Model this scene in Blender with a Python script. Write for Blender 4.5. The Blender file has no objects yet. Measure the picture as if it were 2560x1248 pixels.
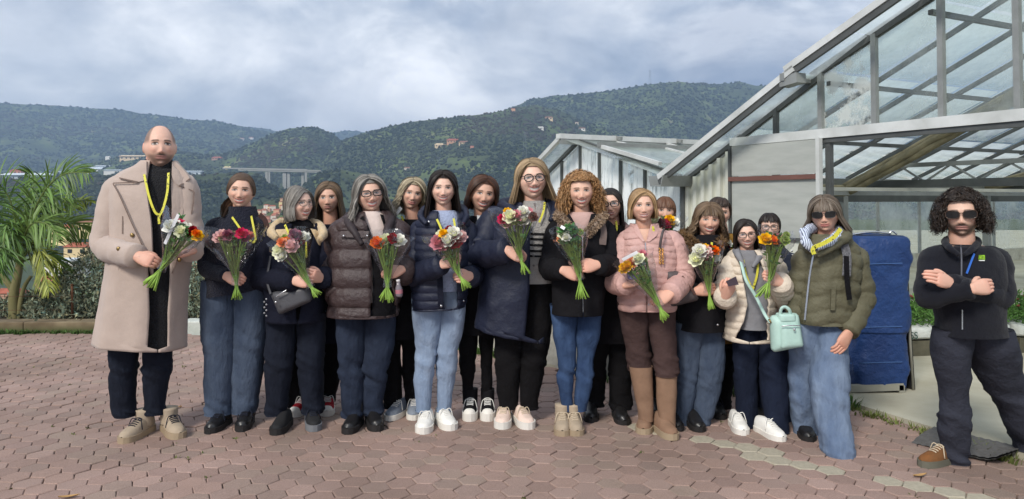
import bpy, math, random
import numpy as np
from mathutils import Vector, Matrix

random.seed(7)
rng = np.random.default_rng(7)
R = math.radians
sc = bpy.context.scene
col = sc.collection

# ------------------------------------------------------------------ camera
FOC, HCAM, PITCH, YHOR = 1850.0, 1.45, R(1.5), 498.0        # focal length in photo pixels, eye height
YPP = YHOR - FOC * math.tan(PITCH)                           # row of the optical axis
cam_d = bpy.data.cameras.new('camera')
cam_d.sensor_width = 36.0
cam_d.lens = 36.0 * FOC / 2560.0
cam_d.shift_y = -(624.0 - YPP) / 2560.0
cam_d.clip_start = 0.1
cam_d.clip_end = 30000.0
cam = bpy.data.objects.new('camera', cam_d)
cam.location = (0, 0, HCAM)
cam.rotation_euler = (R(90) + PITCH, 0, 0)
col.objects.link(cam)
sc.camera = cam

# ------------------------------------------------------------------ world: broken cloud over a Nishita sky
SUN_EL, SUN_AZ = R(40), R(-150)      # azimuth measured from +Y (away from the camera) towards +X
w = bpy.data.worlds.new('World')
sc.world = w
w.cycles.sampling_method = 'MANUAL'
w.cycles.sample_map_resolution = 512
w.use_nodes = True
nt = w.node_tree
nt.nodes.clear()
def wn(t, **k):
    n = nt.nodes.new(t)
    for a, b in k.items():
        setattr(n, a, b)
    return n
out = wn('ShaderNodeOutputWorld')
bg = wn('ShaderNodeBackground'); bg.inputs['Strength'].default_value = 0.1
sky = wn('ShaderNodeTexSky', sky_type='NISHITA')
sky.sun_disc = False; sky.sun_elevation = SUN_EL; sky.sun_rotation = SUN_AZ
sky.air_density = 1.0; sky.dust_density = 1.5; sky.ozone_density = 1.0
tc = wn('ShaderNodeTexCoord')
# clouds: noise over the view direction, flattened towards the horizon
mp = wn('ShaderNodeMapping'); mp.inputs['Location'].default_value = (8.5, 4.5, 1.6); mp.inputs['Scale'].default_value = (1.0, 1.0, 1.75)
nt.links.new(tc.outputs['Generated'], mp.inputs[0])
def wnoise(scale, detail, rough, dist, off=0.0):
    n = wn('ShaderNodeTexNoise', noise_dimensions='3D')
    n.inputs['Scale'].default_value = scale; n.inputs['Detail'].default_value = detail
    n.inputs['Roughness'].default_value = rough; n.inputs['Distortion'].default_value = dist
    ofs = wn('ShaderNodeVectorMath', operation='ADD'); ofs.inputs[1].default_value = (off * 3.7, off * 1.9, off)
    nt.links.new(mp.outputs[0], ofs.inputs[0]); nt.links.new(ofs.outputs[0], n.inputs['Vector'])
    return n
def wramp(src, stops):
    r = wn('ShaderNodeValToRGB')
    e = r.color_ramp.elements
    while len(e) < len(stops): e.new(0.5)
    for k, (p, c) in enumerate(stops):
        e[k].position = p; e[k].color = (c[0], c[1], c[2], 1)
    nt.links.new(src, r.inputs[0])
    return r
def wmix(fac, a, b):
    m = wn('ShaderNodeMix', data_type='RGBA')
    if fac is not None: nt.links.new(fac, m.inputs[0])
    nt.links.new(a, m.inputs[6]); nt.links.new(b, m.inputs[7])
    return m.outputs[2]
n1 = wnoise(2.1, 6, 0.55, 0.35, 2.0)
n2 = wnoise(4.6, 7, 0.58, 0.45, 5.0)
n3 = wnoise(1.2, 2, 0.5, 0.2, 9.0)
grey = wramp(n2.outputs['Fac'], [(0.38, (2.2, 2.8, 3.9)), (0.46, (3.9, 4.5, 5.6)), (0.54, (6.5, 6.9, 7.6)), (0.63, (11.0, 11.1, 11.3))])
deck = wramp(n1.outputs['Fac'], [(0.38, (2.0, 2.6, 3.8)), (0.46, (4.0, 4.7, 5.8)), (0.54, (7.2, 7.6, 8.2)), (0.62, (11.5, 11.6, 11.8))])
half = wn('ShaderNodeValue'); half.outputs[0].default_value = 0.55
cl = wmix(half.outputs[0], grey.outputs[0], deck.outputs[0])
cov = wramp(n3.outputs['Fac'], [(0.30, (0.80, 0.80, 0.80)), (0.46, (0.98, 0.98, 0.98)), (1.0, (1, 1, 1))])
nt.links.new(wmix(cov.outputs[0], sky.outputs[0], cl), bg.inputs['Color'])
nt.links.new(bg.outputs[0], out.inputs[0])

# ------------------------------------------------------------------ the sun behind thin cloud
sd = bpy.data.lights.new('sun', 'SUN')
sd.energy = 2.6
sd.angle = R(14)
sd.color = (1.0, 0.95, 0.87)
sun = bpy.data.objects.new('sun', sd)
to_sun = Vector((math.cos(SUN_EL) * math.sin(SUN_AZ), math.cos(SUN_EL) * math.cos(SUN_AZ), math.sin(SUN_EL)))
sun.rotation_euler = to_sun.to_track_quat('Z', 'Y').to_euler()
sun.location = to_sun * 40
col.objects.link(sun)

# ------------------------------------------------------------------ picture settings
sc.view_settings.view_transform = 'Standard'
sc.view_settings.look = 'None'
sc.view_settings.exposure = 0.36
sc.view_settings.gamma = 1.0
sc.view_settings.use_curve_mapping = False
sc.render.engine = 'CYCLES'
cy = sc.cycles
cy.use_denoising = True
try:
    cy.denoiser = 'OPENIMAGEDENOISE'
except Exception:
    pass
cy.max_bounces = 6; cy.diffuse_bounces = 3; cy.glossy_bounces = 3; cy.transmission_bounces = 4
cy.transparent_max_bounces = 24; cy.volume_bounces = 0
cy.caustics_reflective = False; cy.caustics_refractive = False
cy.sample_clamp_indirect = 6.0

# ------------------------------------------------------------------ pixels of the photograph -> places in the scene
SP, CP = math.sin(PITCH), math.cos(PITCH)
def ray(px, py):
    u = (px - 1280.0) / FOC; v = (YPP - py) / FOC
    return np.array((u, CP - v * SP, SP + v * CP))
def P(px, py, Y):
    """the point seen at pixel (px, py) that lies Y metres in front of the camera"""
    d = ray(px, py); k = Y / d[1]
    return np.array((d[0] * k, Y, HCAM + d[2] * k))
def G(px, py, z=0.0):
    """the point of the level z seen at that pixel"""
    d = ray(px, py); k = (z - HCAM) / d[2]
    return np.array((d[0] * k, d[1] * k, z))
def ppm(Y): return FOC / Y

# ------------------------------------------------------------------ numpy noise
def _hash(i, j, k, seed):
    h = (i.astype(np.int64) * 374761393 + j.astype(np.int64) * 668265263 + k.astype(np.int64) * 2147483647 + seed * 974711) & 0xFFFFFFFF
    h = ((h ^ (h >> 13)) * 1274126177) & 0xFFFFFFFF
    h = h ^ (h >> 16)
    return (h & 0xFFFFFF) / float(0xFFFFFF)
def vnoise(p, seed=0):
    p = np.asarray(p, float); i = np.floor(p).astype(np.int64); f = p - i; f = f * f * (3 - 2 * f)
    r = 0
    for a in (0, 1):
        for b in (0, 1):
            for c in (0, 1):
                wgt = (f[..., 0] if a else 1 - f[..., 0]) * (f[..., 1] if b else 1 - f[..., 1]) * (f[..., 2] if c else 1 - f[..., 2])
                r = r + wgt * _hash(i[..., 0] + a, i[..., 1] + b, i[..., 2] + c, seed)
    return r * 2 - 1
def fbm(p, seed=0, octs=3):
    p = np.asarray(p, float); r = 0; a = 0.6
    for o in range(octs):
        r = r + a * vnoise(p * (2.03 ** o), seed + o * 17); a *= 0.5
    return r

# ------------------------------------------------------------------ objects
def tag(o, label=None, cat=None, group=None, kind=None):
    if label: o['label'] = label
    if cat: o['category'] = cat
    if group: o['group'] = group
    if kind: o['kind'] = kind
    return o
def empty(name, loc, label=None, cat=None, group=None):
    o = bpy.data.objects.new(name, None); o.empty_display_size = 0.1
    o.location = Vector(loc); col.objects.link(o)
    return tag(o, label, cat, group)
def wloc(o):
    l = np.zeros(3)
    while o is not None:
        l = l + np.array(o.location); o = o.parent
    return l

class MB:
    """collects shapes; build() links them as one mesh object"""
    def __init__(s):
        s.v = []; s.f = []; s.m = []; s.c = []; s.n = 0; s.hascol = False
    def add(s, v, f, mi=0, c=None):
        v = np.asarray(v, float).reshape(-1, 3)
        s.v.append(v)
        for q in f: s.f.append(tuple(int(x) + s.n for x in q))
        s.m += [mi] * len(f)
        if c is None: cc = np.ones((len(v), 4))
        else:
            cc = np.ones((len(v), 4)); cc[:, :3] = np.asarray(c, float); s.hascol = True
        s.c.append(cc); s.n += len(v)
        return s
    def box(s, c, size, rz=0.0, mi=0, cc=None):
        hx, hy, hz = size[0] / 2, size[1] / 2, size[2] / 2
        v = np.array([(x, y, z) for z in (-hz, hz) for y in (-hy, hy) for x in (-hx, hx)])
        if rz:
            ca, sa = math.cos(rz), math.sin(rz)
            v = np.stack([v[:, 0] * ca - v[:, 1] * sa, v[:, 0] * sa + v[:, 1] * ca, v[:, 2]], 1)
        return s.add(v + np.asarray(c, float), BOXF, mi, cc)
    def beam(s, a, b, wd, ht, up=(0, 0, 1), mi=0, cc=None):
        a = np.asarray(a, float); b = np.asarray(b, float); t = b - a; t = t / max(np.linalg.norm(t), 1e-9)
        sd_ = np.cross(t, np.asarray(up, float))
        if np.linalg.norm(sd_) < 1e-6: sd_ = np.cross(t, (1, 0, 0))
        sd_ = sd_ / np.linalg.norm(sd_); u = np.cross(sd_, t)
        v = []
        for kz in (-ht / 2, ht / 2):
            for e in (a, b):
                for kx in (-wd / 2, wd / 2):
                    v.append(e + sd_ * kx + u * kz)
        return s.add(np.array(v), BOXF, mi, cc)
    def tube(s, path, rad, n=8, mi=0, cc=None, cap=True, flat=1.0, up=None):
        v, f = tube_vf(path, rad, n, cap, flat, up)
        return s.add(v, f, mi, cc)
    def ell(s, c, r, nu=12, nv=8, mi=0, cc=None, rot=None):
        v, f = ell_vf(nu, nv); v = v * np.asarray(r, float)
        if rot is not None: v = v @ np.asarray(rot).T
        return s.add(v + np.asarray(c, float), f, mi, cc)
    def quad(s, a, b, c, d, mi=0, cc=None):
        return s.add(np.array([a, b, c, d]), [(0, 1, 2, 3)], mi, cc)
    def prism(s, pts, thick_vec, mi=0, cc=None):
        """a flat outline given a thickness"""
        p = np.asarray(pts, float); n = len(p); t = np.asarray(thick_vec, float)
        f = [tuple(range(n)), tuple(range(2 * n - 1, n - 1, -1))] + [(i, i + n, (i + 1) % n + n, (i + 1) % n) for i in range(n)]
        return s.add(np.concatenate([p, p + t]), f, mi, cc)
    def build(s, name, mats, parent=None, smooth=True, loc=None, mods=None):
        if not isinstance(mats, (list, tuple)): mats = [mats]
        v = np.concatenate(s.v) if s.v else np.zeros((0, 3))
        off = wloc(parent) if parent is not None else np.zeros(3)
        if loc is not None: loc = np.asarray(loc, float)
        base = off if loc is None else loc
        me = bpy.data.meshes.new(name)
        me.from_pydata((v - base).tolist(), [], s.f)
        for m in mats: me.materials.append(m)
        if len(mats) > 1: me.polygons.foreach_set('material_index', np.array(s.m, np.int32))
        if smooth: me.polygons.foreach_set('use_smooth', np.ones(len(s.f), bool))
        if s.hascol:
            a = me.color_attributes.new('Col', 'FLOAT_COLOR', 'POINT')
            a.data.foreach_set('color', np.concatenate(s.c).astype(np.float32).ravel())
        me.update()
        o = bpy.data.objects.new(name, me); col.objects.link(o)
        if parent is not None:
            o.parent = parent
            if loc is not None: o.location = Vector(loc - off)
        elif loc is not None: o.location = Vector(loc)
        return o
BOXF = [(0, 2, 3, 1), (4, 5, 7, 6), (0, 1, 5, 4), (2, 6, 7, 3), (0, 4, 6, 2), (1, 3, 7, 5)]

def grid_f(nr, nc, closed=True, off=0):
    f = []
    m = nc if closed else nc - 1
    for i in range(nr - 1):
        for j in range(m):
            a = i * nc + j; b = i * nc + (j + 1) % nc
            f.append((a + off, b + off, b + nc + off, a + nc + off))
    return f
def ell_vf(nu=12, nv=8):
    th = np.linspace(0.0, math.pi, nv + 1); ph = np.linspace(0, 2 * math.pi, nu, endpoint=False)
    v = np.array([(math.sin(t) * math.cos(p), math.sin(t) * math.sin(p), math.cos(t)) for t in th for p in ph])
    return v, [q[::-1] for q in grid_f(nv + 1, nu)]
def frames(path, up=None):
    path = np.asarray(path, float); t = np.gradient(path, axis=0)
    t = t / np.maximum(np.linalg.norm(t, axis=1, keepdims=True), 1e-9)
    u0 = np.array((0, 0, 1.0)) if up is None else np.asarray(up, float)
    if abs(np.dot(t[0], u0)) > 0.95 * np.linalg.norm(u0): u0 = np.array((0, 1.0, 0))
    A = []; B = []
    a = np.cross(t[0], u0); a /= np.linalg.norm(a)
    for k in range(len(path)):
        a = a - t[k] * np.dot(a, t[k]); a /= max(np.linalg.norm(a), 1e-9)
        A.append(a); B.append(np.cross(a, t[k]))
    return t, np.array(A), np.array(B)
def tube_vf(path, rad, n=8, cap=True, flat=1.0, up=None):
    path = np.asarray(path, float); rad = np.broadcast_to(np.asarray(rad, float), (len(path),))
    t, A, B = frames(path, up)
    an = np.linspace(0, 2 * math.pi, n, endpoint=False)
    v = (path[:, None, :] + rad[:, None, None] * (np.cos(an)[None, :, None] * A[:, None, :] + flat * np.sin(an)[None, :, None] * B[:, None, :])).reshape(-1, 3)
    f = grid_f(len(path), n)
    if cap:
        f.append(tuple(range(n))[::-1]); f.append(tuple(range((len(path) - 1) * n, len(path) * n)))
    return v, f
def spline(pts, n, closed=False):
    """Catmull-Rom through the points (any dimension)"""
    p = np.asarray(pts, float)
    if len(p) < 3:
        t = np.linspace(0, 1, n)[:, None]; return p[0] * (1 - t) + p[-1] * t
    q = np.concatenate([2 * p[:1] - p[1:2], p, 2 * p[-1:] - p[-2:-1]])
    ts = np.linspace(0, len(p) - 1 - 1e-9, n); k = ts.astype(int); t = (ts - k)[:, None]
    p0, p1, p2, p3 = q[k], q[k + 1], q[k + 2], q[k + 3]
    return 0.5 * ((2 * p1) + (-p0 + p2) * t + (2 * p0 - 5 * p1 + 4 * p2 - p3) * t ** 2 + (-p0 + 3 * p1 - 3 * p2 + p3) * t ** 3)
def smooth01(x): 
    x = np.clip(x, 0, 1); return x * x * (3 - 2 * x)

# ------------------------------------------------------------------ materials
MATS = {}
def nodes_of(name):
    m = bpy.data.materials.new(name); m.use_nodes = True
    return m, m.node_tree, m.node_tree.nodes['Principled BSDF']
def L(t, a, b): t.links.new(a, b)
def srgb(r, g, b):
    f = lambda c: (c / 255.0) / 12.92 if c / 255.0 <= 0.04045 else (((c / 255.0) + 0.055) / 1.055) ** 2.4
    return (f(r), f(g), f(b))
def mat(name, c, rough=0.8, var=0.12, scale=6.0, bump=0.0, bscale=30.0, metal=0.0, spec=0.3, sheen=0.0, c2=None, vcol=False, bdist=0.01, stretch=None, coat=0.0):
    """plain procedural surface: colour with noise, optional relief"""
    if name in MATS: return MATS[name]
    m, t, b = nodes_of(name)
    N = t.nodes.new
    co = N('ShaderNodeTexCoord'); src = co.outputs['Object']
    if stretch:
        mpn = N('ShaderNodeMapping'); mpn.inputs['Scale'].default_value = stretch; L(t, src, mpn.inputs[0]); src = mpn.outputs[0]
    no = N('ShaderNodeTexNoise'); no.inputs['Scale'].default_value = scale; no.inputs['Detail'].default_value = 5; no.inputs['Roughness'].default_value = 0.6
    L(t, src, no.inputs['Vector'])
    rp = N('ShaderNodeValToRGB'); e = rp.color_ramp.elements
    e[0].position = 0.3; e[1].position = 0.7
    if c2 is None: c2 = tuple(x * (1 + var) for x in c); c1 = tuple(x * (1 - var) for x in c)
    else: c1 = c
    e[0].color = (*c1, 1); e[1].color = (*c2, 1)
    L(t, no.outputs['Fac'], rp.inputs[0])
    cs = rp.outputs[0]
    if vcol:
        at = N('ShaderNodeAttribute'); at.attribute_name = 'Col'
        mx = N('ShaderNodeMix'); mx.data_type = 'RGBA'; mx.blend_type = 'MULTIPLY'; mx.inputs[0].default_value = 1.0
        L(t, cs, mx.inputs[6]); L(t, at.outputs['Color'], mx.inputs[7]); cs = mx.outputs[2]
    L(t, cs, b.inputs['Base Color'])
    b.inputs['Roughness'].default_value = rough; b.inputs['Metallic'].default_value = metal
    b.inputs['Specular IOR Level'].default_value = spec
    if sheen:
        b.inputs['Sheen Weight'].default_value = sheen; b.inputs['Sheen Roughness'].default_value = 0.6
    if coat: b.inputs['Coat Weight'].default_value = coat
    if bump:
        nb = N('ShaderNodeTexNoise'); nb.inputs['Scale'].default_value = bscale; nb.inputs['Detail'].default_value = 6; nb.inputs['Roughness'].default_value = 0.62
        L(t, src, nb.inputs['Vector'])
        bp = N('ShaderNodeBump'); bp.inputs['Strength'].default_value = bump; bp.inputs['Distance'].default_value = bdist
        L(t, nb.outputs['Fac'], bp.inputs['Height']); L(t, bp.outputs[0], b.inputs['Normal'])
    MATS[name] = m
    return m
def glass(name, tint, dirt=0.15, dirt_col=(0.6, 0.62, 0.58), refl=0.10, scale=3.0, lo=0.35, hi=0.75, stretch=None, rough=0.06, tl_share=0.55):
    """thin sheet: clear with a sky reflection, dusty in patches"""
    if name in MATS: return MATS[name]
    m, t, b = nodes_of(name); t.nodes.remove(b)
    N = t.nodes.new; o = t.nodes['Material Output']
    tr = N('ShaderNodeBsdfTransparent'); tr.inputs[0].default_value = (*tint, 1)
    gl = N('ShaderNodeBsdfGlossy'); gl.inputs['Roughness'].default_value = rough; gl.inputs['Color'].default_value = (0.9, 0.93, 0.95, 1)
    fr = N('ShaderNodeLayerWeight'); fr.inputs['Blend'].default_value = 0.5
    pw = N('ShaderNodeMath'); pw.operation = 'POWER'; pw.inputs[1].default_value = 4.0; L(t, fr.outputs['Facing'], pw.inputs[0])
    ad = N('ShaderNodeMath'); ad.operation = 'MULTIPLY_ADD'; ad.inputs[1].default_value = 0.6; ad.inputs[2].default_value = refl; ad.use_clamp = True; L(t, pw.outputs[0], ad.inputs[0])
    m1 = N('ShaderNodeMixShader'); L(t, ad.outputs[0], m1.inputs[0]); L(t, tr.outputs[0], m1.inputs[1]); L(t, gl.outputs[0], m1.inputs[2])
    df = N('ShaderNodeBsdfDiffuse'); df.inputs[0].default_value = (*dirt_col, 1)
    tl = N('ShaderNodeBsdfTranslucent'); tl.inputs[0].default_value = (*dirt_col, 1)
    m0 = N('ShaderNodeMixShader'); m0.inputs[0].default_value = tl_share; L(t, df.outputs[0], m0.inputs[1]); L(t, tl.outputs[0], m0.inputs[2])
    co = N('ShaderNodeTexCoord'); src = co.outputs['Object']
    if stretch:
        mpn = N('ShaderNodeMapping'); mpn.inputs['Scale'].default_value = stretch; L(t, src, mpn.inputs[0]); src = mpn.outputs[0]
    no = N('ShaderNodeTexNoise'); no.inputs['Scale'].default_value = scale; no.inputs['Detail'].default_value = 8; no.inputs['Roughness'].default_value = 0.65
    L(t, src, no.inputs['Vector'])
    mr = N('ShaderNodeMapRange'); mr.inputs['From Min'].default_value = lo; mr.inputs['From Max'].default_value = hi
    mr.inputs['To Min'].default_value = dirt * 0.3; mr.inputs['To Max'].default_value = min(1.0, dirt * 2.0)
    L(t, no.outputs['Fac'], mr.inputs['Value'])
    m2 = N('ShaderNodeMixShader'); L(t, mr.outputs[0], m2.inputs[0]); L(t, m1.outputs[0], m2.inputs[1]); L(t, m0.outputs[0], m2.inputs[2])
    L(t, m2.outputs[0], o.inputs[0])
    MATS[name] = m
    return m

# ================================================================== land: terrace, valley, hills
HILLS = [  # ridge distance, front width, back width, skyline pixels of the photograph
    (4300, 800, 900, [(-900, 420), (300, 360), (500, 335), (575, 326), (620, 315), (660, 321), (690, 327), (770, 331), (830, 330), (868, 325), (930, 333), (1010, 344), (1200, 380), (1700, 430), (3500, 460)]),
    (3300, 1500, 1200, [(-2200, 330), (-900, 270), (-300, 252), (0, 257), (60, 262), (150, 264), (230, 271), (300, 274), (350, 283), (400, 288), (470, 297), (540, 302), (600, 315), (660, 327), (720, 337), (800, 352), (900, 382), (1050, 430), (1400, 500), (4800, 540)]),
    (1900, 800, 900, [(-2200, 470), (-300, 452), (60, 446), (180, 424), (260, 398), (330, 388), (400, 372), (450, 376), (500, 386), (560, 384), (620, 362), (680, 334), (720, 321), (770, 316), (800, 320), (830, 334), (850, 348), (880, 372), (920, 402), (1000, 442), (1150, 490), (1500, 540), (4800, 560)]),
    (1550, 850, 900, [(-2200, 560), (560, 500), (700, 478), (760, 442), (800, 412), (840, 362), (870, 345), (900, 335), (950, 322), (1020, 306), (1100, 296), (1180, 288), (1250, 279), (1290, 268), (1340, 262), (1400, 276), (1450, 298), (1500, 318), (1600, 352), (1700, 392), (1900, 440), (2300, 470), (4800, 500)]),
    (2350, 1000, 1300, [(-2200, 560), (900, 420), (1100, 342), (1200, 302), (1280, 267), (1330, 246), (1390, 238), (1440, 235), (1540, 224), (1600, 214), (1650, 207), (1700, 203), (1760, 208), (1800, 210), (1850, 204), (1890, 212), (1960, 214), (2050, 222), (2200, 240), (2560, 262), (3200, 300), (4800, 380)]),
    (900, 330, 1800, [(-2200, 440), (-100, 432), (0, 433), (200, 436), (400, 440), (500, 436), (600, 431), (632, 431), (655, 446), (680, 462), (712, 476), (750, 470), (780, 446), (800, 432), (850, 424), (950, 440), (1100, 474), (1400, 500), (4800, 540)]),
    (640, 150, 160, [(-2200, 640), (520, 580), (600, 536), (640, 512), (690, 497), (730, 492), (770, 497), (820, 512), (880, 535), (1000, 580), (4800, 640)]),
]
NX, NY = 620, 230
gx = np.concatenate([np.linspace(-2600, -250, 50, endpoint=False), np.linspace(-250, 2300, 500, endpoint=False), np.linspace(2300, 5200, NX - 550)])
gy = np.concatenate([np.linspace(0.4, 14, 22, endpoint=False), np.geomspace(14, 400, 60, endpoint=False), np.geomspace(400, 5800, NY - 82)])
PX, YY = np.meshgrid(gx, gy, indexing='ij')
XX = (PX - 1280) / FOC * YY
edge = 8.55 + 50 * smooth01((PX - 1050) / 250)
dn = np.maximum(YY - edge, 0)
zb = -0.12 - 2.4 * smooth01(dn / 3.0) - 0.13 * np.maximum(dn - 2, 0)
zb = np.maximum(zb, -60 + 8 * fbm(np.stack([XX / 300, YY / 300, 0 * XX], -1), 3))
zb = np.where(dn > 0, zb + np.minimum(dn * 0.02, 3.0) * fbm(np.stack([XX / 40, YY / 40, 0 * XX], -1), 4), zb)
ZZ = zb.copy()
for k, (yi, wi, wb, sky_px) in enumerate(HILLS):
    xs, ys = zip(*sky_px)
    nz = vnoise(np.stack([gx / 240, 0 * gx, 0 * gx + k], -1), 11 + k) * 0.05 + 1.0
    Yi = yi * nz
    sl = np.interp(gx, xs, ys)
    zr = np.array([P(a, b, c)[2] for a, b, c in zip(gx, sl, Yi)])
    t = (YY - (Yi - wi)[:, None]) / wi
    t2 = (YY - Yi[:, None]) / wb
    rise = smooth01(t) * 0.55 + np.clip(t, 0, 1) * 0.45
    fall = 1 - smooth01(t2)
    rough_n = fbm(np.stack([XX / (wi * 0.30), YY / (wi * 0.42), 0 * XX], -1), 31 + k, 4)
    cut = np.clip(t, 0, 1) * (1 - np.clip(t, 0, 1)) * 4
    h = -62 + (zr[:, None] + 62) * np.where(t2 > 0, fall, rise) - (zr[:, None] + 62) * 0.16 * cut * (rough_n + 0.25)
    ZZ = np.maximum(ZZ, np.where(t > 0, h, -1e3))
LAND = np.stack([XX, YY, ZZ], -1)
m_land, t_, b_ = nodes_of('hill_ground')
N = t_.nodes.new
co = N('ShaderNodeTexCoord')
na = N('ShaderNodeTexNoise'); na.inputs['Scale'].default_value = 0.012; na.inputs['Detail'].default_value = 8; na.inputs['Roughness'].default_value = 0.62; L(t_, co.outputs['Object'], na.inputs['Vector'])
ra = N('ShaderNodeValToRGB'); e = ra.color_ramp.elements
e[0].position = 0.36; e[0].color = (0.045, 0.060, 0.030, 1); e[1].position = 0.70; e[1].color = (0.21, 0.19, 0.12, 1)
e2 = e.new(0.52); e2.color = (0.07, 0.09, 0.045, 1); e3 = e.new(0.62); e3.color = (0.115, 0.155, 0.05, 1)
L(t_, na.outputs['Fac'], ra.inputs[0]); L(t_, ra.outputs[0], b_.inputs['Base Color'])
b_.inputs['Roughness'].default_value = 0.95; b_.inputs['Specular IOR Level'].default_value = 0.1
me = bpy.data.meshes.new('terrain')
v = LAND.reshape(-1, 3)
idx = np.arange(NX * NY).reshape(NX, NY)
q = np.stack([idx[:-1, :-1], idx[1:, :-1], idx[1:, 1:], idx[:-1, 1:]], -1).reshape(-1, 4)
def fast_mesh(name, v, q, mats, cols=None, smooth=True):
    me = bpy.data.meshes.new(name)
    v = np.ascontiguousarray(v, np.float32); q = np.ascontiguousarray(q, np.int32); k = q.shape[1]
    me.vertices.add(len(v)); me.vertices.foreach_set('co', v.ravel())
    me.loops.add(q.size); me.loops.foreach_set('vertex_index', q.ravel())
    me.polygons.add(len(q)); me.polygons.foreach_set('loop_start', np.arange(0, q.size, k, dtype=np.int32))
    for m in (mats if isinstance(mats, (list, tuple)) else [mats]): me.materials.append(m)
    me.polygons.foreach_set('use_smooth', np.full(len(q), smooth))
    if cols is not None:
        a = me.color_attributes.new('Col', 'FLOAT_COLOR', 'POINT')
        c4 = np.ones((len(v), 4), np.float32); c4[:, :3] = cols
        a.data.foreach_set('color', c4.ravel())
    me.update(calc_edges=True); me.validate()
    o = bpy.data.objects.new(name, me); col.objects.link(o)
    return o
land = tag(fast_mesh('terrain', v, q, m_land), kind='structure')
# what of the land the camera sees
SL = np.maximum.accumulate((ZZ - HCAM) / YY, axis=1)
def seen(px, py):
    """the place on the land that shows at that pixel"""
    d = ray(px, py); e_ = d[2] / d[1]
    fi = np.interp(px, gx, np.arange(NX)); i = int(round(fi))
    j = int(np.searchsorted(SL[i], e_))
    if j >= NY: return None
    j = max(j, 1)
    a, b = SL[i, j - 1], SL[i, j]
    t = 0 if b <= a else (e_ - a) / (b - a)
    Y = gy[j - 1] * (1 - t) + gy[j] * t
    p = P(px, py, Y)
    return p

# ------------------------------------------------------------------ woods on the hills, one crown at a time
ico_v = []
ph = (1 + 5 ** 0.5) / 2
for a in (-1, 1):
    for b in (-ph, ph):
        ico_v += [(0, a, b), (a, b, 0), (b, 0, a)]
ico_v = np.array(ico_v) / math.sqrt(1 + ph * ph)
ico_f = []
for i in range(12):
    for j in range(i + 1, 12):
        for k in range(j + 1, 12):
            dd = [np.linalg.norm(ico_v[x] - ico_v[y]) for x, y in ((i, j), (j, k), (i, k))]
            if max(dd) < 1.1:
                nrm = np.cross(ico_v[j] - ico_v[i], ico_v[k] - ico_v[i])
                ico_f.append((i, j, k) if np.dot(nrm, ico_v[i]) > 0 else (i, k, j))
ico_f = np.array(ico_f)
NT = 40000
tpx = rng.uniform(-140, 2640, NT); sky_i = np.interp(tpx, gx, SL.max(axis=1))
sky_py = YHOR - sky_i * FOC
tpy = sky_py + 1.0 + (np.where(tpx < 900, 640, 600) - sky_py) * rng.random(NT) ** 1.05
ci = np.clip(np.round(np.interp(tpx, gx, np.arange(NX))).astype(int), 0, NX - 1)
u_ = (tpx - 1280) / FOC; v_ = (YPP - tpy) / FOC
e_t = (SP + v_ * CP) / (CP - v_ * SP)
tj = np.array([np.searchsorted(SL[a], b) for a, b in zip(ci, e_t)])
ok = (tj < NY) & (tj > 0); tj = np.clip(tj, 1, NY - 1)
s0, s1 = SL[ci, tj - 1], SL[ci, tj]
tt = np.clip((e_t - s0) / np.maximum(s1 - s0, 1e-9), 0, 1)
tY = gy[tj - 1] * (1 - tt) + gy[tj] * tt
pts = np.stack([u_ / (CP - v_ * SP) * tY, tY, HCAM + e_t * tY], -1)
bare = fbm(np.stack([pts[:, 0] / 130, pts[:, 1] / 170, 0 * tY + 0.3], -1), 77, 3)
lim = np.full(NT, 0.30)
lim[(tpx > 850) & (tpx < 1500) & (tY < 1500)] = 0.10
lim[(tpx < 640) & (tpy > 400) & (tpy < 450)] = -0.05
lim[(tpx < 140) & (tpy > 355) & (tpy < 382)] = -0.1
ok &= (tY > 90) & ~((bare > lim) & (rng.random(NT) < 0.8)) & ~((tpx > 628) & (tpx < 862) & (tpy > 497) & (rng.random(NT) < 0.93))
tone = fbm(np.stack([pts[:, 0] / 260, pts[:, 1] / 260, 0 * tY + 1.7], -1), 91, 3)
cols_ = np.where((tone > 0.18)[:, None], (0.064, 0.060, 0.050), np.where((tone > -0.05)[:, None], (0.046, 0.058, 0.044), (0.030, 0.042, 0.032)))
cols_ = np.where((rng.random(NT) < 0.12)[:, None], (0.068, 0.086, 0.060), cols_) * rng.uniform(0.65, 1.25, (NT, 1))
rad = np.maximum(rng.uniform(1.3, 3.2, NT), rng.uniform(2.2, 4.2, NT) * tY / FOC)
pts[:, 2] += rad * 0.25
pts = pts[ok]; rad = rad[ok]; cols_ = cols_[ok]
nt_ = len(pts)
base = np.repeat(ico_v[None], nt_, 0) * (1 + 0.35 * rng.uniform(-1, 1, (nt_, 12, 1)))
base = base * rad[:, None, None] * np.stack([rng.uniform(0.8, 1.2, nt_), rng.uniform(0.8, 1.2, nt_), rng.uniform(0.7, 1.15, nt_)], -1)[:, None, :]
vv = (base + pts[:, None, :]).reshape(-1, 3)
ff = (ico_f[None] + (np.arange(nt_) * 12)[:, None, None]).reshape(-1, 3)
vc = np.repeat(cols_, 12, 0) * rng.uniform(0.85, 1.15, (nt_ * 12, 1))
m_wood = mat('woodland', (1, 1, 1), rough=0.95, var=0.0, vcol=True, spec=0.08)
wood = fast_mesh('forest', vv, ff, m_wood, vc, smooth=False)
tag(wood, 'dark green woods and olive groves covering the hillsides across the valley', 'woods', kind='stuff')

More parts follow.
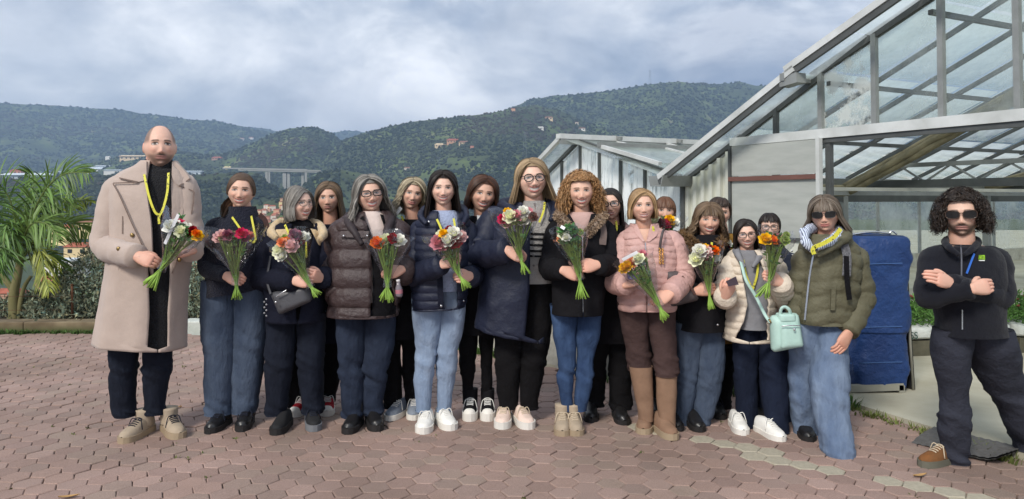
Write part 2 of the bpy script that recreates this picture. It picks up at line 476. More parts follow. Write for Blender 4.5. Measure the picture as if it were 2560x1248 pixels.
# ------------------------------------------------------------------ far buildings
HOUSE_WALLS = [srgb(205, 160, 130), srgb(214, 178, 140), srgb(224, 200, 165), srgb(190, 150, 130), srgb(216, 205, 190), srgb(232, 214, 160), srgb(200, 140, 118)]
HW = [mat('house_wall_%d' % k, c, rough=0.9, var=0.12, scale=0.3) for k, c in enumerate(HOUSE_WALLS)]
M_ROOF = mat('roof_tiles', srgb(165, 95, 75), rough=0.9, var=0.25, scale=0.8)
M_ROOF2 = mat('roof_tiles_brown', srgb(140, 100, 80), rough=0.9, var=0.2, scale=0.8)
M_WHITE = mat('white_render', srgb(225, 222, 215), rough=0.85, var=0.08, scale=0.4)
M_PANE = mat('dark_window', (0.03, 0.035, 0.045), rough=0.25, var=0.1, spec=0.5)
M_POLY = mat('greenhouse_sheet', srgb(205, 214, 220), rough=0.5, var=0.08, scale=0.08)
def house(px, py, wpx, hpx, wall, roof, label, group=None, deep=0.8, rz=0.0, windows=0, name='house', Y=None, flat=False, rows=1):
    b = seen(px, py) if Y is None else P(px, py, Y)
    if b is None: return None
    s = b[1] / FOC; wd, ht, dp = wpx * s, hpx * s, wpx * s * deep
    o = empty(name, b, label, 'house' if name == 'house' else 'greenhouse', group)
    ca, sa = math.cos(rz), math.sin(rz)
    T = lambda x, y, z: b + np.array((x * ca - y * sa, x * sa + y * ca, z))
    m = MB(); m.box(T(0, dp / 2, ht / 2 - dp * 0.25), (wd, dp, ht + dp * 0.5), rz); m.build('wall', wall, o, smooth=False)
    m = MB(); ov = wd * 0.05; rh = wd * (0.05 if flat else 0.17)
    v = [T(-wd / 2 - ov, -ov, ht), T(wd / 2 + ov, -ov, ht), T(wd / 2 + ov, dp + ov, ht), T(-wd / 2 - ov, dp + ov, ht), T(-wd / 2 * (0.8 if not flat else 1), dp / 2, ht + rh), T(wd / 2 * (0.8 if not flat else 1), dp / 2, ht + rh)]
    m.add(v, [(0, 1, 5, 4), (2, 3, 4, 5), (0, 4, 3), (1, 2, 5), (3, 2, 1, 0)]); m.build('roof', roof, o, smooth=False)
    for r_ in range(rows):
        for k in range(windows):
            m = MB(); x = (k + 0.5) / windows * wd - wd / 2
            m.box(T(x, -0.04, ht * (r_ + 0.55) / rows), (wd / windows * 0.34, 0.1, ht * 0.42 / rows), rz); m.build('window', M_PANE, o, smooth=False)
    return o
V_LABEL = 'small tile-roofed house packed into the hillside village below the viaduct'
vil = []
for k in range(105):
    px = random.uniform(632, 856); top = np.interp(px, [632, 665, 700, 730, 780, 856], [540, 508, 498, 495, 500, 545])
    py = top + 8 + (585 - top) * random.random() ** 1.1
    vil.append((py, px))
vil.sort()
for py, px in vil:
    house(px, py, random.uniform(9, 16), random.uniform(7, 12), random.choice(HW), random.choice([M_ROOF, M_ROOF, M_ROOF2]), V_LABEL, 'houses of the hillside village', rz=random.uniform(-0.5, 0.5))
house(38, 437, 28, 10, HW[6], M_ROOF, 'red-roofed house beside the long pale greenhouses at the far left', windows=3)
house(150, 434, 40, 4, M_POLY, M_POLY, 'thin pale greenhouse roof behind the palm crown', name='far_greenhouse', flat=True)
house(62, 446, 112, 8, M_POLY, M_POLY, 'long pale blue greenhouse on the plateau left of the palm crown', name='far_greenhouse', flat=True, deep=0.25)
house(236, 431, 34, 8, M_WHITE, M_POLY, 'small white farm building between palm and coat shoulder', windows=3)
house(280, 434, 42, 8, M_WHITE, M_POLY, 'white greenhouse beside the shoulder of the man in the coat', name='far_greenhouse', flat=True, deep=0.4)
house(262, 419, 50, 3, M_POLY, M_POLY, 'narrow pale greenhouse roof on the slope above the white farm', name='far_greenhouse', flat=True, deep=0.3)
house(478, 435, 46, 6, M_POLY, M_POLY, 'white greenhouse right of the bald man beside the viaduct road', name='far_greenhouse', flat=True, deep=0.35)
house(332, 400, 66, 9, HW[2], HW[2], 'long beige terrace building on the spur above the coat shoulder', windows=6, flat=True, deep=0.3)
house(268, 400, 10, 8, M_WHITE, M_WHITE, 'small white cabin at the end of the beige terrace')
house(540, 400, 22, 5, HW[3], M_ROOF, 'low reddish farm on the slope above the viaduct', windows=3)
house(567, 424, 18, 5, HW[5], HW[5], 'yellow roadside building before the viaduct', windows=3)
house(604, 351, 9, 5, HW[4], M_ROOF, 'little house high on the saddle left of the cone hill')
house(627, 350, 10, 6, M_WHITE, M_ROOF, 'white house high on the saddle left of the cone hill')
house(1132, 358, 30, 7, HW[0], M_ROOF, 'pink villa with red roof on the middle hillside', windows=4)
house(1100, 368, 26, 6, HW[2], HW[2], 'cream terrace house left of the pink villa', windows=3)
house(1160, 361, 26, 5, HW[2], M_ROOF2, 'cream house right of the pink villa', windows=3)
house(1180, 372, 9, 6, HW[6], M_ROOF, 'tiny red house below the pink villa')
house(1283, 279, 10, 7, HW[0], M_ROOF, 'small house on the skyline of the middle hill')
house(1372, 300, 20, 6, HW[2], M_ROOF2, 'ochre house high above the green terraces', windows=2)
house(1350, 323, 18, 4, M_WHITE, M_WHITE, 'white house under the ochre house', windows=2)
house(1455, 326, 16, 5, M_WHITE, M_ROOF2, 'white house above the small greenhouse ridge', windows=2)
house(1442, 312, 8, 6, HW[4], M_ROOF2, 'grey house above the white house over the ridge')
house(1018, 424, 16, 4, HW[4], M_ROOF2, 'grey shed among the terraces above the wavy-haired woman')
# nearer houses below the terrace on the left
house(150, 596, 46, 26, HW[5], M_ROOF, 'yellow house seen through the palm fronds', windows=3, rows=1, Y=190)
house(204, 578, 48, 22, HW[5], M_ROOF2, 'yellow apartment house beside the coat sleeve above', windows=4, rows=2, Y=230)
house(190, 640, 62, 22, mat('cream_render', srgb(228, 205, 160), rough=0.9, scale=0.3), M_ROOF, 'cream house with red hip roof between palm and coat', windows=2, Y=150)
house(150, 668, 80, 17, M_WHITE, M_POLY, 'white shed roof below the cream house', windows=5, Y=130, flat=True)
house(10, 752, 60, 18, HW[3], M_ROOF, 'house with bright red roof at the left edge behind the palm trunk', windows=2, Y=88)
house(115, 716, 54, 14, HW[0], M_ROOF, 'orange roofed house behind the palm stem', windows=2, Y=105)
house(500, 650, 50, 20, HW[0], M_ROOF, 'orange house between the coat and the navy sweater', windows=2, Y=140)
house(460, 640, 40, 18, HW[3], M_ROOF, 'brick house behind the bouquet of the man in the coat', windows=2, Y=150)

# ------------------------------------------------------------------ viaduct
M_CONC = mat('viaduct_concrete', srgb(158, 158, 154), rough=0.9, var=0.1, scale=0.05)
va = empty('viaduct', P(715, 470, 1000), 'pale concrete motorway viaduct on tall piers across the valley', 'viaduct')
m = MB(); m.beam(P(600, 425, 1010), P(802, 430, 1000), 11, 2.4); m.build('deck', M_CONC, va, smooth=False)
m = MB(); m.beam(P(560, 421, 1060), P(770, 425, 1060), 11, 1.8); m.build('deck', M_CONC, va, smooth=False)
m = MB(); m.beam(P(600, 422, 1004), P(802, 427, 994), 0.8, 1.4); m.build('parapet', M_CONC, va, smooth=False)
for px, y1, wd in ((667, 470, 4.5), (673, 465, 4), (712, 520, 6.5), (722, 520, 5), (757, 470, 4.5), (765, 465, 4)):
    m = MB(); a = P(px, 430, 1003 if wd > 4.2 else 1055); b = P(px, y1, 1003 if wd > 4.2 else 1055)
    m.beam(b, a, wd * .75, wd * 0.6, up=(0, 1, 0)); m.build('pier', M_CONC, va, smooth=False)
# ------------------------------------------------------------------ pylons
M_STEEL = mat('pylon_steel', srgb(120, 128, 135), rough=0.6, var=0.1, metal=0.3)
for px, py, hp, lab in ((1098, 426, 34, 'lattice pylon on the hillside above the woman in light jeans'), (1312, 392, 62, 'lattice pylon on the terraces left of the small greenhouse'), (1587, 378, 55, 'lattice pylon behind the small greenhouse ridge'), (1625, 214, 38, 'lattice pylon on the skyline of the big dark hill')):
    b = seen(px, py)
    if b is None: b = P(px, py, 2340)
    s = b[1] / FOC; h = hp * s; wb_ = 0.09 * h
    o = empty('pylon', b, lab, 'pylon')
    m = MB()
    for sx in (-1, 1):
        for sy in (-1, 1):
            m.beam(b + (sx * wb_, sy * wb_, -3), b + (sx * wb_ * 0.2, sy * wb_ * 0.2, h), 0.03 * h ** 0.5, 0.03 * h ** 0.5)
    for k in range(6):
        f0 = 1 - 0.8 * k / 6; f1 = 1 - 0.8 * (k + 1) / 6
        m.beam(b + (-wb_ * f0, -wb_ * f0, h * k / 6), b + (wb_ * f1, -wb_ * f1, h * (k + 1) / 6), 0.12, 0.12)
        m.beam(b + (wb_ * f0, -wb_ * f0, h * k / 6), b + (-wb_ * f1, -wb_ * f1, h * (k + 1) / 6), 0.12, 0.12)
    m.build('mast', M_STEEL, o, smooth=False)
    for zf in (0.68, 0.82, 0.96):
        m = MB(); m.beam(b + (-h * 0.13, 0, h * zf), b + (h * 0.13, 0, h * zf), 0.2, 0.25); m.build('crossarm', M_STEEL, o, smooth=False)

# ------------------------------------------------------------------ haze over the valley
hz = MB(); hz.box((0, 2850, 205), (22000, 6300, 580)); hzo = hz.build('haze', [], None, smooth=False)
mh = bpy.data.materials.new('haze'); mh.use_nodes = True; th = mh.node_tree; th.nodes.clear()
ho = th.nodes.new('ShaderNodeOutputMaterial'); pv = th.nodes.new('ShaderNodeVolumePrincipled')
pv.inputs['Color'].default_value = (0.50, 0.70, 1.0, 1); pv.inputs['Density'].default_value = 0.00023; pv.inputs['Anisotropy'].default_value = 0.1
th.links.new(pv.outputs[0], ho.inputs['Volume'])
hzo.data.materials.append(mh)
tag(hzo, 'thin blue haze filling the valley', 'haze', kind='stuff')

# ================================================================== the paved yard
E0 = G(1520, 950); E1 = G(2125, 1015); E2 = G(2560, 1150)
EX = E2 + (E2 - E1) / np.linalg.norm(E2 - E1) * 3.2
W1 = G(1140, 868)
lim_x = [-30, W1[0] - 0.3, W1[0], E0[0], E1[0], E2[0], EX[0]]
lim_y = [8.03, 8.03, W1[1], E0[1], E1[1], E2[1], EX[1]]
def in_yard(x, y, mrg=0.0): return y < np.interp(x, lim_x, lim_y) - mrg and x < EX[0] + 0.3
# bedding under the stones
m_bed = mat('joint_sand', (0.045, 0.038, 0.030), rough=1.0, c2=(0.075, 0.085, 0.04), scale=2.2, bump=0.6, bscale=60)
m = MB()
m.add([(-12, -1.5, -0.02), (EX[0] + 1.5, -1.5, -0.02), (EX[0], EX[1], -0.02), (E2[0], E2[1], -0.02), (E1[0], E1[1], -0.02), (E0[0], E0[1], -0.02), (W1[0], W1[1], -0.02), (W1[0] - 0.3, 8.03, -0.02), (-12, 8.03, -0.02)], [tuple(range(9))])
pav = tag(m.build('pavement', m_bed, None, smooth=False), kind='structure')
# one stone: hexagon with worn edges
m_pav, t_, b_ = nodes_of('paver_stone'); N = t_.nodes.new
co = N('ShaderNodeTexCoord'); geo = N('ShaderNodeNewGeometry'); oi = N('ShaderNodeObjectInfo')
at = N('ShaderNodeAttribute'); at.attribute_name = 'stone'
ad = N('ShaderNodeMath'); ad.operation = 'ADD'; L(t_, oi.outputs['Random'], ad.inputs[0]); L(t_, at.outputs['Fac'], ad.inputs[1])
fr = N('ShaderNodeMath'); fr.operation = 'FRACT'; L(t_, ad.outputs[0], fr.inputs[0])
rp = N('ShaderNodeValToRGB'); e = rp.color_ramp.elements
e[0].position = 0.0; e[0].color = (*srgb(150, 131, 124), 1); e[1].position = 1.0; e[1].color = (*srgb(166, 150, 140), 1)
for pos, c in ((0.2, (172, 150, 141)), (0.4, (160, 140, 133)), (0.6, (176, 155, 147)), (0.8, (155, 138, 131))):
    x = e.new(pos); x.color = (*srgb(*c), 1)
L(t_, fr.outputs[0], rp.inputs[0])
big = N('ShaderNodeTexNoise'); big.inputs['Scale'].default_value = 0.9; big.inputs['Detail'].default_value = 5; L(t_, geo.outputs['Position'], big.inputs['Vector'])
rb = N('ShaderNodeValToRGB'); e = rb.color_ramp.elements; e[0].position = 0.3; e[0].color = (0.64, 0.60, 0.55, 1); e[1].position = 0.7; e[1].color = (1.0, 0.92, 0.89, 1)
L(t_, big.outputs['Fac'], rb.inputs[0])
mx = N('ShaderNodeMix'); mx.data_type = 'RGBA'; mx.blend_type = 'MULTIPLY'; mx.inputs[0].default_value = 1; L(t_, rp.outputs[0], mx.inputs[6]); L(t_, rb.outputs[0], mx.inputs[7])
gr = N('ShaderNodeTexNoise'); gr.inputs['Scale'].default_value = 190; gr.inputs['Detail'].default_value = 3; L(t_, geo.outputs['Position'], gr.inputs['Vector'])
rg = N('ShaderNodeValToRGB'); e = rg.color_ramp.elements; e[0].position = 0.3; e[0].color = (0.70, 0.70, 0.70, 1); e[1].position = 0.72; e[1].color = (1.25, 1.25, 1.25, 1)
L(t_, gr.outputs['Fac'], rg.inputs[0])
mx2 = N('ShaderNodeMix'); mx2.data_type = 'RGBA'; mx2.blend_type = 'MULTIPLY'; mx2.inputs[0].default_value = 0.8; L(t_, mx.outputs[2], mx2.inputs[6]); L(t_, rg.outputs[0], mx2.inputs[7])
st = N('ShaderNodeTexNoise'); st.inputs['Scale'].default_value = 3.2; st.inputs['Detail'].default_value = 7; st.inputs['Roughness'].default_value = 0.7; L(t_, geo.outputs['Position'], st.inputs['Vector'])
ms = N('ShaderNodeMapRange'); ms.inputs['From Min'].default_value = 0.62; ms.inputs['From Max'].default_value = 0.78; ms.inputs['To Max'].default_value = 0.55; L(t_, st.outputs['Fac'], ms.inputs['Value'])
mx3 = N('ShaderNodeMix'); mx3.data_type = 'RGBA'; L(t_, ms.outputs[0], mx3.inputs[0]); L(t_, mx2.outputs[2], mx3.inputs[6]); mx3.inputs[7].default_value = (0.10, 0.085, 0.07, 1)
L(t_, mx3.outputs[2], b_.inputs['Base Color'])
b_.inputs['Roughness'].default_value = 0.88; b_.inputs['Specular IOR Level'].default_value = 0.25
bp = N('ShaderNodeBump'); bp.inputs['Strength'].default_value = 0.5; bp.inputs['Distance'].default_value = 0.003; L(t_, gr.outputs['Fac'], bp.inputs['Height']); L(t_, bp.outputs[0], b_.inputs['Normal'])
m_pale = mat('paver_pale', srgb(170, 162, 144), rough=0.9, var=0.14, scale=40, bump=0.4, bscale=150)
HA = 0.079
def hex_vf(seed):
    r0 = random.Random(seed)
    a = HA - 0.0022; vs = []
    jit = [(r0.uniform(-0.002, 0.002), r0.uniform(-0.002, 0.002)) for _ in range(6)]
    for k, (rr, z) in enumerate(((a, -0.03), (a, -0.004), (a - 0.005, 0.0))):
        for i in range(6):
            an = math.pi / 3 * i
            vs.append((rr * math.cos(an) + jit[i][0], rr * math.sin(an) + jit[i][1], z))
    f = grid_f(3, 6) + [(12, 13, 14, 15, 16, 17)]
    return np.array(vs), f
hexes = [hex_vf(k) for k in range(6)]
hex_me = []
for k, (v, f) in enumerate(hexes):
    for mm in (m_pav, m_pale):
        me = bpy.data.meshes.new('paver'); me.from_pydata(v.tolist(), [], f); me.materials.append(mm); me.update(); hex_me.append(me)
rot = R(-4); cr, sr = math.cos(rot), math.sin(rot)
pl0, pl1 = G(1700, 1088), G(2400, 1246)
pld = (pl1 - pl0) / np.linalg.norm(pl1 - pl0)
stones = []
for i in range(-90, 80):
    for j in range(-20, 90):
        x0 = 1.5 * HA * i; y0 = math.sqrt(3) * HA * (j + 0.5 * (i % 2))
        x = x0 * cr - y0 * sr; y = x0 * sr + y0 * cr
        if y < 1.2 or not in_yard(x, y, 0.05): continue
        if abs(x) > 0.78 * y + 0.9: continue
        dd = np.array((x, y, 0)) - pl0; al = np.dot(dd, pld); pr = abs(dd[0] * pld[1] - dd[1] * pld[0])
        pale = (pr < 0.075 and -0.4 < al < 4) and random.random() < 0.9
        stones.append((x, y, pale))
stones = np.array(stones)
vis = (stones[:, 1] > 3.45) & (np.abs(stones[:, 0]) < 0.70 * stones[:, 1])
order = np.argsort(np.where(vis, stones[:, 1], 99))
own = set(order[:300].tolist())
def stone_tf(k):
    x, y, pale = stones[k]; r0 = random.Random(k * 13 + 5)
    dz = 0.006 * vnoise(np.array((x * 1.7, y * 1.7, 0.0)), 5) + r0.gauss(0, 0.0016)
    return x, y, dz, r0.gauss(0, 0.012), r0.gauss(0, 0.012), rot + r0.choice(range(6)) * math.pi / 3 + r0.gauss(0, 0.012), r0.randrange(6), r0.random()
vs = []; fs = []; rs = []; mi = []; nn = 0
for k in range(len(stones)):
    x, y, dz, rx, ry, rz, hv, rn = stone_tf(k)
    if k in own:
        o = bpy.data.objects.new('paver', hex_me[hv * 2 + (1 if stones[k, 2] else 0)])
        o.location = (x, y, dz + 0.004); o.rotation_euler = (rx, ry, rz); o.parent = pav; col.objects.link(o)
    else:
        hvv, hf = hexes[hv]
        M3 = np.array(Matrix.Rotation(rz, 3, 'Z') @ Matrix.Rotation(rx, 3, 'X') @ Matrix.Rotation(ry, 3, 'Y'))
        vs.append(hvv @ M3.T + np.array((x, y, dz + 0.004))); fs += [tuple(a + nn for a in q_) for q_ in hf]; nn += 18
        rs += [rn] * 18; mi += [1 if stones[k, 2] else 0] * len(hf)
me = bpy.data.meshes.new('paver_field'); me.from_pydata(np.concatenate(vs).tolist(), [], fs)
me.materials.append(m_pav); me.materials.append(m_pale); me.polygons.foreach_set('material_index', np.array(mi, np.int32))
a = me.attributes.new('stone', 'FLOAT', 'POINT'); a.data.foreach_set('value', np.array(rs, np.float32)); me.update()
pf = bpy.data.objects.new('paver_field', me); col.objects.link(pf); pf.parent = pav; pf['kind'] = 'stuff'

# ------------------------------------------------------------------ concrete floor of the greenhouse entrance
m_slab = mat('concrete_floor', srgb(158, 152, 132), rough=0.9, c2=srgb(186, 182, 164), scale=1.6, bump=0.35, bscale=25, bdist=0.01)
m = MB()
pts_ = [E0, E1, E2, EX, np.array((16, EX[1], 0)), np.array((26, 34, 0)), np.array((2, 34, 0)), np.array((-0.6, 9.2, 0)), np.array((W1[0], W1[1], 0))]
m.prism([(p[0], p[1], 0.028) for p in pts_][::-1], (0, 0, -0.2))
tag(m.build('concrete_floor', m_slab, None, smooth=False), kind='structure')
# rubber mat bridging the edge
m_mat = mat('black_rubber', srgb(88, 86, 84), rough=0.75, var=0.2, scale=30)
m = MB(); nu, nv = 46, 22
ca_ = [G(2278, 1098, 0.03), G(2505, 1156, 0.03), G(2560, 1122, 0.03), G(2335, 1070, 0.03)]
vs = []
for i in range(nu):
    for j in range(nv):
        u, v_ = i / (nu - 1), j / (nv - 1)
        p = (ca_[0] * (1 - u) + ca_[1] * u) * (1 - v_) + (ca_[3] * (1 - u) + ca_[2] * u) * v_
        z = 0.036 + 0.035 * max(0, (u - 0.8) / 0.2) ** 2 * (1 - v_) - 0.03 * (1 - v_) ** 3 * (1 - u)
        z += 0.003 if (i % 4 < 2) and (j % 4 < 2) else 0.0
        vs.append((p[0], p[1], z))
n0 = len(vs); vs += [(a[0], a[1], a[2] - 0.012) for a in vs]
m.add(vs, grid_f(nu, nv, closed=False) + [q_[::-1] for q_ in grid_f(nu, nv, closed=False, off=n0)])
tag(m.build('rubber_mat', m_mat, None, smooth=False), 'grey ribbed rubber mat over the concrete edge behind the man with crossed arms', 'mat')

# ------------------------------------------------------------------ kerbs at the far edge of the yard
m_kerb, t_, b_ = nodes_of('mossy_kerb'); N = t_.nodes.new
co = N('ShaderNodeTexCoord'); sp_ = N('ShaderNodeSeparateXYZ'); L(t_, co.outputs['Object'], sp_.inputs[0])
nz = N('ShaderNodeTexNoise'); nz.inputs['Scale'].default_value = 5; nz.inputs['Detail'].default_value = 7; L(t_, co.outputs['Object'], nz.inputs['Vector'])
rp = N('ShaderNodeValToRGB'); e = rp.color_ramp.elements; e[0].position = 0.3; e[0].color = (*srgb(92, 78, 58), 1); e[1].position = 0.75; e[1].color = (*srgb(140, 126, 100), 1)
L(t_, nz.outputs['Fac'], rp.inputs[0])
mr = N('ShaderNodeMapRange'); mr.inputs['From Min'].default_value = 0.09; mr.inputs['From Max'].default_value = 0.0; L(t_, sp_.outputs['Z'], mr.inputs['Value'])
mu = N('ShaderNodeMath'); mu.operation = 'MULTIPLY'; L(t_, mr.outputs[0], mu.inputs[0]); L(t_, nz.outputs['Fac'], mu.inputs[1])
mu2 = N('ShaderNodeMath'); mu2.operation = 'MULTIPLY'; mu2.use_clamp = True; mu2.inputs[1].default_value = 2.2; L(t_, mu.outputs[0], mu2.inputs[0])
mx = N('ShaderNodeMix'); mx.data_type = 'RGBA'; L(t_, mu2.outputs[0], mx.inputs[0]); L(t_, rp.outputs[0], mx.inputs[6]); mx.inputs[7].default_value = (*srgb(58, 72, 28), 1)
L(t_, mx.outputs[2], b_.inputs['Base Color']); b_.inputs['Roughness'].default_value = 0.95
bp = N('ShaderNodeBump'); bp.inputs['Strength'].default_value = 0.6; bp.inputs['Distance'].default_value = 0.02; L(t_, nz.outputs['Fac'], bp.inputs['Height']); L(t_, bp.outputs[0], b_.inputs['Normal'])
def kerb(name, x0, x1, y, dpt, ht, mt, label, seg=0.8):
    o = empty(name, ((x0 + x1) / 2, y, 0), label, 'kerb')
    n = max(1, int((x1 - x0) / seg)); s_ = (x1 - x0) / n
    for k in range(n):
        m = MB(); c = (x0 + s_ * (k + 0.5), y + dpt / 2 + random.uniform(-0.006, 0.006), ht / 2 - 0.04 + random.uniform(-0.004, 0.004))
        m.box(c, (s_ - 0.006, dpt, ht + 0.08)); ob = m.build('kerb_stone', mt, o, smooth=False)
        bv = ob.modifiers.new('b', 'BEVEL'); bv.width = 0.012; bv.segments = 2
    return o
kx = P(236, 832, 8.03)[0]
kerb('stone_kerb', -9.5, kx + 0.9, 8.05, 0.24, 0.118, m_kerb, 'dark mossy stone kerb at the foot of the palm and shrubs')
kerb('painted_kerb', kx + 0.91, W1[0] - 0.1, 8.05, 0.24, 0.125, mat('worn_white_paint', srgb(176, 182, 172), rough=0.85, c2=srgb(206, 210, 204), scale=6, bump=0.3), 'worn white painted kerb between the coat and the navy sweater woman')
# planting bed behind the kerb
m = MB(); m.box((-5.0, 8.75, -0.06), (9.6, 0.9, 0.26)); tag(m.build('planting_bed', mat('dark_soil', (0.035, 0.027, 0.018), rough=1, var=0.4, scale=9, bump=0.8, bscale=30), None, smooth=False), kind='structure')

# low whitewashed wall seen between the legs
m_lw = mat('old_whitewash', srgb(196, 194, 182), rough=0.9, c2=srgb(150, 146, 134), scale=7, bump=0.6, bscale=24, bdist=0.02)
def wall_seg(a, b, ht, th, mt, name, label):
    a = np.asarray(a, float); b = np.asarray(b, float)
    o = empty(name, (a + b) / 2, label, 'wall'); t = (b - a) / np.linalg.norm(b - a); nn_ = np.array((-t[1], t[0], 0))
    L_ = np.linalg.norm(b - a); n = max(1, int(L_ / 0.7))
    for k in range(n):
        p0 = a + (b - a) * k / n; p1 = a + (b - a) * (k + 1) / n - t * 0.004
        m = MB(); m.beam(p0 + nn_ * th / 2 + (0, 0, ht / 2 - 0.05), p1 + nn_ * th / 2 + (0, 0, ht / 2 - 0.05), th, ht + 0.1)
        ob = m.build('wall_block', mt, o, smooth=False); bv = ob.modifiers.new('b', 'BEVEL'); bv.width = 0.015; bv.segments = 2
    return o
wall_seg(W1, G(1345, 912), 0.30, 0.2, m_lw, 'low_wall', 'low whitewashed wall glimpsed between the black skinny trousers')
wall_seg(G(1346, 912), G(1505, 948), 0.52, 0.22, m_lw, 'low_wall', 'rough white low wall glimpsed left of the blue jeans')
wall_seg(G(1506, 948), G(2110, 1008), 0.36, 0.2, mat('grey_block', srgb(150, 148, 138), rough=0.95, var=0.15, scale=6, bump=0.5), 'low_wall', 'grey low wall glimpsed between the black flared trousers')

# ------------------------------------------------------------------ weeds in the joints and along the edges
def blades(m, p, n, hmin, hmax, spread, c):
    for _ in range(n):
        a = random.uniform(0, 6.28); r0 = random.random() ** 0.7 * spread
        b = np.array((p[0] + math.cos(a) * r0, p[1] + math.sin(a) * r0, p[2])); h = random.uniform(hmin, hmax); w_ = random.uniform(0.003, 0.008)
        ln = np.array((math.cos(a + 0.5), math.sin(a + 0.5), 0)) * h * random.uniform(0.3, 1.1); sd_ = np.array((-math.sin(a), math.cos(a), 0)) * w_
        t = b + ln + (0, 0, h)
        mid = b + ln * 0.4 + (0, 0, h * 0.62)
        cc = np.array(c) * random.uniform(0.6, 1.35)
        m.add([b - sd_, b + sd_, mid + sd_ * 0.8, t, mid - sd_ * 0.8], [(0, 1, 2, 4), (4, 2, 3)], 0, cc)
m = MB()
for _ in range(60):
    u = random.random(); p = E1 * (1 - u) + E2 * u + np.array((-0.05, -0.02, 0)); 
    if random.random() < 0.6 or u < 0.1 or u > 0.8: blades(m, p + (random.uniform(-.06, 0), random.uniform(-.05, .0), 0), random.randint(4, 16), 0.015, 0.05, 0.06, (0.13, 0.16, 0.04))
for _ in range(70):
    u = random.random(); p = W1 * (1 - u) + E0 * u if u < 0.5 else E0 * (2 - 2 * u) + E1 * (2 * u - 1)
    blades(m, p + (0, -0.04, 0), random.randint(8, 24), 0.02, 0.09, 0.08, (0.07, 0.14, 0.03))
for _ in range(150):
    blades(m, (random.uniform(-7.5, kx + 0.3), 8.0, 0), random.randint(4, 14), 0.015, 0.06, 0.06, (0.06, 0.12, 0.025))
for k in order[:1800:1]:
    if random.random() < 0.06:
        x, y, _p = stones[k]; an = random.randrange(6) * math.pi / 3 + rot
        blades(m, (x + HA * math.cos(an), y + HA * math.sin(an), -0.004), random.randint(3, 7), 0.006, 0.02, 0.02, (0.11, 0.12, 0.04))
wd_ = m.build('weeds', mat('weed_green', (1, 1, 1), rough=0.8, var=0.1, vcol=True), None, smooth=False)
tag(wd_, 'small green weeds in the paving joints and along the edges', 'weeds', kind='stuff')
# fallen dry leaves
for px, py, lab in ((172, 1243, 'curled pale dry leaf near the lower left corner'), (437, 1020, 'dry tan leaf behind the beige high-top boots'), (2300, 1190, 'brown dry leaf by the brown hiking shoe')):
    p = G(px, py, 0.012); m = MB(); vs = []
    for i in range(7):
        u = i / 6; wv = 0.014 * math.sin(math.pi * (0.08 + 0.88 * u)); 
        for s_ in (-1, 0, 1): vs.append((p[0] + (u - 0.5) * 0.085, p[1] + (u - 0.5) * 0.03 + s_ * wv, p[2] + 0.02 * (u - 0.5) ** 2 + abs(s_) * 0.006))
    m.add(vs, grid_f(7, 3, closed=False)); ob = m.build('dry_leaf', mat('dry_leaf', srgb(176, 140, 92), rough=0.8, var=0.2, scale=40), None, loc=p)
    tag(ob, lab, 'leaf')

# ================================================================== people: tools
def norm(a): 
    a = np.asarray(a, float); return a / np.maximum(np.linalg.norm(a, axis=-1, keepdims=True), 1e-9)
m_skin = mat('skin', (1, 1, 1), rough=0.52, var=0.05, scale=25, vcol=True, spec=0.35)
m_skin.node_tree.nodes['Principled BSDF'].inputs['Subsurface Weight'].default_value = 0.08
m_skin.node_tree.nodes['Principled BSDF'].inputs['Subsurface Radius'].default_value = (0.012, 0.005, 0.003)
m_hair = mat('hair', (1, 1, 1), rough=0.5, var=0.12, scale=60, vcol=True, spec=0.3)
def fabric(name, c, rough=0.9, wr=0.35, scale=9.0, var=0.10, sheen=0.0, spec=0.15, bscale=12.0, stretch=None, c2=None):
    return mat('cloth_' + name, c, rough=rough, var=var, scale=scale, bump=min(1.0, wr * 1.7), bscale=bscale, bdist=0.025, sheen=sheen, spec=spec, stretch=stretch, c2=c2)
def denim(name, dark, light, rough=0.9):
    return mat('denim_' + name, dark, rough=rough, c2=light, scale=3.2, bump=0.7, bscale=13, bdist=0.025, spec=0.12, stretch=(1.6, 1.6, 0.55))

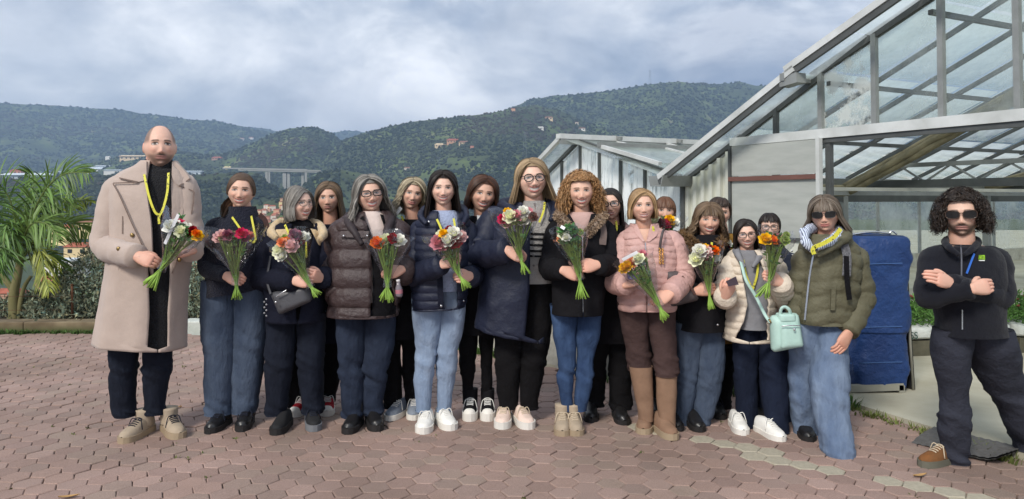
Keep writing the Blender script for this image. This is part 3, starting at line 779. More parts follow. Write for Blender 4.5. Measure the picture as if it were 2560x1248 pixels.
class Stack:
    """a garment body: horizontal outlines between the left and right edges seen in the photo, with real depth"""
    def __init__(s, rows, Z, e=0.82, nr=56, na=64, opening=None, puff=None, wr=0.004, seed=0, low=0.0, chev=0.0, quilt=None, fold=None):
        A = []
        for r_ in rows:
            py, xl, xr, d = r_[:4]; yo = r_[4] if len(r_) > 4 else 0.0
            a = P(xl, py, Z + yo); b = P(xr, py, Z + yo)
            A.append(((a[2] + b[2]) / 2, (a[0] + b[0]) / 2, (b[0] - a[0]) / 2, Z + yo, d))
        A = np.array(A); s.tab = A; s.Z = Z; s.e = e
        B = spline(A, nr); s.ring = B
        an = np.zeros((nr, na)); s.closed = opening is None
        if opening is None:
            an[:] = np.linspace(0, 2 * math.pi, na, endpoint=False)[None]
        else:
            oz = []; ol = []; orr = []
            for (py, xl, xr) in opening:
                a = P(xl, py, Z - 0.12); b = P(xr, py, Z - 0.12); oz.append(a[2]); ol.append(a[0]); orr.append(b[0])
            oz = np.array(oz)[::-1]; ol = np.array(ol)[::-1]; orr = np.array(orr)[::-1]
            zl = np.interp(B[:, 0], oz, ol); zr_ = np.interp(B[:, 0], oz, orr)
            above = B[:, 0] > oz[-1]; 
            n_ = 1 / e
            def ang(x):
                xx = np.clip((x - B[:, 1]) / B[:, 2], -0.97, 0.97); return np.arcsin(np.sign(xx) * np.abs(xx) ** n_)
            a0, a1 = ang(zr_), ang(zl) + 2 * math.pi
            below = B[:, 0] < oz[0]
            mid = (a0 + a1 - 2 * math.pi) / 2
            a0 = np.where(below, mid + 0.012, a0); a1 = np.where(below, mid + 2 * math.pi - 0.012, a1)
            an = a0[:, None] + (a1 - a0)[:, None] * np.linspace(0, 1, na)[None]
        sa, ca = np.sin(an), np.cos(an)
        ox = np.sign(sa) * np.abs(sa) ** e; oy = -np.sign(ca) * np.abs(ca) ** e
        x = B[:, 1][:, None] + B[:, 2][:, None] * ox; y = B[:, 3][:, None] + B[:, 4][:, None] * oy
        z = np.repeat(B[:, 0][:, None], na, 1)
        out = norm(np.stack([ox / np.maximum(B[:, 2][:, None], 0.02), oy / np.maximum(B[:, 4][:, None], 0.02), 0 * ox], -1))
        d = wr * 2.4 * fbm(np.stack([x * 7, y * 7, z * 5], -1), seed, 3) + wr * 0.8 * fbm(np.stack([x * 22, y * 22, z * 16], -1), seed + 5, 2)
        if puff:
            pitch, amp = puff[0], puff[1]
            phs = (z - z.max()) / pitch + chev * np.abs(np.sin(an)) + 0.10 * fbm(np.stack([x * 5, y * 5, z * 2], -1), seed + 9, 2)
            d = d + amp * (np.abs(np.sin(math.pi * phs)) ** 0.55 - 0.6)
            d = d + amp * 0.25 * fbm(np.stack([x * 30, y * 30, z * 45], -1), seed + 11, 2)
        if fold:      # drapery: vertical folds that open towards the hem
            t = np.linspace(0, 1, nr)[:, None]
            d = d + fold * t * np.sin(an * 9 + 2.5 * fbm(np.stack([x * 3, y * 3, z * 1.5], -1), seed + 3, 2))
        if low: # dip of the hem
            z = z + low * np.linspace(0, 1, nr)[:, None] ** 6 * np.sin(an)
        s.v = np.stack([x, y, z], -1) + out * d[..., None]
        s.nr, s.na = nr, na
    def add(s, mb, mi=0, cap_top=False, cap_bot=False, cc=None):
        f = grid_f(s.nr, s.na, closed=s.closed)
        if cap_top: f.append(tuple(range(s.na)))
        if cap_bot: f.append(tuple(range((s.nr - 1) * s.na, s.nr * s.na))[::-1])
        mb.add(s.v.reshape(-1, 3), f, mi, cc); return mb
    def surf(s, px, py, off=0.01):
        B = s.ring[np.argsort(s.ring[:, 0])]; Y = s.Z - 0.12
        for _ in range(4):
            p = P(px, py, Y); cx, rx, cyy, ry = (np.interp(p[2], B[:, 0], B[:, k]) for k in (1, 2, 3, 4))
            n_ = 2 / s.e; xx = min(abs((p[0] - cx) / max(rx, 1e-4)), 0.98)
            Y = cyy - ry * (1 - xx ** n_) ** (1 / n_) - off
        return P(px, py, Y)

def sleeve(mb, pts, rad, puff=None, wr=0.004, seed=0, n=20, nl=44, mi=0, flat=1.0, cap=True):
    """an arm of cloth through shoulder, elbow and wrist"""
    p = np.asarray(pts, float)
    if len(p) == 3:
        q = np.array([p[0], p[0] * 0.5 + p[1] * 0.5, p[1] * 0.88 + p[0] * 0.06 + p[2] * 0.06, p[1] * 0.5 + p[2] * 0.5, p[2]])
        rr = np.array([rad[0], (rad[0] + rad[1]) / 2, rad[1] * 1.05, (rad[1] + rad[2]) / 2, rad[2]])
    else: q = p; rr = np.asarray(rad, float)
    c = spline(np.concatenate([q, rr[:, None]], 1), nl); path, r0 = c[:, :3], c[:, 3]
    t, A, B = frames(path)
    ln = np.concatenate([[0], np.cumsum(np.linalg.norm(np.diff(path, axis=0), axis=1))])
    an = np.linspace(0, 2 * math.pi, n, endpoint=False)
    o = np.cos(an)[None, :, None] * A[:, None, :] + flat * np.sin(an)[None, :, None] * B[:, None, :]
    base = path[:, None, :] + r0[:, None, None] * o
    d = wr * 1.5 * fbm(base * 8, seed, 3) + wr * fbm(base * 24, seed + 4, 2)
    kn = np.exp(-((ln - ln[-1] * 0.55) / (0.16 * ln[-1])) ** 2)[:, None]           # creases at the elbow
    d = d + wr * 3.0 * (kn + 0.25) * (0.3 - np.abs(fbm(np.stack([base[..., 0] * 12, base[..., 1] * 12, base[..., 2] * 12 + 0 * base[..., 0]], -1) + ln[:, None, None] * 14, seed + 2, 2)))
    if puff:
        phs = ln[:, None] / puff[0] + 0.16 * fbm(base * 6, seed + 8, 2)
        d = d + puff[1] * (np.abs(np.sin(math.pi * phs)) ** 0.55 - 0.6)
    v = (base + o * d[..., None]).reshape(-1, 3)
    f = grid_f(nl, n)
    if cap: f += [tuple(range(n))[::-1], tuple(range((nl - 1) * n, nl * n))]
    mb.add(v, f, mi)
    # cuff hem
    return path, r0

def hand_vf(pose='grip', side=1):
    """palm, four fingers of different length and a thumb; x along the hand, z the back of the hand, +y thumb side"""
    m = MB()
    xs = np.array([-0.022, -0.012, 0.0, 0.03, 0.06, 0.083, 0.094]); hw = np.array([.024, .027, .028, .037, .042, .041, .032]); hh = np.array([.016, .020, .019, .018, .0155, .0135, .008])
    an = np.linspace(0, 2 * math.pi, 14, endpoint=False)
    v = np.array([(x, w_ * math.copysign(abs(math.cos(a)) ** .8, math.cos(a)), h_ * math.copysign(abs(math.sin(a)) ** .8, math.sin(a))) for x, w_, h_ in zip(xs, hw, hh) for a in an])
    m.add(v, [q_[::-1] for q_ in grid_f(len(xs), 14)] + [tuple(range(14)), tuple(range(6 * 14, 7 * 14))[::-1]])
    cu = {'grip': (48, 62, 38), 'fist': (72, 84, 50), 'relax': (14, 24, 14), 'flat': (4, 6, 4), 'hold': (34, 50, 30)}[pose]
    tips = []
    for i, (y, ln, r0) in enumerate(((.030, .074, .0098), (.0105, .082, .0100), (-.0095, .076, .0096), (-.0285, .060, .0086))):
        p = np.array((.082, y, 0.002)); a = 0.0; pts = [p - (0.02, 0, 0), p]; k_ = 1.0 + 0.05 * i
        for seg, c_ in zip((.45, .31, .24), cu):
            a += R(c_ * k_); stp = ln * seg
            pts.append(pts[-1] + np.array((math.cos(a) * stp, -0.012 * y / .03 * seg + (0.05 * y if pose in ('flat', 'relax') else 0), -math.sin(a) * stp)))
        path = spline(pts, 14); m.tube(path, r0 * np.interp(np.linspace(0, 1, 14), [0, .3, .85, .95, 1], [1.05, 1.0, .86, .7, .3]), 8)
        tips.append(path[-2])
    cl = {'grip': 0.55, 'fist': 0.7, 'hold': 0.45, 'relax': 0.15, 'flat': 0.0}[pose]
    pts = [(0.012, .018, -.006), (.034, .036, -.010 - .012 * cl), (.060, .050 - .012 * cl, -.016 - .03 * cl), (.084, .052 - .030 * cl, -.020 - .042 * cl)]
    path = spline(pts, 12); m.tube(path, 0.0115 * np.interp(np.linspace(0, 1, 12), [0, .5, .9, 1], [1.2, 1.0, .8, .4]), 8)
    v = np.concatenate(m.v); v[:, 1] *= side
    f = [q_[::-1] for q_ in m.f] if side < 0 else m.f
    return v, f
HANDS = {}
def put_hand(mb, W, d, nrm, side, pose, skin, sc_=1.0):
    if (pose, side) not in HANDS: HANDS[(pose, side)] = hand_vf(pose, side)
    v, f = HANDS[(pose, side)]
    d = norm(d); nrm = np.asarray(nrm, float); nrm = norm(nrm - d * np.dot(nrm, d)); y = np.cross(nrm, d)
    M = np.stack([d, y, nrm], 0)
    x = v[:, 0:1]
    kn = np.exp(-((v[:, 0] - 0.085) / 0.018) ** 2) * 0.10 + np.clip((v[:, 0] - 0.09) / 0.05, 0, 1) * 0.10
    c = np.asarray(skin)[None] * (1 - kn[:, None] * np.array((0.1, 0.9, 0.9)))
    mb.add(np.asarray(W) + (v * sc_) @ M, f, 0, c)

# ------------------------------------------------------------------ heads
def lips(x, zc, hw): return np.exp(-(x / hw) ** 4)
def head_vf(o):
    """one sculpted head; face towards -y, origin between the ears. o: options"""
    nlat, nlon = 84, 96
    th = np.linspace(0.0, math.pi, nlat + 1); s_ = np.linspace(-math.pi, math.pi, nlon, endpoint=False); ph = s_ - 0.42 * np.sin(s_)
    T, F = np.meshgrid(th, ph, indexing='ij')
    sr = np.sin(T) ** 0.80
    sx, sy, sz = sr * np.sin(F), -sr * np.cos(F), np.cos(T)
    x = sx * 0.0795; z = sz * 0.118
    y = np.where(sy < 0, sy * 0.093, sy * 0.100)
    lowt = np.clip((-z - 0.012) / 0.106, 0, 1)
    x = x * (1 - o.get('jaw', 0.40) * lowt ** 1.5) * (1 + 0.05 * np.exp(-((z + 0.02) / 0.03) ** 2))
    x = x * (1 - 0.06 * smooth01((z - 0.03) / 0.09))
    y = np.where(sy > 0, y * (1 - 0.55 * lowt ** 0.9), y * (1 - 0.06 * lowt))
    y = np.where((sy < 0), y + 0.012 * smooth01((z - 0.045) / 0.07), y)
    fr = np.clip(-sy * 2.2 - 0.2, 0, 1)
    ax = np.abs(x)
    g = lambda x0, z0, wx, wz: np.exp(-((ax - x0) / wx) ** 2 - ((z - z0) / wz) ** 2)
    sm = o.get('smile', 0.6); op = o.get('open', 0.0)
    dy = 0.0100 * g(.031, .007, .016, .011) - 0.0042 * g(.028, .026, .022, .008)
    dy = dy - 0.005 * g(.031, .003, .011, .0075)
    ridge = smooth01((0.022 - z) / 0.05) * smooth01((z + 0.052) / 0.014)
    dy = dy - (0.0018 + 0.0085 * smooth01((0.02 - z) / 0.055)) * np.exp(-(x / 0.0110) ** 2) * ridge - 0.0055 * np.exp(-(x / 0.012) ** 2 - ((z + 0.036) / 0.010) ** 2)
    dy = dy - 0.006 * g(.0125, -.040, .0055, .0065) + 0.003 * np.exp(-(x / .005) ** 2 - ((z + .052) / .007) ** 2)
    dy = dy - (0.004 + 0.0045 * sm) * g(.041, -.027, .017, .015) + 0.0060 * max(sm, 0) * g(.031, -.052, .005, .016)
    zm = -0.0665 + 0.010 * sm * (ax / 0.027) ** 2
    hw = 0.0255 + 0.0075 * max(sm, 0)
    dz_ = z - zm; ml = lips(x, zm, hw); gap = 0.0015 + 0.0070 * op
    dy = dy - 0.0042 * ml * np.exp(-((dz_ - gap - .004) / .0042) ** 2) - 0.0052 * ml * np.exp(-((dz_ + gap + .005) / .0052) ** 2) + 0.003 * ml * np.exp(-(dz_ / (gap + .001)) ** 2)
    dy = dy - 0.008 * np.exp(-(x / 0.019) ** 2 - ((z + 0.101) / 0.012) ** 2) + 0.0035 * np.exp(-(x / .02) ** 2 - ((z + .087) / .006) ** 2)
    y = y + dy * fr
    v = np.stack([x, y, z], -1).reshape(-1, 3)
    f = [q_[::-1] for q_ in grid_f(nlat + 1, nlon)]
    f = [tuple(q_[::-1]) for q_ in f]
    # skin colours, with shade painted in round the eyes and under the nose
    sk = np.asarray(o['skin'], float); C = np.broadcast_to(sk, x.shape + (3,)).copy()
    def mixc(mask, c):
        nonlocal C
        C = C * (1 - mask[..., None]) + np.asarray(c, float) * mask[..., None]
    blush = fr * (0.40 * g(.042, -.026, .020, .016) + 0.35 * np.exp(-(x / .014) ** 2 - ((z + .036) / .012) ** 2))
    mixc(blush, sk * (1.02, 0.72, 0.68))
    mixc(fr * 0.50 * g(.031, .005, .019, .012), sk * (0.66, 0.52, 0.48))  # shade of the eye sockets, painted into the skin colour
    if o.get('stubble'):
        ma = fr * smooth01((-z - 0.040) / 0.018) * o['stubble'] * (1 - 0.5 * np.exp(-(x / .013) ** 2 - ((z + .09) / .01) ** 2))
        mou = np.exp(-(x / .026) ** 4 - ((z + 0.053) / .007) ** 2) * o['stubble'] * fr * 0.55
        chk = 1 - np.exp(-((ax - .035) / .02) ** 2 - ((z + .03) / .022) ** 2)
        mixc(np.clip(ma * chk + mou, 0, 1), o.get('beard', (0.05, 0.035, 0.025)))
    lipm = fr * ml * np.clip(np.exp(-((dz_ - gap - .0035) / .0040) ** 4) + np.exp(-((dz_ + gap + .0045) / .0050) ** 4), 0, 1)
    mixc(np.clip(lipm * 1.3, 0, 1) * 0.92, o.get('lip', (0.44, 0.13, 0.12)))
    if op > 0.15:
        mt = fr * np.exp(-(x / (hw * 0.86)) ** 6) * np.exp(-(dz_ / (gap * 1.0)) ** 4); mixc(np.clip(mt, 0, 1), (0.16, 0.05, 0.045))
        te = fr * np.exp(-(x / (hw * 0.74)) ** 8) * np.exp(-((dz_ - gap * 0.2) / (gap * 0.74)) ** 6); mixc(np.clip(te, 0, 1), (0.80, 0.76, 0.70))
    else:
        mixc(np.clip(fr * np.exp(-(x / hw) ** 6) * np.exp(-(dz_ / .0016) ** 2) * 0.8, 0, 1), (0.20, 0.07, 0.06))
    mixc(np.clip(fr * np.exp(-((ax - .0085) / .0040) ** 2 - ((z + .0475) / .0028) ** 2) * 0.85, 0, 1), sk * 0.25)  # nostrils as dark paint, for the shadow under the nose
    ey = o.get('eye', 0.0058) + 0.0014; ex = (ax - .0315) / .0165
    al = np.clip(1 - ex ** 2, 0, 1) ** 0.5; ez = z - 0.0055 + 0.0012 * ex
    inside = smooth01((ey * al - np.abs(ez)) / 0.0018 + 0.5) * (al > 0) * fr
    mixc(inside, (0.62, 0.58, 0.55))
    ir = np.exp(-(((ax - .0315) / .0074) ** 2 + (ez / .0080) ** 2) ** 2) * inside; mixc(np.clip(ir * 1.2, 0, 1), o.get('iris', (0.035, 0.022, 0.015)))
    lash = fr * (np.abs(ex) < 1.12) * np.exp(-((ez - ey * al - 0.0008) / .0028) ** 2); mixc(np.clip(lash * 1.3, 0, 1), (0.028, 0.018, 0.014))
    lash2 = fr * (np.abs(ex) < 1.05) * np.exp(-((ez + ey * al + .0006) / .0020) ** 2) * 0.7; mixc(lash2, (0.10, 0.06, 0.05))
    bz = 0.0255 - 0.0045 * ((ax - .028) / .022) ** 2 + o.get('brow_up', 0.0)
    brow = fr * smooth01((ax - .010) / .006) * smooth01((.053 - ax) / .008) * np.exp(-((z - bz) / o.get('brow_w', .0032)) ** 4); mixc(np.clip(brow * o.get('brow_k', 0.95), 0, 1), o.get('brow', (0.05, 0.035, 0.025)))
    if o.get('buzz'):
        rad_ = np.maximum(smooth01((np.abs(F) - 0.72) / 0.22) * smooth01((z - 0.002) / 0.03), smooth01((z - 0.105) / 0.02) * smooth01((np.abs(F) - 0.3) / 0.4))
        mixc(np.clip(rad_ * o['buzz'], 0, 1), (0.10, 0.075, 0.062))
    C = C.reshape(-1, 3)
    m = MB(); m.add(v, f, 0, C)
    for s2 in (-1, 1):
        u_, f_ = ell_vf(10, 8); ev = u_ * (0.008, 0.017, 0.030); ev[:, 0] += 0.004 * np.abs(u_[:, 1]); m.add(ev * (s2, 1, 1) + (s2 * 0.0775, 0.012, -0.006), f_ if s2 > 0 else [q_[::-1] for q_ in f_], 0, sk * (1.0, 0.82, 0.78))
    return m
def head_T(o):
    """head space -> world"""
    big = o.get('big', 0.02) * (o['chin'] - o['top'])
    c = P(o['cx'], (o['top'] - big + o['chin'] + big * 0.15) / 2, o['Z'])
    s = (o['chin'] - o['top'] + big * 1.15) / ppm(o['Z']) / 0.236
    M = Matrix.Rotation(R(o.get('yaw', 0)) - 0.9 * math.atan2(c[0], c[1]), 3, 'Z') @ Matrix.Rotation(R(-o.get('pitch', 0)), 3, 'X') @ Matrix.Rotation(R(o.get('roll', 0)), 3, 'Y')
    M = np.array(M) * s * np.array((o.get('wide', 1.06), 1.0, 1.0))[None, :]
    return (lambda v: np.asarray(v, float) @ M.T + c), s, c

# ------------------------------------------------------------------ hair
SKULL = np.array((0.0815, 0.101, 0.1205))
def slerp(a, b, t):
    d = np.clip(np.sum(a * b, -1, keepdims=True), -1, 1); w_ = np.arccos(d); sw = np.maximum(np.sin(w_), 1e-4)
    return (np.sin((1 - t) * w_) * a[..., None, :].swapaxes(-2, -2)[..., 0, :] + np.sin(t * w_) * b) / sw
def slerp_path(a, b, n):
    t = np.linspace(0, 1, n)[None, :, None]; d = np.clip(np.sum(a * b, -1), -0.999, 0.999); w_ = np.arccos(d)[:, None, None]
    return (np.sin((1 - t) * w_) * a[:, None, :] + np.sin(t * w_) * b[:, None, :]) / np.sin(w_)
def ribbons(m, path, wid, cols, rg, twist=0.5):
    """path (N,T,3) -> flat tapering locks"""
    Nn, Tn, _ = path.shape
    tan = norm(np.gradient(path, axis=1)); rad_ = norm(path * (1, 1, 0.4) + 1e-4)
    sd_ = norm(np.cross(tan, rad_)); nr_ = np.cross(sd_, tan)
    tw = rg.uniform(-twist, twist, (Nn, 1, 1)); sd_ = sd_ * np.cos(tw) + nr_ * np.sin(tw)
    tp = np.interp(np.linspace(0, 1, Tn), [0, 0.12, 0.75, 1], [0.6, 1.0, 0.9, 0.25])[None, :, None]
    w_ = np.asarray(wid)[:, None, None] * tp
    v = np.stack([path - sd_ * w_, path + sd_ * w_], 2).reshape(-1, 3)
    ii = (np.arange(Nn)[:, None] * Tn * 2 + np.arange(Tn - 1)[None, :] * 2)
    f = np.stack([ii, ii + 1, ii + 3, ii + 2], -1).reshape(-1, 4)
    m.add(v, f.tolist(), 0, np.repeat(cols, Tn * 2, 0))
def hair_cap(m, c, face, front=0.57, low=-0.35, grow=1.035, back_low=None):
    nu, nv = 56, 34
    th = np.linspace(0.02, 2.3, nv); ph = np.linspace(-math.pi, math.pi, nu, endpoint=False)
    T, F = np.meshgrid(th, ph, indexing='ij'); sr = np.sin(T) ** 0.85
    v = np.stack([sr * np.sin(F), -sr * np.cos(F), np.cos(T)], -1)
    lim = np.where(np.abs(F) < R(face), front, np.where(np.abs(F) < R(face + 25), front + (low - front) * (np.abs(F) - R(face)) / R(25), low))
    keep = np.cos(T) > lim
    w3 = (v * SKULL * grow).reshape(-1, 3)
    w3[:, 1] = np.where(w3[:, 1] > 0, w3[:, 1] * (1 - 0.35 * np.clip((-w3[:, 2] - 0.01) / .1, 0, 1)), w3[:, 1] + 0.010 * smooth01((w3[:, 2] - .045) / .07))
    idx_ = np.arange(nu * nv).reshape(nv, nu); f = []
    for i in range(nv - 1):
        for j in range(nu):
            q_ = (idx_[i, j], idx_[i + 1, j], idx_[i + 1, (j + 1) % nu], idx_[i, (j + 1) % nu])
            if keep[i, j] and keep[i + 1, j]: f.append(q_)
    m.add(w3, f, 0, np.asarray(c) * 0.8)
def hair_long(o, rg):
    """parted hair that follows the skull and then falls"""
    m = MB(); N_ = o.get('n', 1250); face = o.get('face', 52) + 11; Ls = o['L']; c1, c2 = np.array(o['c1']), np.array(o['c2'])
    hair_cap(m, (c1 + c2) / 2, face, low=-0.30)
    k = rg.random(N_) ** 0.85; sgn = np.where(rg.random(N_) < 0.5, -1, 1)
    phi = R(face) + k * (math.pi - R(face)); phi = phi + rg.normal(0, 0.05, N_)
    st = norm(np.stack([o.get('part', 0) / 0.0775 + sgn * rg.uniform(0, .10, N_), -0.66 + 0.95 * k ** 0.8 + rg.normal(0, .05, N_), np.full(N_, 0.78)], -1))
    en = norm(np.stack([sgn * np.sin(phi), -np.cos(phi), np.full(N_, -0.10)], -1))
    off = rg.uniform(0.02, 0.02 + o.get('vol', 0.12), N_)
    p1 = slerp_path(st, en, 9)
    lift = 1 + off[:, None, None] * np.interp(np.linspace(0, 1, 9), [0, .5, 1], [0.5, 1.0, 1.0])[None, :, None]
    p1 = p1 * SKULL * lift
    p1[..., 1] += 0.010 * smooth01((p1[..., 2] - .045) / .07) * (p1[..., 1] < 0)
    outw = np.stack([sgn * np.sin(phi), -np.cos(phi), 0 * phi], -1)
    Lk = Ls * rg.uniform(0.82, 1.06, N_) + 0.02
    Lk = np.where(k < 0.25, Lk * o.get('front_len', 1.0), Lk)
    t = np.linspace(0, 1, 9)[None, 1:, None]
    fl = o.get('flare', 0.0); cu_ = o.get('curl_in', 0.0)
    p2 = p1[:, -1:, :] + np.concatenate([np.zeros((N_, 8, 2)), -Lk[:, None, None] * t], -1) + outw[:, None, :] * (fl * t - cu_ * t ** 3) 
    # at the back the hair closes in behind the neck
    bk = np.clip((k - 0.35) / 0.4, 0, 1)[:, None, None]
    p2[..., 1] -= (bk * 0.03 * t * (p2[..., 1:2] > 0))[..., 0]
    path = np.concatenate([p1, p2], 1); Tn = path.shape[1]
    if o.get('wave'):
        tt = np.linspace(0, 1, Tn)[None, :]; amp = o['wave'] * np.clip(tt * 1.6 - 0.25, 0, 1); fq = o.get('freq', 16)
        ph0 = rg.uniform(0, 6.28, (N_, 1)); side = np.cross(outw, (0, 0, 1.0))
        path = path + (amp * np.sin(fq * tt + ph0))[..., None] * side[:, None, :] + (amp * np.cos(fq * tt + ph0))[..., None] * outw[:, None, :] * 0.7
    mixk = rg.random((N_, 1)); cols = (c1 * mixk + c2 * (1 - mixk)) * rg.uniform(0.75, 1.2, (N_, 1))
    ribbons(m, path, rg.uniform(0.0016, 0.0042, N_) * o.get('wid', 1.0), cols, rg)
    if o.get('tail'):
        base = spline(o['tail'], 18); jit = rg.normal(0, 1, (60, 1, 3)) * np.interp(np.linspace(0, 1, 18), [0, .15, .7, 1], [.010, .016, .014, .006])[None, :, None]
        mixk = rg.random((60, 1)); ribbons(m, base[None] + jit, np.full(60, 0.005), (c1 * mixk + c2 * (1 - mixk)) * rg.uniform(0.75, 1.2, (60, 1)), rg)
    if o.get('bangs'):
        Nb = 130; bx = rg.uniform(-1, 1, Nb); F = bx * R(face + 6)
        st = norm(np.stack([0.28 * bx, -0.42 + rg.normal(0, .06, Nb), np.full(Nb, 0.86)], -1)); en = norm(np.stack([np.sin(F), -np.cos(F), np.full(Nb, o['bangs']) + rg.normal(0, .035, Nb) - 0.10 * np.abs(bx)], -1))
        p = slerp_path(st, en, 10) * SKULL * (1 + rg.uniform(0.03, 0.10, (Nb, 1, 1))); mixk = rg.random((Nb, 1))
        ribbons(m, p, rg.uniform(0.004, 0.0075, Nb), (c1 * mixk + c2 * (1 - mixk)) * rg.uniform(0.75, 1.15, (Nb, 1)), rg)
    return m
def hair_back(o, rg):
    """combed back from the hairline into a tail"""
    m = MB(); c1, c2 = np.array(o['c1']), np.array(o['c2']); hair_cap(m, (c1 + c2) / 2, 60, front=0.50, low=-0.28, grow=1.06)
    N_ = 420; F = rg.uniform(-math.pi, math.pi, N_)
    zf = np.where(np.abs(F) < R(52), 0.50, np.where(np.abs(F) < R(80), 0.12, -0.15)) + rg.uniform(0, 0.2, N_)
    h = np.sqrt(np.maximum(1 - zf ** 2, 0.05)); st = norm(np.stack([h * np.sin(F), -h * np.cos(F), zf], -1))
    en = norm(np.stack([rg.normal(0, .06, N_), np.full(N_, 0.98), rg.normal(-0.05, .08, N_)], -1))
    p = slerp_path(st, en, 12) * SKULL * (1.05 + rg.uniform(0.0, 0.08, (N_, 1, 1))); p[..., 1] += 0.010 * smooth01((p[..., 2] - .045) / .07) * (p[..., 1] < 0)
    mixk = rg.random((N_, 1)); ribbons(m, p, rg.uniform(0.004, 0.007, N_), (c1 * mixk + c2 * (1 - mixk)) * rg.uniform(0.75, 1.2, (N_, 1)), rg)
    if o.get('tail'):
        Nt_ = 60; base = spline(o['tail'], 14); jit = rg.normal(0, 1, (Nt_, 1, 3)) * np.interp(np.linspace(0, 1, 14), [0, .15, .7, 1], [.010, .018, .016, .006])[None, :, None]
        mixk = rg.random((Nt_, 1)); ribbons(m, base[None] + jit, np.full(Nt_, 0.006), (c1 * mixk + c2 * (1 - mixk)) * rg.uniform(0.75, 1.2, (Nt_, 1)), rg)
    return m
def hair_short(o, rg):
    m = MB(); c1, c2 = np.array(o['c1']), np.array(o['c2']); hair_cap(m, (c1 + c2) / 2, 58, front=0.55, low=-0.30, grow=1.05)
    N_ = 520; F = rg.uniform(-math.pi, math.pi, N_); A_ = np.abs(F)
    ze = np.where(A_ < R(58), o.get('fringe', 0.42), np.where(A_ < R(100), -0.10, -0.45)) + rg.normal(0, 0.06, N_)
    h = np.sqrt(np.maximum(1 - ze ** 2, 0.05)); en = norm(np.stack([h * np.sin(F), -h * np.cos(F), ze], -1))
    st = norm(np.stack([0.25 * np.sin(F) + o.get('part', 0.0), -0.25 * np.cos(F) + 0.05, np.full(N_, 0.95)], -1))
    p = slerp_path(st, en, 10) * SKULL * (1.04 + rg.uniform(0.0, o.get('vol', 0.10), (N_, 1, 1)) * np.interp(np.linspace(0, 1, 10), [0, .6, 1], [.6, 1, .7])[None, :, None])
    mixk = rg.random((N_, 1)); ribbons(m, p, rg.uniform(0.004, 0.008, N_), (c1 * mixk + c2 * (1 - mixk)) * rg.uniform(0.75, 1.2, (N_, 1)), rg)
    return m
def hair_curly(o, rg):
    """ringlets standing off the scalp all round"""
    m = MB(); c1, c2 = np.array(o['c1']), np.array(o['c2']); face = o.get('face', 50); hair_cap(m, (c1 + c2) / 2, face, front=0.64, low=-0.4)
    N_ = o.get('n', 900); Tn = 22
    d = norm(rg.normal(0, 1, (N_ * 3, 3))); F = np.arctan2(d[:, 0], -d[:, 1])
    keep = (d[:, 2] > np.where(np.abs(F) < R(face), 0.66, o.get('low', -0.62))); d = d[keep][:N_]; N_ = len(d); F = np.arctan2(d[:, 0], -d[:, 1])
    Ln = o['R'] * rg.uniform(0.45, 1.0, N_) * (1 - 0.45 * np.clip(d[:, 2], 0, 1)) * np.where((np.abs(F) < R(face + 10)) & (d[:, 2] > 0.4), 0.7, 1.0)
    t = np.linspace(0, 1, Tn)[None, :, None]
    root = d * SKULL * 1.0
    side = norm(np.stack([np.sin(F), -np.cos(F), 0 * F], -1))
    dirv = norm(d * (1, 1, 1.0) + side * 0.25)
    path = root[:, None, :] + dirv[:, None, :] * Ln[:, None, None] * t
    path[..., 2] -= (o.get('droop', 0.10) * t[..., 0] ** 2) * np.clip(1.2 - d[:, 2:3], 0.2, 2)
    rc = o.get('rc', 0.010) * rg.uniform(0.6, 1.3, (N_, 1)); fq = rg.uniform(16, 27, (N_, 1)); ph0 = rg.uniform(0, 6.28, (N_, 1))
    a = norm(np.cross(dirv, rg.normal(0, 1, (N_, 3)))); b = np.cross(dirv, a); tt = t[..., 0]
    path = path + (rc * np.sin(fq * tt + ph0) * np.minimum(tt * 4, 1))[..., None] * a[:, None, :] + (rc * np.cos(fq * tt + ph0) * np.minimum(tt * 4, 1))[..., None] * b[:, None, :]
    # keep the face free
    fm = (np.abs(np.arctan2(path[..., 0], -path[..., 1])) < R(face - 8)) & (path[..., 1] < 0) & (path[..., 2] < 0.070) & (path[..., 2] > -0.2)
    sg = np.where(path[..., 0] >= 0, 1, -1); path[..., 0] = np.where(fm, sg * np.maximum(np.abs(path[..., 0]), 0.066), path[..., 0]); path[..., 1] = np.where(fm, np.maximum(path[..., 1], -0.05), path[..., 1])
    mixk = rg.random((N_, 1)); ribbons(m, path, rg.uniform(0.0016, 0.0032, N_), (c1 * mixk + c2 * (1 - mixk)) * rg.uniform(0.7, 1.25, (N_, 1)), rg, twist=1.2)
    return m
HAIR = {'long': hair_long, 'back': hair_back, 'short': hair_short, 'curly': hair_curly}

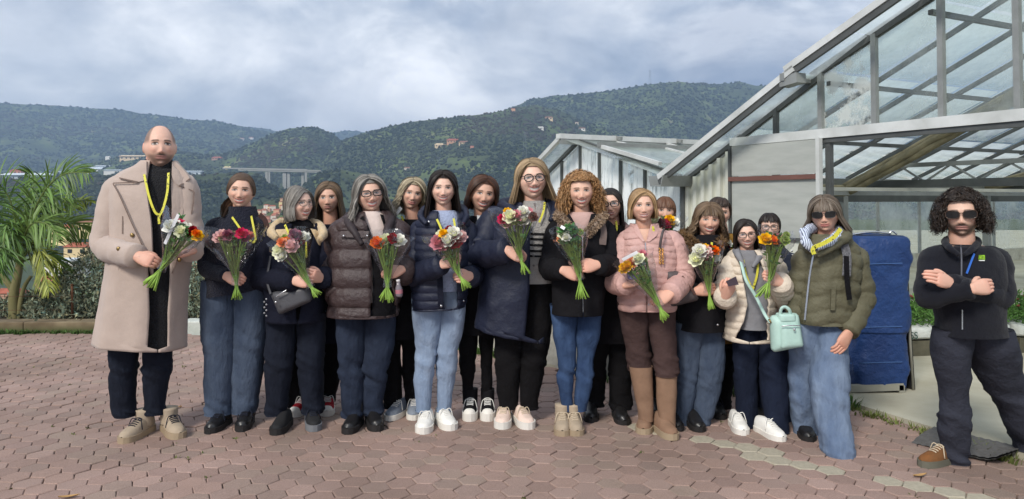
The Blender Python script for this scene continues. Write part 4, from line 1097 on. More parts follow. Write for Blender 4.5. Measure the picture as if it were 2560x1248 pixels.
# ------------------------------------------------------------------ glasses
m_blackpl = mat('black_plastic', (0.012, 0.011, 0.011), rough=0.25, var=0.05, spec=0.5)
m_redpl = mat('dark_red_frame', (0.07, 0.02, 0.022), rough=0.3, var=0.05, spec=0.5)
m_thin = mat('dark_metal_frame', (0.05, 0.045, 0.045), rough=0.35, var=0.05, metal=0.5)
m_sunl = mat('sunglass_lens', (0.010, 0.008, 0.007), rough=0.12, var=0.02, spec=0.25)
m_clear = glass('spectacle_lens', (0.97, 0.98, 0.98), dirt=0.0, refl=0.07, rough=0.02)
def glasses(T, s, parent, kind, mfr):
    rx, rz, n_, thk, zo = {'round': (.0245, .0225, 2.0, .0030, .003), 'square': (.0275, .0200, 3.0, .0026, .002), 'cat': (.0280, .0195, 2.6, .0034, .004), 'thin': (.0260, .0175, 2.6, .0016, .0), 'sun': (.0300, .0205, 2.8, .0026, .002)}[kind]
    m = MB(); lens = MB(); an = np.linspace(0, 2 * math.pi, 28, endpoint=False)
    for s2 in (-1, 1):
        cx = s2 * (rx + 0.0075)
        ux = np.sign(np.cos(an)) * np.abs(np.cos(an)) ** (2 / n_) * rx; uz = np.sign(np.sin(an)) * np.abs(np.sin(an)) ** (2 / n_) * rz
        lift = (0.004 * np.clip(s2 * ux / rx, 0, 1) * np.clip(uz / rz, 0, 1)) if kind in ('cat', 'sun') else 0
        yy = -0.1035 + 0.28 * (np.abs(cx + ux) - 0.008) ** 2 * 8
        p = np.stack([cx + ux, yy, zo + uz + lift], -1); pc = np.concatenate([p, p[:2]])
        v, f = tube_vf(pc, thk, 6, cap=False); m.add(T(v), f)
        lens.add(T(np.concatenate([p + (0, 0.001, 0), [[cx, yy.mean(), zo]]])), [(i, (i + 1) % 28, 28) for i in range(28)])
        e0 = np.array((s2 * (2 * rx + 0.0085), -0.092, zo + rz * 0.55)); v, f = tube_vf([e0, (s2 * 0.080, -0.05, zo + rz * 0.5), (s2 * 0.0815, 0.015, 0.012), (s2 * 0.079, 0.03, -0.008)], thk * 0.8, 6); m.add(T(v), f)
    v, f = tube_vf(spline([(-0.0085, -0.1035, zo + 0.006), (0, -0.1065, zo + 0.009), (0.0085, -0.1035, zo + 0.006)], 8), thk, 6); m.add(T(v), f)
    g_ = m.build('sunglasses' if kind == 'sun' else 'glasses', mfr, parent)
    lens.build('lens', m_sunl if kind == 'sun' else m_clear, g_, smooth=False)
    return g_

# ------------------------------------------------------------------ shoes
def shoe(parent, px, py, yaw=0.0, ln=0.255, kind='sneaker', upper=None, sole=None, lace=None, wide=1.0, shaft=0.0, shaft_r=0.05, soleh=0.028, toecap=None):
    T0 = G(px, py); fd = np.array((math.sin(R(yaw)), -math.cos(R(yaw)), 0.0)); sd_ = np.array((fd[1], -fd[0], 0.0)) * -1
    T0 = T0 - fd * 0.005
    u = np.array([0.0, .05, .18, .35, .52, .68, .82, .93, 1.0]); w_ = np.array([.018, .030, .036, .037, .042, .046, .043, .032, .010]) * wide
    top = {'sneaker': [.055, .078, .085, .088, .076, .058, .048, .040, .022], 'boot': [.06, .09, .10, .10, .080, .062, .054, .046, .024]}['boot' if kind in ('boot', 'chelsea') else 'sneaker']
    prof = spline(np.stack([u, w_, np.array(top)], -1), 26); an = np.linspace(0, math.pi, 13)
    m = MB(); V = []
    for uu, ww, hh in prof:
        c = T0 - fd * ln * (1 - uu)
        for a in an: V.append(c + sd_ * ww * math.copysign(abs(math.cos(a)) ** .75, math.cos(a)) + np.array((0, 0, soleh * 0.6 + hh * math.sin(a) ** 0.75)))
    m.add(V, grid_f(26, 13, closed=False))
    if shaft:
        a = T0 - fd * ln * 0.74 + (0, 0, 0.05); m.tube(spline([a, a + (0, 0, shaft * 0.5), a + (0, 0, shaft)], 10), np.array([shaft_r] * 10) * np.linspace(0.98, 1.05, 10), 18, cap=True)
    o = m.build('shoe', upper, parent)
    ms_ = MB(); ring = []
    out_ = [(uu, ww * 1.07 + .002) for uu, ww, hh in prof]
    pl = [T0 + fd * 0.004 - fd * (ln + .006) * (1 - a) + sd_ * b for a, b in out_] + [T0 + fd * 0.004 - fd * (ln + .006) * (1 - a) - sd_ * b for a, b in out_[::-1]]
    hs = soleh * 1.15
    n_ = len(pl); V = [p + (0, 0, 0.002) for p in pl] + [p * 1.0 + (0, 0, hs) for p in pl]
    ms_.add(V, [tuple(range(n_))[::-1], tuple(range(n_, 2 * n_))] + [(i, (i + 1) % n_, (i + 1) % n_ + n_, i + n_) for i in range(n_)])
    ms_.build('sole', sole, o, smooth=False)
    if lace is not None:
        ml_ = MB()
        for k in range(5):
            uu = 0.46 + 0.055 * k; c = T0 - fd * ln * (1 - uu); hh = np.interp(uu, prof[:, 0], prof[:, 2]); ww = 0.024
            arc = [c + sd_ * ww * math.cos(a) + np.array((0, 0, soleh * .6 + hh * (0.92 + 0.12 * math.sin(a)))) for a in np.linspace(0.35, math.pi - 0.35, 6)]
            ml_.tube(arc, 0.0035, 5)
        for s2 in (-1, 1):
            c = T0 - fd * ln * 0.50; hh = np.interp(0.5, prof[:, 0], prof[:, 2])
            ml_.tube(spline([c + (0, 0, hh + .02), c + sd_ * s2 * 0.03 + (0, 0, hh + .03) + fd * .01, c + sd_ * s2 * 0.048 + (0, 0, hh - .03) + fd * .02], 8), 0.003, 5)
        ml_.build('laces', lace, o)
    if toecap is not None:
        mt_ = MB(); V = []
        for uu, ww, hh in prof[20:]:
            c = T0 + fd * 0.003 - fd * ln * (1 - uu)
            for a in an: V.append(c + sd_ * ww * 1.05 * math.copysign(abs(math.cos(a)) ** .75, math.cos(a)) + np.array((0, 0, soleh * 0.6 + hh * 1.04 * math.sin(a) ** 0.75)))
        mt_.add(V, grid_f(len(prof) - 20, 13, closed=False)); mt_.build('toe_cap', toecap, o)
    return o

# ------------------------------------------------------------------ flat pieces lying on a garment
def strip(name, sf, pts, wid, mt, parent, off=0.012, n=40, thick=0.002, solid=False):
    """a ribbon through photo pixels, laid on the surface sf"""
    q = spline(pts, n); c = np.array([sf(a, b, off) for a, b in q]); t = norm(np.gradient(c, axis=0)); sd_ = norm(np.cross(t, (0, 1, 0)))
    m = MB(); v = np.stack([c - sd_ * wid / 2, c + sd_ * wid / 2], 1).reshape(-1, 3); v2 = v + (0, thick, 0)
    f = grid_f(n, 2, closed=False); nv_ = len(v)
    m.add(np.concatenate([v, v2]), f + [tuple(x + nv_ for x in q_[::-1]) for q_ in f])
    return m.build(name, mt, parent)
def panel(name, sf, left, right, mt, parent, off=0.014, nr=18, nc=8, thick=0.006):
    """a cloth panel between two edges given in photo pixels"""
    a = spline(left, nr); b = spline(right, nr); V = []
    for i in range(nr):
        for j in range(nc):
            q = a[i] + (b[i] - a[i]) * j / (nc - 1); V.append(sf(q[0], q[1], off))
    m = MB(); V = np.array(V); n0 = len(V); f = grid_f(nr, nc, closed=False)
    rim = []
    bi = [j for j in range(nc)] + [i * nc + nc - 1 for i in range(1, nr)] + [(nr - 1) * nc + j for j in range(nc - 2, -1, -1)] + [i * nc for i in range(nr - 2, 0, -1)]
    for x, y in zip(bi, bi[1:] + bi[:1]): rim.append((x, y, y + n0, x + n0))
    m.add(np.concatenate([V, V + (0, thick + off * 0.5, 0)]), f + rim)
    return m.build(name, mt, parent, smooth=False)
def dot(name, p, r, mt, parent):
    m = MB(); m.ell(p, (r, r * 0.6, r), 10, 6); return m.build(name, mt, parent)
def ruff(m, pts, rad, seed, amp=0.5, n=14, nl=60, mi=0):
    """a padded collar or scarf roll with lumps"""
    c = spline(pts, nl); rr = np.broadcast_to(np.asarray(rad, float) * 0.85, (len(pts),)); rr = spline(np.stack([rr, rr], -1), nl)[:, 0]
    t, A, B = frames(c); an = np.linspace(0, 2 * math.pi, n, endpoint=False)
    o = np.cos(an)[None, :, None] * A[:, None] + np.sin(an)[None, :, None] * B[:, None]
    base = c[:, None] + o * rr[:, None, None]; d = amp * rr[:, None] * (fbm(base * 22, seed, 3) + 0.5 * fbm(base * 60, seed + 1, 2))
    m.add((base + o * d[..., None]).reshape(-1, 3), grid_f(nl, n) + [tuple(range(n))[::-1], tuple(range((nl - 1) * n, nl * n))], mi)
def fur(m, pts, rad, n, ln, c1, c2, rg, mi=0):
    """tufts round a collar"""
    c = spline(pts, 60); t, A, B = frames(c); k = rg.integers(0, 60, n); a = rg.uniform(0, 6.28, n)
    o = np.cos(a)[:, None] * A[k] + np.sin(a)[:, None] * B[k]; root = c[k] + o * rad * 0.8
    tip = norm(o + t[k] * rg.uniform(-.7, .7, (n, 1)) + rg.normal(0, .25, (n, 3)) + (0, 0, -0.15))
    path = root[:, None, :] + tip[:, None, :] * (ln * rg.uniform(.6, 1.2, n))[:, None, None] * np.linspace(0, 1, 4)[None, :, None]
    sd_ = norm(np.cross(tip, rg.normal(0, 1, (n, 3)))) * 0.004
    w_ = np.array([1, .9, .6, .1])[None, :, None]
    v = np.stack([path - sd_[:, None] * w_, path + sd_[:, None] * w_], 2).reshape(-1, 3)
    ii = np.arange(n)[:, None] * 8 + np.arange(3)[None] * 2; f = np.stack([ii, ii + 1, ii + 3, ii + 2], -1).reshape(-1, 4)
    mk = rg.random((n, 1)); m.add(v, f.tolist(), mi, np.repeat(np.array(c1) * mk + np.array(c2) * (1 - mk), 8, 0))

# ------------------------------------------------------------------ one person
M_YEL, t_, b_ = nodes_of('lanyard_print'); N = t_.nodes.new
co = N('ShaderNodeTexCoord'); vo = N('ShaderNodeTexNoise'); vo.inputs['Scale'].default_value = 70; vo.inputs['Detail'].default_value = 1; L(t_, co.outputs['Object'], vo.inputs['Vector'])
rp = N('ShaderNodeValToRGB'); e = rp.color_ramp.elements; e[0].position = 0.34; e[0].color = (0.12, 0.11, 0.02, 1); e[1].position = 0.38; e[1].color = (*srgb(208, 202, 66), 1)
L(t_, vo.outputs['Fac'], rp.inputs[0]); L(t_, rp.outputs[0], b_.inputs['Base Color']); b_.inputs['Roughness'].default_value = 0.6
def lanyard(sf, pts, parent, wid=0.013, off=0.014, clip=True):
    o = strip('lanyard', sf, pts[0], wid, M_YEL, parent, off)
    for q in pts[1:]: strip('lanyard_strap', sf, q, wid, M_YEL, o, off)
    return o
SKIN_A = (0.70, 0.435, 0.325); SKIN_B = (0.65, 0.39, 0.285); SKIN_C = (0.75, 0.485, 0.375)
HAND_N = (0.15, -1, 0.25)
def person(label, Z, head, tops, legs, trousers, feet, arms=(), skin=SKIN_A, hair=None, seed=1, neck=None, glass_=None, neck_r=0.052, name='person'):
    """head: dict; tops: list of (name, Stack kwargs, material, sleeves?) ; legs: list of rows; arms: dicts"""
    rg = np.random.default_rng(seed)
    ho = dict(head); ho['skin'] = skin; ho.setdefault('Z', Z - 0.02)
    T, s, hc = head_T(ho)
    hb = head_vf(ho)
    body = MB(); body.add(T(np.concatenate(hb.v)), hb.f, 0, np.concatenate(hb.c)[:, :3])
    base_pt = np.array((hc[0], Z, 0.0))
    # neck into the shoulders
    r0 = tops[0][1]['rows'][0]; nb = P((r0[1] + r0[2]) / 2, r0[0], Z + 0.01)
    nk = T(np.array([(0, 0.022, -0.055)]))[0]
    path = spline([nk, nk * 0.45 + nb * 0.55, nb + (0, 0.01, -0.05)], 10)
    body.tube(path, np.linspace(neck_r, neck_r * 1.2, 10) * s / 1.0, 20, 0, np.asarray(skin) * (0.95, 0.86, 0.83))
    # trunk and legs under the clothes
    tr = [(a[0] + 12, a[1] + (a[2] - a[1]) * .12, a[2] - (a[2] - a[1]) * .12, a[3] * .72) + tuple(a[4:]) for a in tops[0][1]['rows'][1:]]
    Stack([(a[0] - 14,) + a[1:] for a in tr][:-1] if len(tr) > 3 else tr, Z, nr=16, na=20, wr=0).add(body, 0, True, True, skin)
    legs = [[tuple(a) + (((a[2] - a[1]) / 2 / ppm(Z) * 0.95,) if len(a) == 3 else ()) for a in rows] for rows in legs]
    def shifted(k, rows):
        if not feet: return rows
        ft = feet[min(k, len(feet) - 1)]; fd = np.array((math.sin(R(ft[2])), -math.cos(R(ft[2])), 0)); fy = (G(ft[0], ft[1]) - fd * 0.19)[1] - Z
        y0, y1 = rows[0][0], rows[-1][0]
        return [a[:4] + (fy * (a[0] - y0) / (y1 - y0),) for a in rows]
    ty = (tr[-2] if len(tr) > 3 else tr[-1])[0] - 24
    for k, rows in enumerate(legs):
        Stack([(ty, rows[0][1] + (rows[0][2] - rows[0][1]) * .3, rows[0][2] - (rows[0][2] - rows[0][1]) * .3, 0.05, 0.0)] * (1 if ty < rows[0][0] else 0) + [(a[0], a[1] + (a[2] - a[1]) * .28, a[2] - (a[2] - a[1]) * .28, a[3] * .5) + tuple(a[4:]) for a in shifted(k, rows)], Z, nr=10, na=12, wr=0).add(body, 0, True, True, skin)
    for a in arms:
        if a.get('hand'):
            W = P(*a['wrist'][:2], Z + a['wrist'][2]); h_ = a['hand']
            tgt = P(h_[0], h_[1], Z + h_[2]); put_hand(body, W, tgt - W, a.get('n', HAND_N), a.get('side', 1), a.get('pose', 'grip'), np.asarray(skin) * (1.0, 0.90, 0.88), a.get('hs', 1.0))
            E = P(*a['elbow'][:2], Z + a['elbow'][2]); A_ = P(*a['sh'][:2], Z + a['sh'][2]); sg = 1 if A_[0] > hc[0] else -1
            A_ = A_ - (sg * 0.024, 0, 0); E = E - (sg * 0.012, 0, 0)
            body.tube(spline([A_ - (sg * 0.10, 0, 0), A_, A_ * 0.5 + E * 0.5, E * 0.88 + A_ * 0.06 + W * 0.06, E * 0.5 + W * 0.5, W, W + (tgt - W) * 0.25], 30), np.interp(np.linspace(0, 1, 30), [0, .7, .83, 1], [.0245, .0245, .016, .008]), 10, 0, skin)
    me_o = body.build(name, m_skin, None, loc=base_pt)
    tag(me_o, label, 'person', 'people posing in two rows with bouquets')
    # hair
    if hair:
        hm = HAIR[hair['kind']](hair, rg); mm = MB(); mm.add(T(np.concatenate(hm.v)), hm.f, 0, np.concatenate(hm.c)[:, :3]); mm.build('hair', m_hair, me_o)
    S = {}
    for (nm, kw, mt, slv) in tops:
        kw = dict(kw); kw.setdefault('seed', seed)
        if slv and not kw.pop('keep', False):
            rw = kw['rows']; y0 = rw[0][0]
            kw['rows'] = [(a[0], a[1] + (a[2] - a[1]) * 0.055 * min(1, (a[0] - y0) / 50), a[2] - (a[2] - a[1]) * 0.055 * min(1, (a[0] - y0) / 50)) + tuple(a[3:]) for a in rw]
        st = Stack(Z=Z, **kw); S[nm] = st
        m = MB(); st.add(m)
        if slv:
            for a in arms:
                A_, E_, W_ = P(*a['sh'][:2], Z + a['sh'][2]), P(*a['elbow'][:2], Z + a['elbow'][2]), P(*a['wrist'][:2], Z + a['wrist'][2])
                sg = 1 if A_[0] > hc[0] else -1; r_ = np.array(a.get('r', slv.get('r', (.075, .062, .048)))) * 0.88
                A_ = A_ - (sg * 0.024, 0, 0); E_ = E_ - (sg * 0.012, 0, 0)
                I_ = A_ - (sg * 0.075, 0, -0.028)
                q = [I_, A_ + (sg * 0.004, 0, 0), A_ * 0.5 + E_ * 0.5, E_ * 0.88 + A_ * 0.06 + W_ * 0.06, E_ * 0.5 + W_ * 0.5, W_]
                sleeve(m, q, [r_[0] * 0.72, r_[0] * 0.98, (r_[0] + r_[1]) / 2, r_[1] * 1.05, (r_[1] + r_[2]) / 2, r_[2]], slv.get('puff'), slv.get('wr', 0.005), seed + int(a['sh'][0]))
        ob = m.build(nm, mt, me_o)
        if not st.closed:
            sm_ = ob.modifiers.new('thick', 'SOLIDIFY'); sm_.thickness = 0.009; sm_.offset = -1
        S[nm + '_ob'] = ob
    m = MB()
    for k, rows in enumerate(legs):
        rr = shifted(k, rows)
        st = Stack(rr, Z, e=0.9, nr=60, na=30, wr=trousers.get('wr', 0.006), seed=seed * 3 + k)
        # creases at knee and ankle
        v = st.v; tt = np.linspace(0, 1, 60)[:, None]
        kn = trousers.get('crease', 0.005) * (np.exp(-((tt - trousers.get('knee', 0.5)) / .09) ** 2) + 1.2 * np.exp(-((tt - 0.95) / .07) ** 2))
        cen = v.mean(axis=1, keepdims=True); o_ = norm((v - cen) * (1, 1, 0))
        fo = fbm(np.stack([v[..., 0] * 7 + v[..., 2] * 5, v[..., 1] * 7, v[..., 2] * 17 + v[..., 0] * 9], -1), seed + k, 2)
        fo2 = fbm(np.stack([v[..., 0] * 9, v[..., 1] * 9, v[..., 2] * 3.5], -1), seed + k + 40, 2)
        st.v = v + o_ * ((kn * 2.6 + 0.002) * (0.35 - np.abs(fo)) * 2 + 0.009 * fo2)[..., None]
        st.add(m, 0, True, True)
    if legs: S['trousers'] = m.build(trousers.get('name', 'trousers'), trousers['mat'], me_o)
    for ft in feet:
        if len(ft) > 3: shoe(me_o, ft[0], ft[1], ft[2], **ft[3])
    if glass_: glasses(T, s, me_o, glass_[0], glass_[1])
    S['T'] = T; S['s'] = s; S['o'] = me_o; S['Z'] = Z
    return S

# ================================================================== the group
NAVY = fabric('navy', srgb(25, 27, 40), wr=0.4); NAVY_P = fabric('navy_nylon', srgb(28, 33, 52), rough=0.55, wr=0.3, spec=0.35)
BLACK = fabric('black', srgb(20, 19, 22), wr=0.4); BLACK2 = fabric('black_coat', srgb(24, 23, 26), wr=0.35)
BLKTR = fabric('black_trousers', srgb(18, 17, 19), wr=0.4)
COAT = fabric('camel_wool', srgb(176, 158, 147), rough=0.95, wr=0.15, sheen=0.25, var=0.05)
KNIT = fabric('black_knit', srgb(24, 24, 28), wr=0.5, bscale=90, sheen=0.1)
NKNIT = fabric('navy_knit', srgb(24, 26, 42), wr=0.5, bscale=90, sheen=0.1)
BROWNP = fabric('brown_nylon', srgb(64, 51, 51), rough=0.42, wr=0.35, spec=0.4, bscale=22)
PINKQ = fabric('pink_quilt', srgb(196, 156, 148), rough=0.5, wr=0.3, spec=0.35, bscale=26)
CREAMP = fabric('cream_nylon', srgb(214, 200, 182), rough=0.42, wr=0.3, spec=0.4, bscale=26)
GREENP = fabric('olive_nylon', srgb(96, 93, 74), rough=0.6, wr=0.35, spec=0.25, bscale=18)
FLEECE = fabric('navy_fleece', srgb(25, 26, 33), rough=1.0, wr=0.25, bscale=14, sheen=0.08)
GREYH = fabric('grey_jersey', srgb(128, 128, 132), wr=0.3); GREYK = fabric('grey_knit', srgb(168, 164, 160), wr=0.4, bscale=80)
BEIGE = fabric('beige_knit', srgb(205, 188, 180), wr=0.3); BLUET = fabric('pale_blue_knit', srgb(160, 170, 196), wr=0.4, bscale=70)
TAN = fabric('tan_lining', srgb(206, 180, 140), wr=0.5, bscale=40, sheen=0.3); ROSE = fabric('rose_knit', srgb(190, 158, 150), wr=0.3)
MUST = fabric('mustard_wool', srgb(150, 112, 52), wr=0.5, bscale=40)
BROWNT = fabric('brown_trousers', srgb(72, 56, 54), wr=0.35)
GREYT = fabric('slate_trousers', srgb(52, 54, 64), wr=0.45)
J_NAVY = denim('navy', srgb(22, 25, 34), srgb(36, 41, 54)); J_MID = denim('mid', srgb(56, 67, 86), srgb(92, 104, 122)); J_LIGHT = denim('light', srgb(112, 130, 156), srgb(156, 172, 194))
J_BLUE = denim('blue', srgb(36, 52, 82), srgb(70, 92, 126)); J_WASH = denim('wash', srgb(84, 101, 128), srgb(132, 148, 170)); J_DARK = denim('dark', srgb(31, 37, 51), srgb(54, 63, 81)); J_INK = denim('ink', srgb(21, 26, 40), srgb(33, 40, 58))
LEA_B = mat('black_leather', srgb(30, 29, 30), rough=0.35, var=0.1, scale=20, bump=0.2, bscale=80, spec=0.5)
SUEDE = mat('brown_suede', srgb(134, 106, 86), rough=0.9, var=0.12, scale=12, bump=0.3, bscale=50); SUEDE2 = mat('beige_suede', srgb(168, 152, 132), rough=0.9, var=0.10, scale=14, bump=0.2, bscale=60)
SOLE_D = mat('dark_sole', srgb(38, 36, 36), rough=0.7, var=0.1); SOLE_W = mat('white_sole', srgb(222, 218, 210), rough=0.6, var=0.05); SOLE_T = mat('tan_sole', srgb(158, 140, 116), rough=0.7, var=0.08)
WHITE_L = mat('white_leather', srgb(232, 230, 224), rough=0.5, var=0.05, scale=16, bump=0.15, bscale=50); RED_C = fabric('red_canvas', srgb(150, 32, 40)); GREY_C = fabric('blue_grey_suede', srgb(130, 138, 150)); PINK_S = fabric('shell_pink_mesh', srgb(228, 204, 190))
BROWN_S = mat('brown_hiking_suede', srgb(132, 84, 44), rough=0.9, c2=srgb(96, 70, 46), scale=14, bump=0.4, bscale=60); LACE_D = mat('navy_lace', srgb(30, 34, 48), rough=0.9); LACE_W = mat('white_lace', srgb(228, 226, 220), rough=0.8); LACE_B = mat('beige_lace', srgb(196, 180, 156), rough=0.8)
BRASS = mat('brass', srgb(150, 126, 84), rough=0.35, metal=0.8, var=0.1); SILVER = mat('silver', srgb(205, 205, 208), rough=0.25, metal=0.9, var=0.05)
H_BLK = (0.012, 0.010, 0.010); H_DK = (0.030, 0.019, 0.014); H_BR = (0.085, 0.052, 0.032); H_LB = (0.20, 0.135, 0.080); H_BL = (0.42, 0.30, 0.17); H_GR = (0.30, 0.28, 0.25); H_GD = (0.12, 0.105, 0.09); H_GI = (0.33, 0.165, 0.065); H_AU = (0.115, 0.048, 0.026)
TH = 0.10

# ---- 1 man in the long camel coat
p1 = person('tall bald man with stubble in an open camel wool coat over black turtleneck', 4.57,
    dict(cx=400, top=314, chin=421, yaw=7, pitch=4, big=0.0, wide=1.0, lip=(0.42, 0.20, 0.17), jaw=0.30, stubble=0.72, buzz=0.75, smile=0.25, eye=0.0045, brow_w=.0036, brow_k=0.95),
    [('turtleneck', dict(rows=[(398, 366, 428, .058), (420, 362, 434, .066), (432, 330, 455, .080), (470, 305, 470, .11), (560, 300, 472, .13), (700, 300, 460, .135), (868, 290, 450, .135)], wr=0.003), KNIT, None),
     ('coat', dict(rows=[(404, 357, 438, .066), (418, 338, 450, .082), (434, 300, 468, .095), (455, 274, 484, .115), (500, 270, 490, .145), (600, 272, 488, .165), (700, 262, 474, .175), (800, 245, 468, .19), (862, 235, 468, .20)], opening=[(402, 366, 430), (470, 366, 428), (560, 377, 430), (640, 380, 426), (780, 384, 418), (864, 381, 418)], wr=0.003, nr=80, na=90, fold=0.006, low=-0.02), COAT, dict(r=(.088, .078, .066), wr=.006))],
    [[(850, 276, 346), (900, 275, 340), (950, 274, 336), (1000, 282, 338), (1040, 286, 338)], [(850, 362, 428), (900, 362, 425), (950, 362, 420), (1000, 362, 414), (1034, 362, 410)]],
    dict(mat=J_NAVY, crease=.007, knee=0.35),
    [(302, 1113, -8, dict(kind='boot', upper=SUEDE2, sole=SOLE_T, lace=LACE_D, shaft=0.10, shaft_r=0.050, ln=0.29, wide=1.1, soleh=.035)), (452, 1100, 42, dict(kind='boot', upper=SUEDE2, sole=SOLE_T, lace=LACE_D, shaft=0.10, shaft_r=0.050, ln=0.29, wide=1.1, soleh=.035))],
    arms=[dict(sh=(284, 478, 0.0), elbow=(250, 620, -0.06), wrist=(342, 640, -0.30), hand=(408, 662, -0.31), n=(0.2, -1, 0.45), side=1, pose='hold', hs=1.08), dict(sh=(470, 472, 0.0), elbow=(480, 602, -0.02), wrist=(478, 628, -0.20), hand=(440, 640, -0.28), n=(0.2, 0.5, -0.9), side=1, pose='hold', hs=1.05)],
    skin=(0.68, 0.42, 0.32), seed=11, neck_r=0.06)
cs = p1['coat']; O = p1['o']
panel('lapel', cs.surf, [(352, 408), (300, 430), (283, 457), (300, 490), (330, 560), (360, 625), (378, 690)], [(366, 410), (366, 440), (366, 470), (370, 510), (377, 560), (380, 630), (381, 690)], COAT, O, off=0.016)
panel('lapel', cs.surf, [(430, 410), (429, 440), (428, 470), (430, 530), (430, 580), (427, 630), (425, 690)], [(440, 408), (462, 436), (484, 478), (478, 530), (462, 580), (445, 630), (428, 690)], COAT, O, off=0.016)
panel('collar', cs.surf, [(352, 404), (325, 422), (298, 444), (310, 449), (340, 454)], [(366, 404), (366, 420), (366, 440), (362, 450), (345, 455)], COAT, O, off=0.026, nr=14)
panel('collar', cs.surf, [(430, 404), (430, 420), (430, 440), (434, 452), (446, 464)], [(438, 404), (456, 422), (474, 446), (468, 452), (450, 466)], COAT, O, off=0.026, nr=14)
panel('pocket_flap', cs.surf, [(272, 645), (270, 685)], [(305, 645), (292, 686)], COAT, O, off=0.012, nr=6)
panel('pocket', cs.surf, [(268, 688), (266, 732)], [(300, 690), (292, 734)], COAT, O, off=0.008, nr=6)
LAPEL_SHADE = fabric('camel_dark', srgb(120, 104, 96))  # darker strips paint in the edge shade that sets off the lapels
for q in ([(298, 445), (320, 450), (344, 455)], [(282, 459), (300, 492), (330, 560), (360, 625), (379, 690)], [(283, 458), (312, 457), (342, 456)], [(485, 480), (479, 530), (463, 580), (446, 630), (430, 684)], [(447, 465), (466, 471), (484, 479)], [(474, 447), (462, 456), (448, 464)]): strip('lapel_edge_shade', cs.surf, q, 0.007, LAPEL_SHADE, O, off=0.033)
strip('coat_seam', cs.surf, [(307, 530), (306, 585)], 0.008, fabric('camel_dark', srgb(128, 112, 104)), O, off=0.006)
for a, b in ((330, 588), (296, 623), (448, 650)): dot('button', cs.surf(a, b, 0.012) if a != 296 else P(296, 622, 4.57 - 0.30), 0.013, BRASS, O)
lanyard(p1['turtleneck'].surf, [[(360, 436), (372, 490), (386, 528), (397, 538)], [(421, 432), (418, 480), (408, 520), (398, 540)], [(398, 536), (397, 552), (398, 560)]], O, wid=0.014, off=0.05)

# ---- 2 woman in the navy turtleneck sweater
p2 = person('smiling woman with side ponytail in a navy roll-neck sweater and wide blue jeans', 4.75,
    dict(cx=603, top=436, chin=521, yaw=-4, roll=3, smile=0.9, open=0.45, eye=0.0035),
    [('sweater', dict(rows=[(516, 572, 640, .070), (532, 568, 646, .076), (545, 548, 652, .085), (560, 527, 660, .10), (590, 516, 668, .125), (650, 512, 668, .14), (700, 510, 666, .145), (732, 508, 664, .145)], wr=0.005, low=0.03), NKNIT, dict(r=(.072, .064, .050), wr=.006))],
    [[(700, 507, 592), (760, 503, 594), (850, 508, 590), (950, 512, 585), (1034, 516, 576)], [(700, 588, 668), (760, 588, 672), (850, 586, 662), (950, 580, 652), (1030, 578, 638)]],
    dict(mat=J_MID, crease=.004), [(520, 1088, -6, dict(kind='boot', upper=LEA_B, sole=SOLE_D, lace=LACE_D, shaft=0.12, soleh=.034)), (602, 1082, 8, dict(kind='boot', upper=LEA_B, sole=SOLE_D, lace=LACE_D, shaft=0.12, soleh=.034))],
    arms=[dict(sh=(530, 572, 0), elbow=(512, 672, -.04), wrist=(566, 690, -.24), hand=(598, 700, -.26), n=(0.1, -1, 0.3), pose='grip'), dict(sh=(656, 568, 0), elbow=(668, 660, .04), wrist=(655, 730, .0))],
    skin=SKIN_A, hair=dict(kind='long', L=0.0, vol=0.07, face=58, curl_in=0.02, part=0.01, c1=H_BR, c2=(0.12, 0.075, 0.05), tail=[(0.0, 0.10, -0.01), (-0.05, 0.09, -0.06), (-0.085, 0.02, -0.11), (-0.10, -0.05, -0.17)]), seed=12)
lanyard(p2['sweater'].surf, [[(580, 543), (592, 560), (606, 580)], [(628, 540), (634, 570), (640, 600)], [(640, 598), (632, 606), (622, 598)]], p2['o'])
strip('shoulder_strap', p2['sweater'].surf, [(648, 536), (662, 550), (668, 570)], 0.03, fabric('brown_strap', srgb(70, 52, 50)), p2['o'], off=0.02)

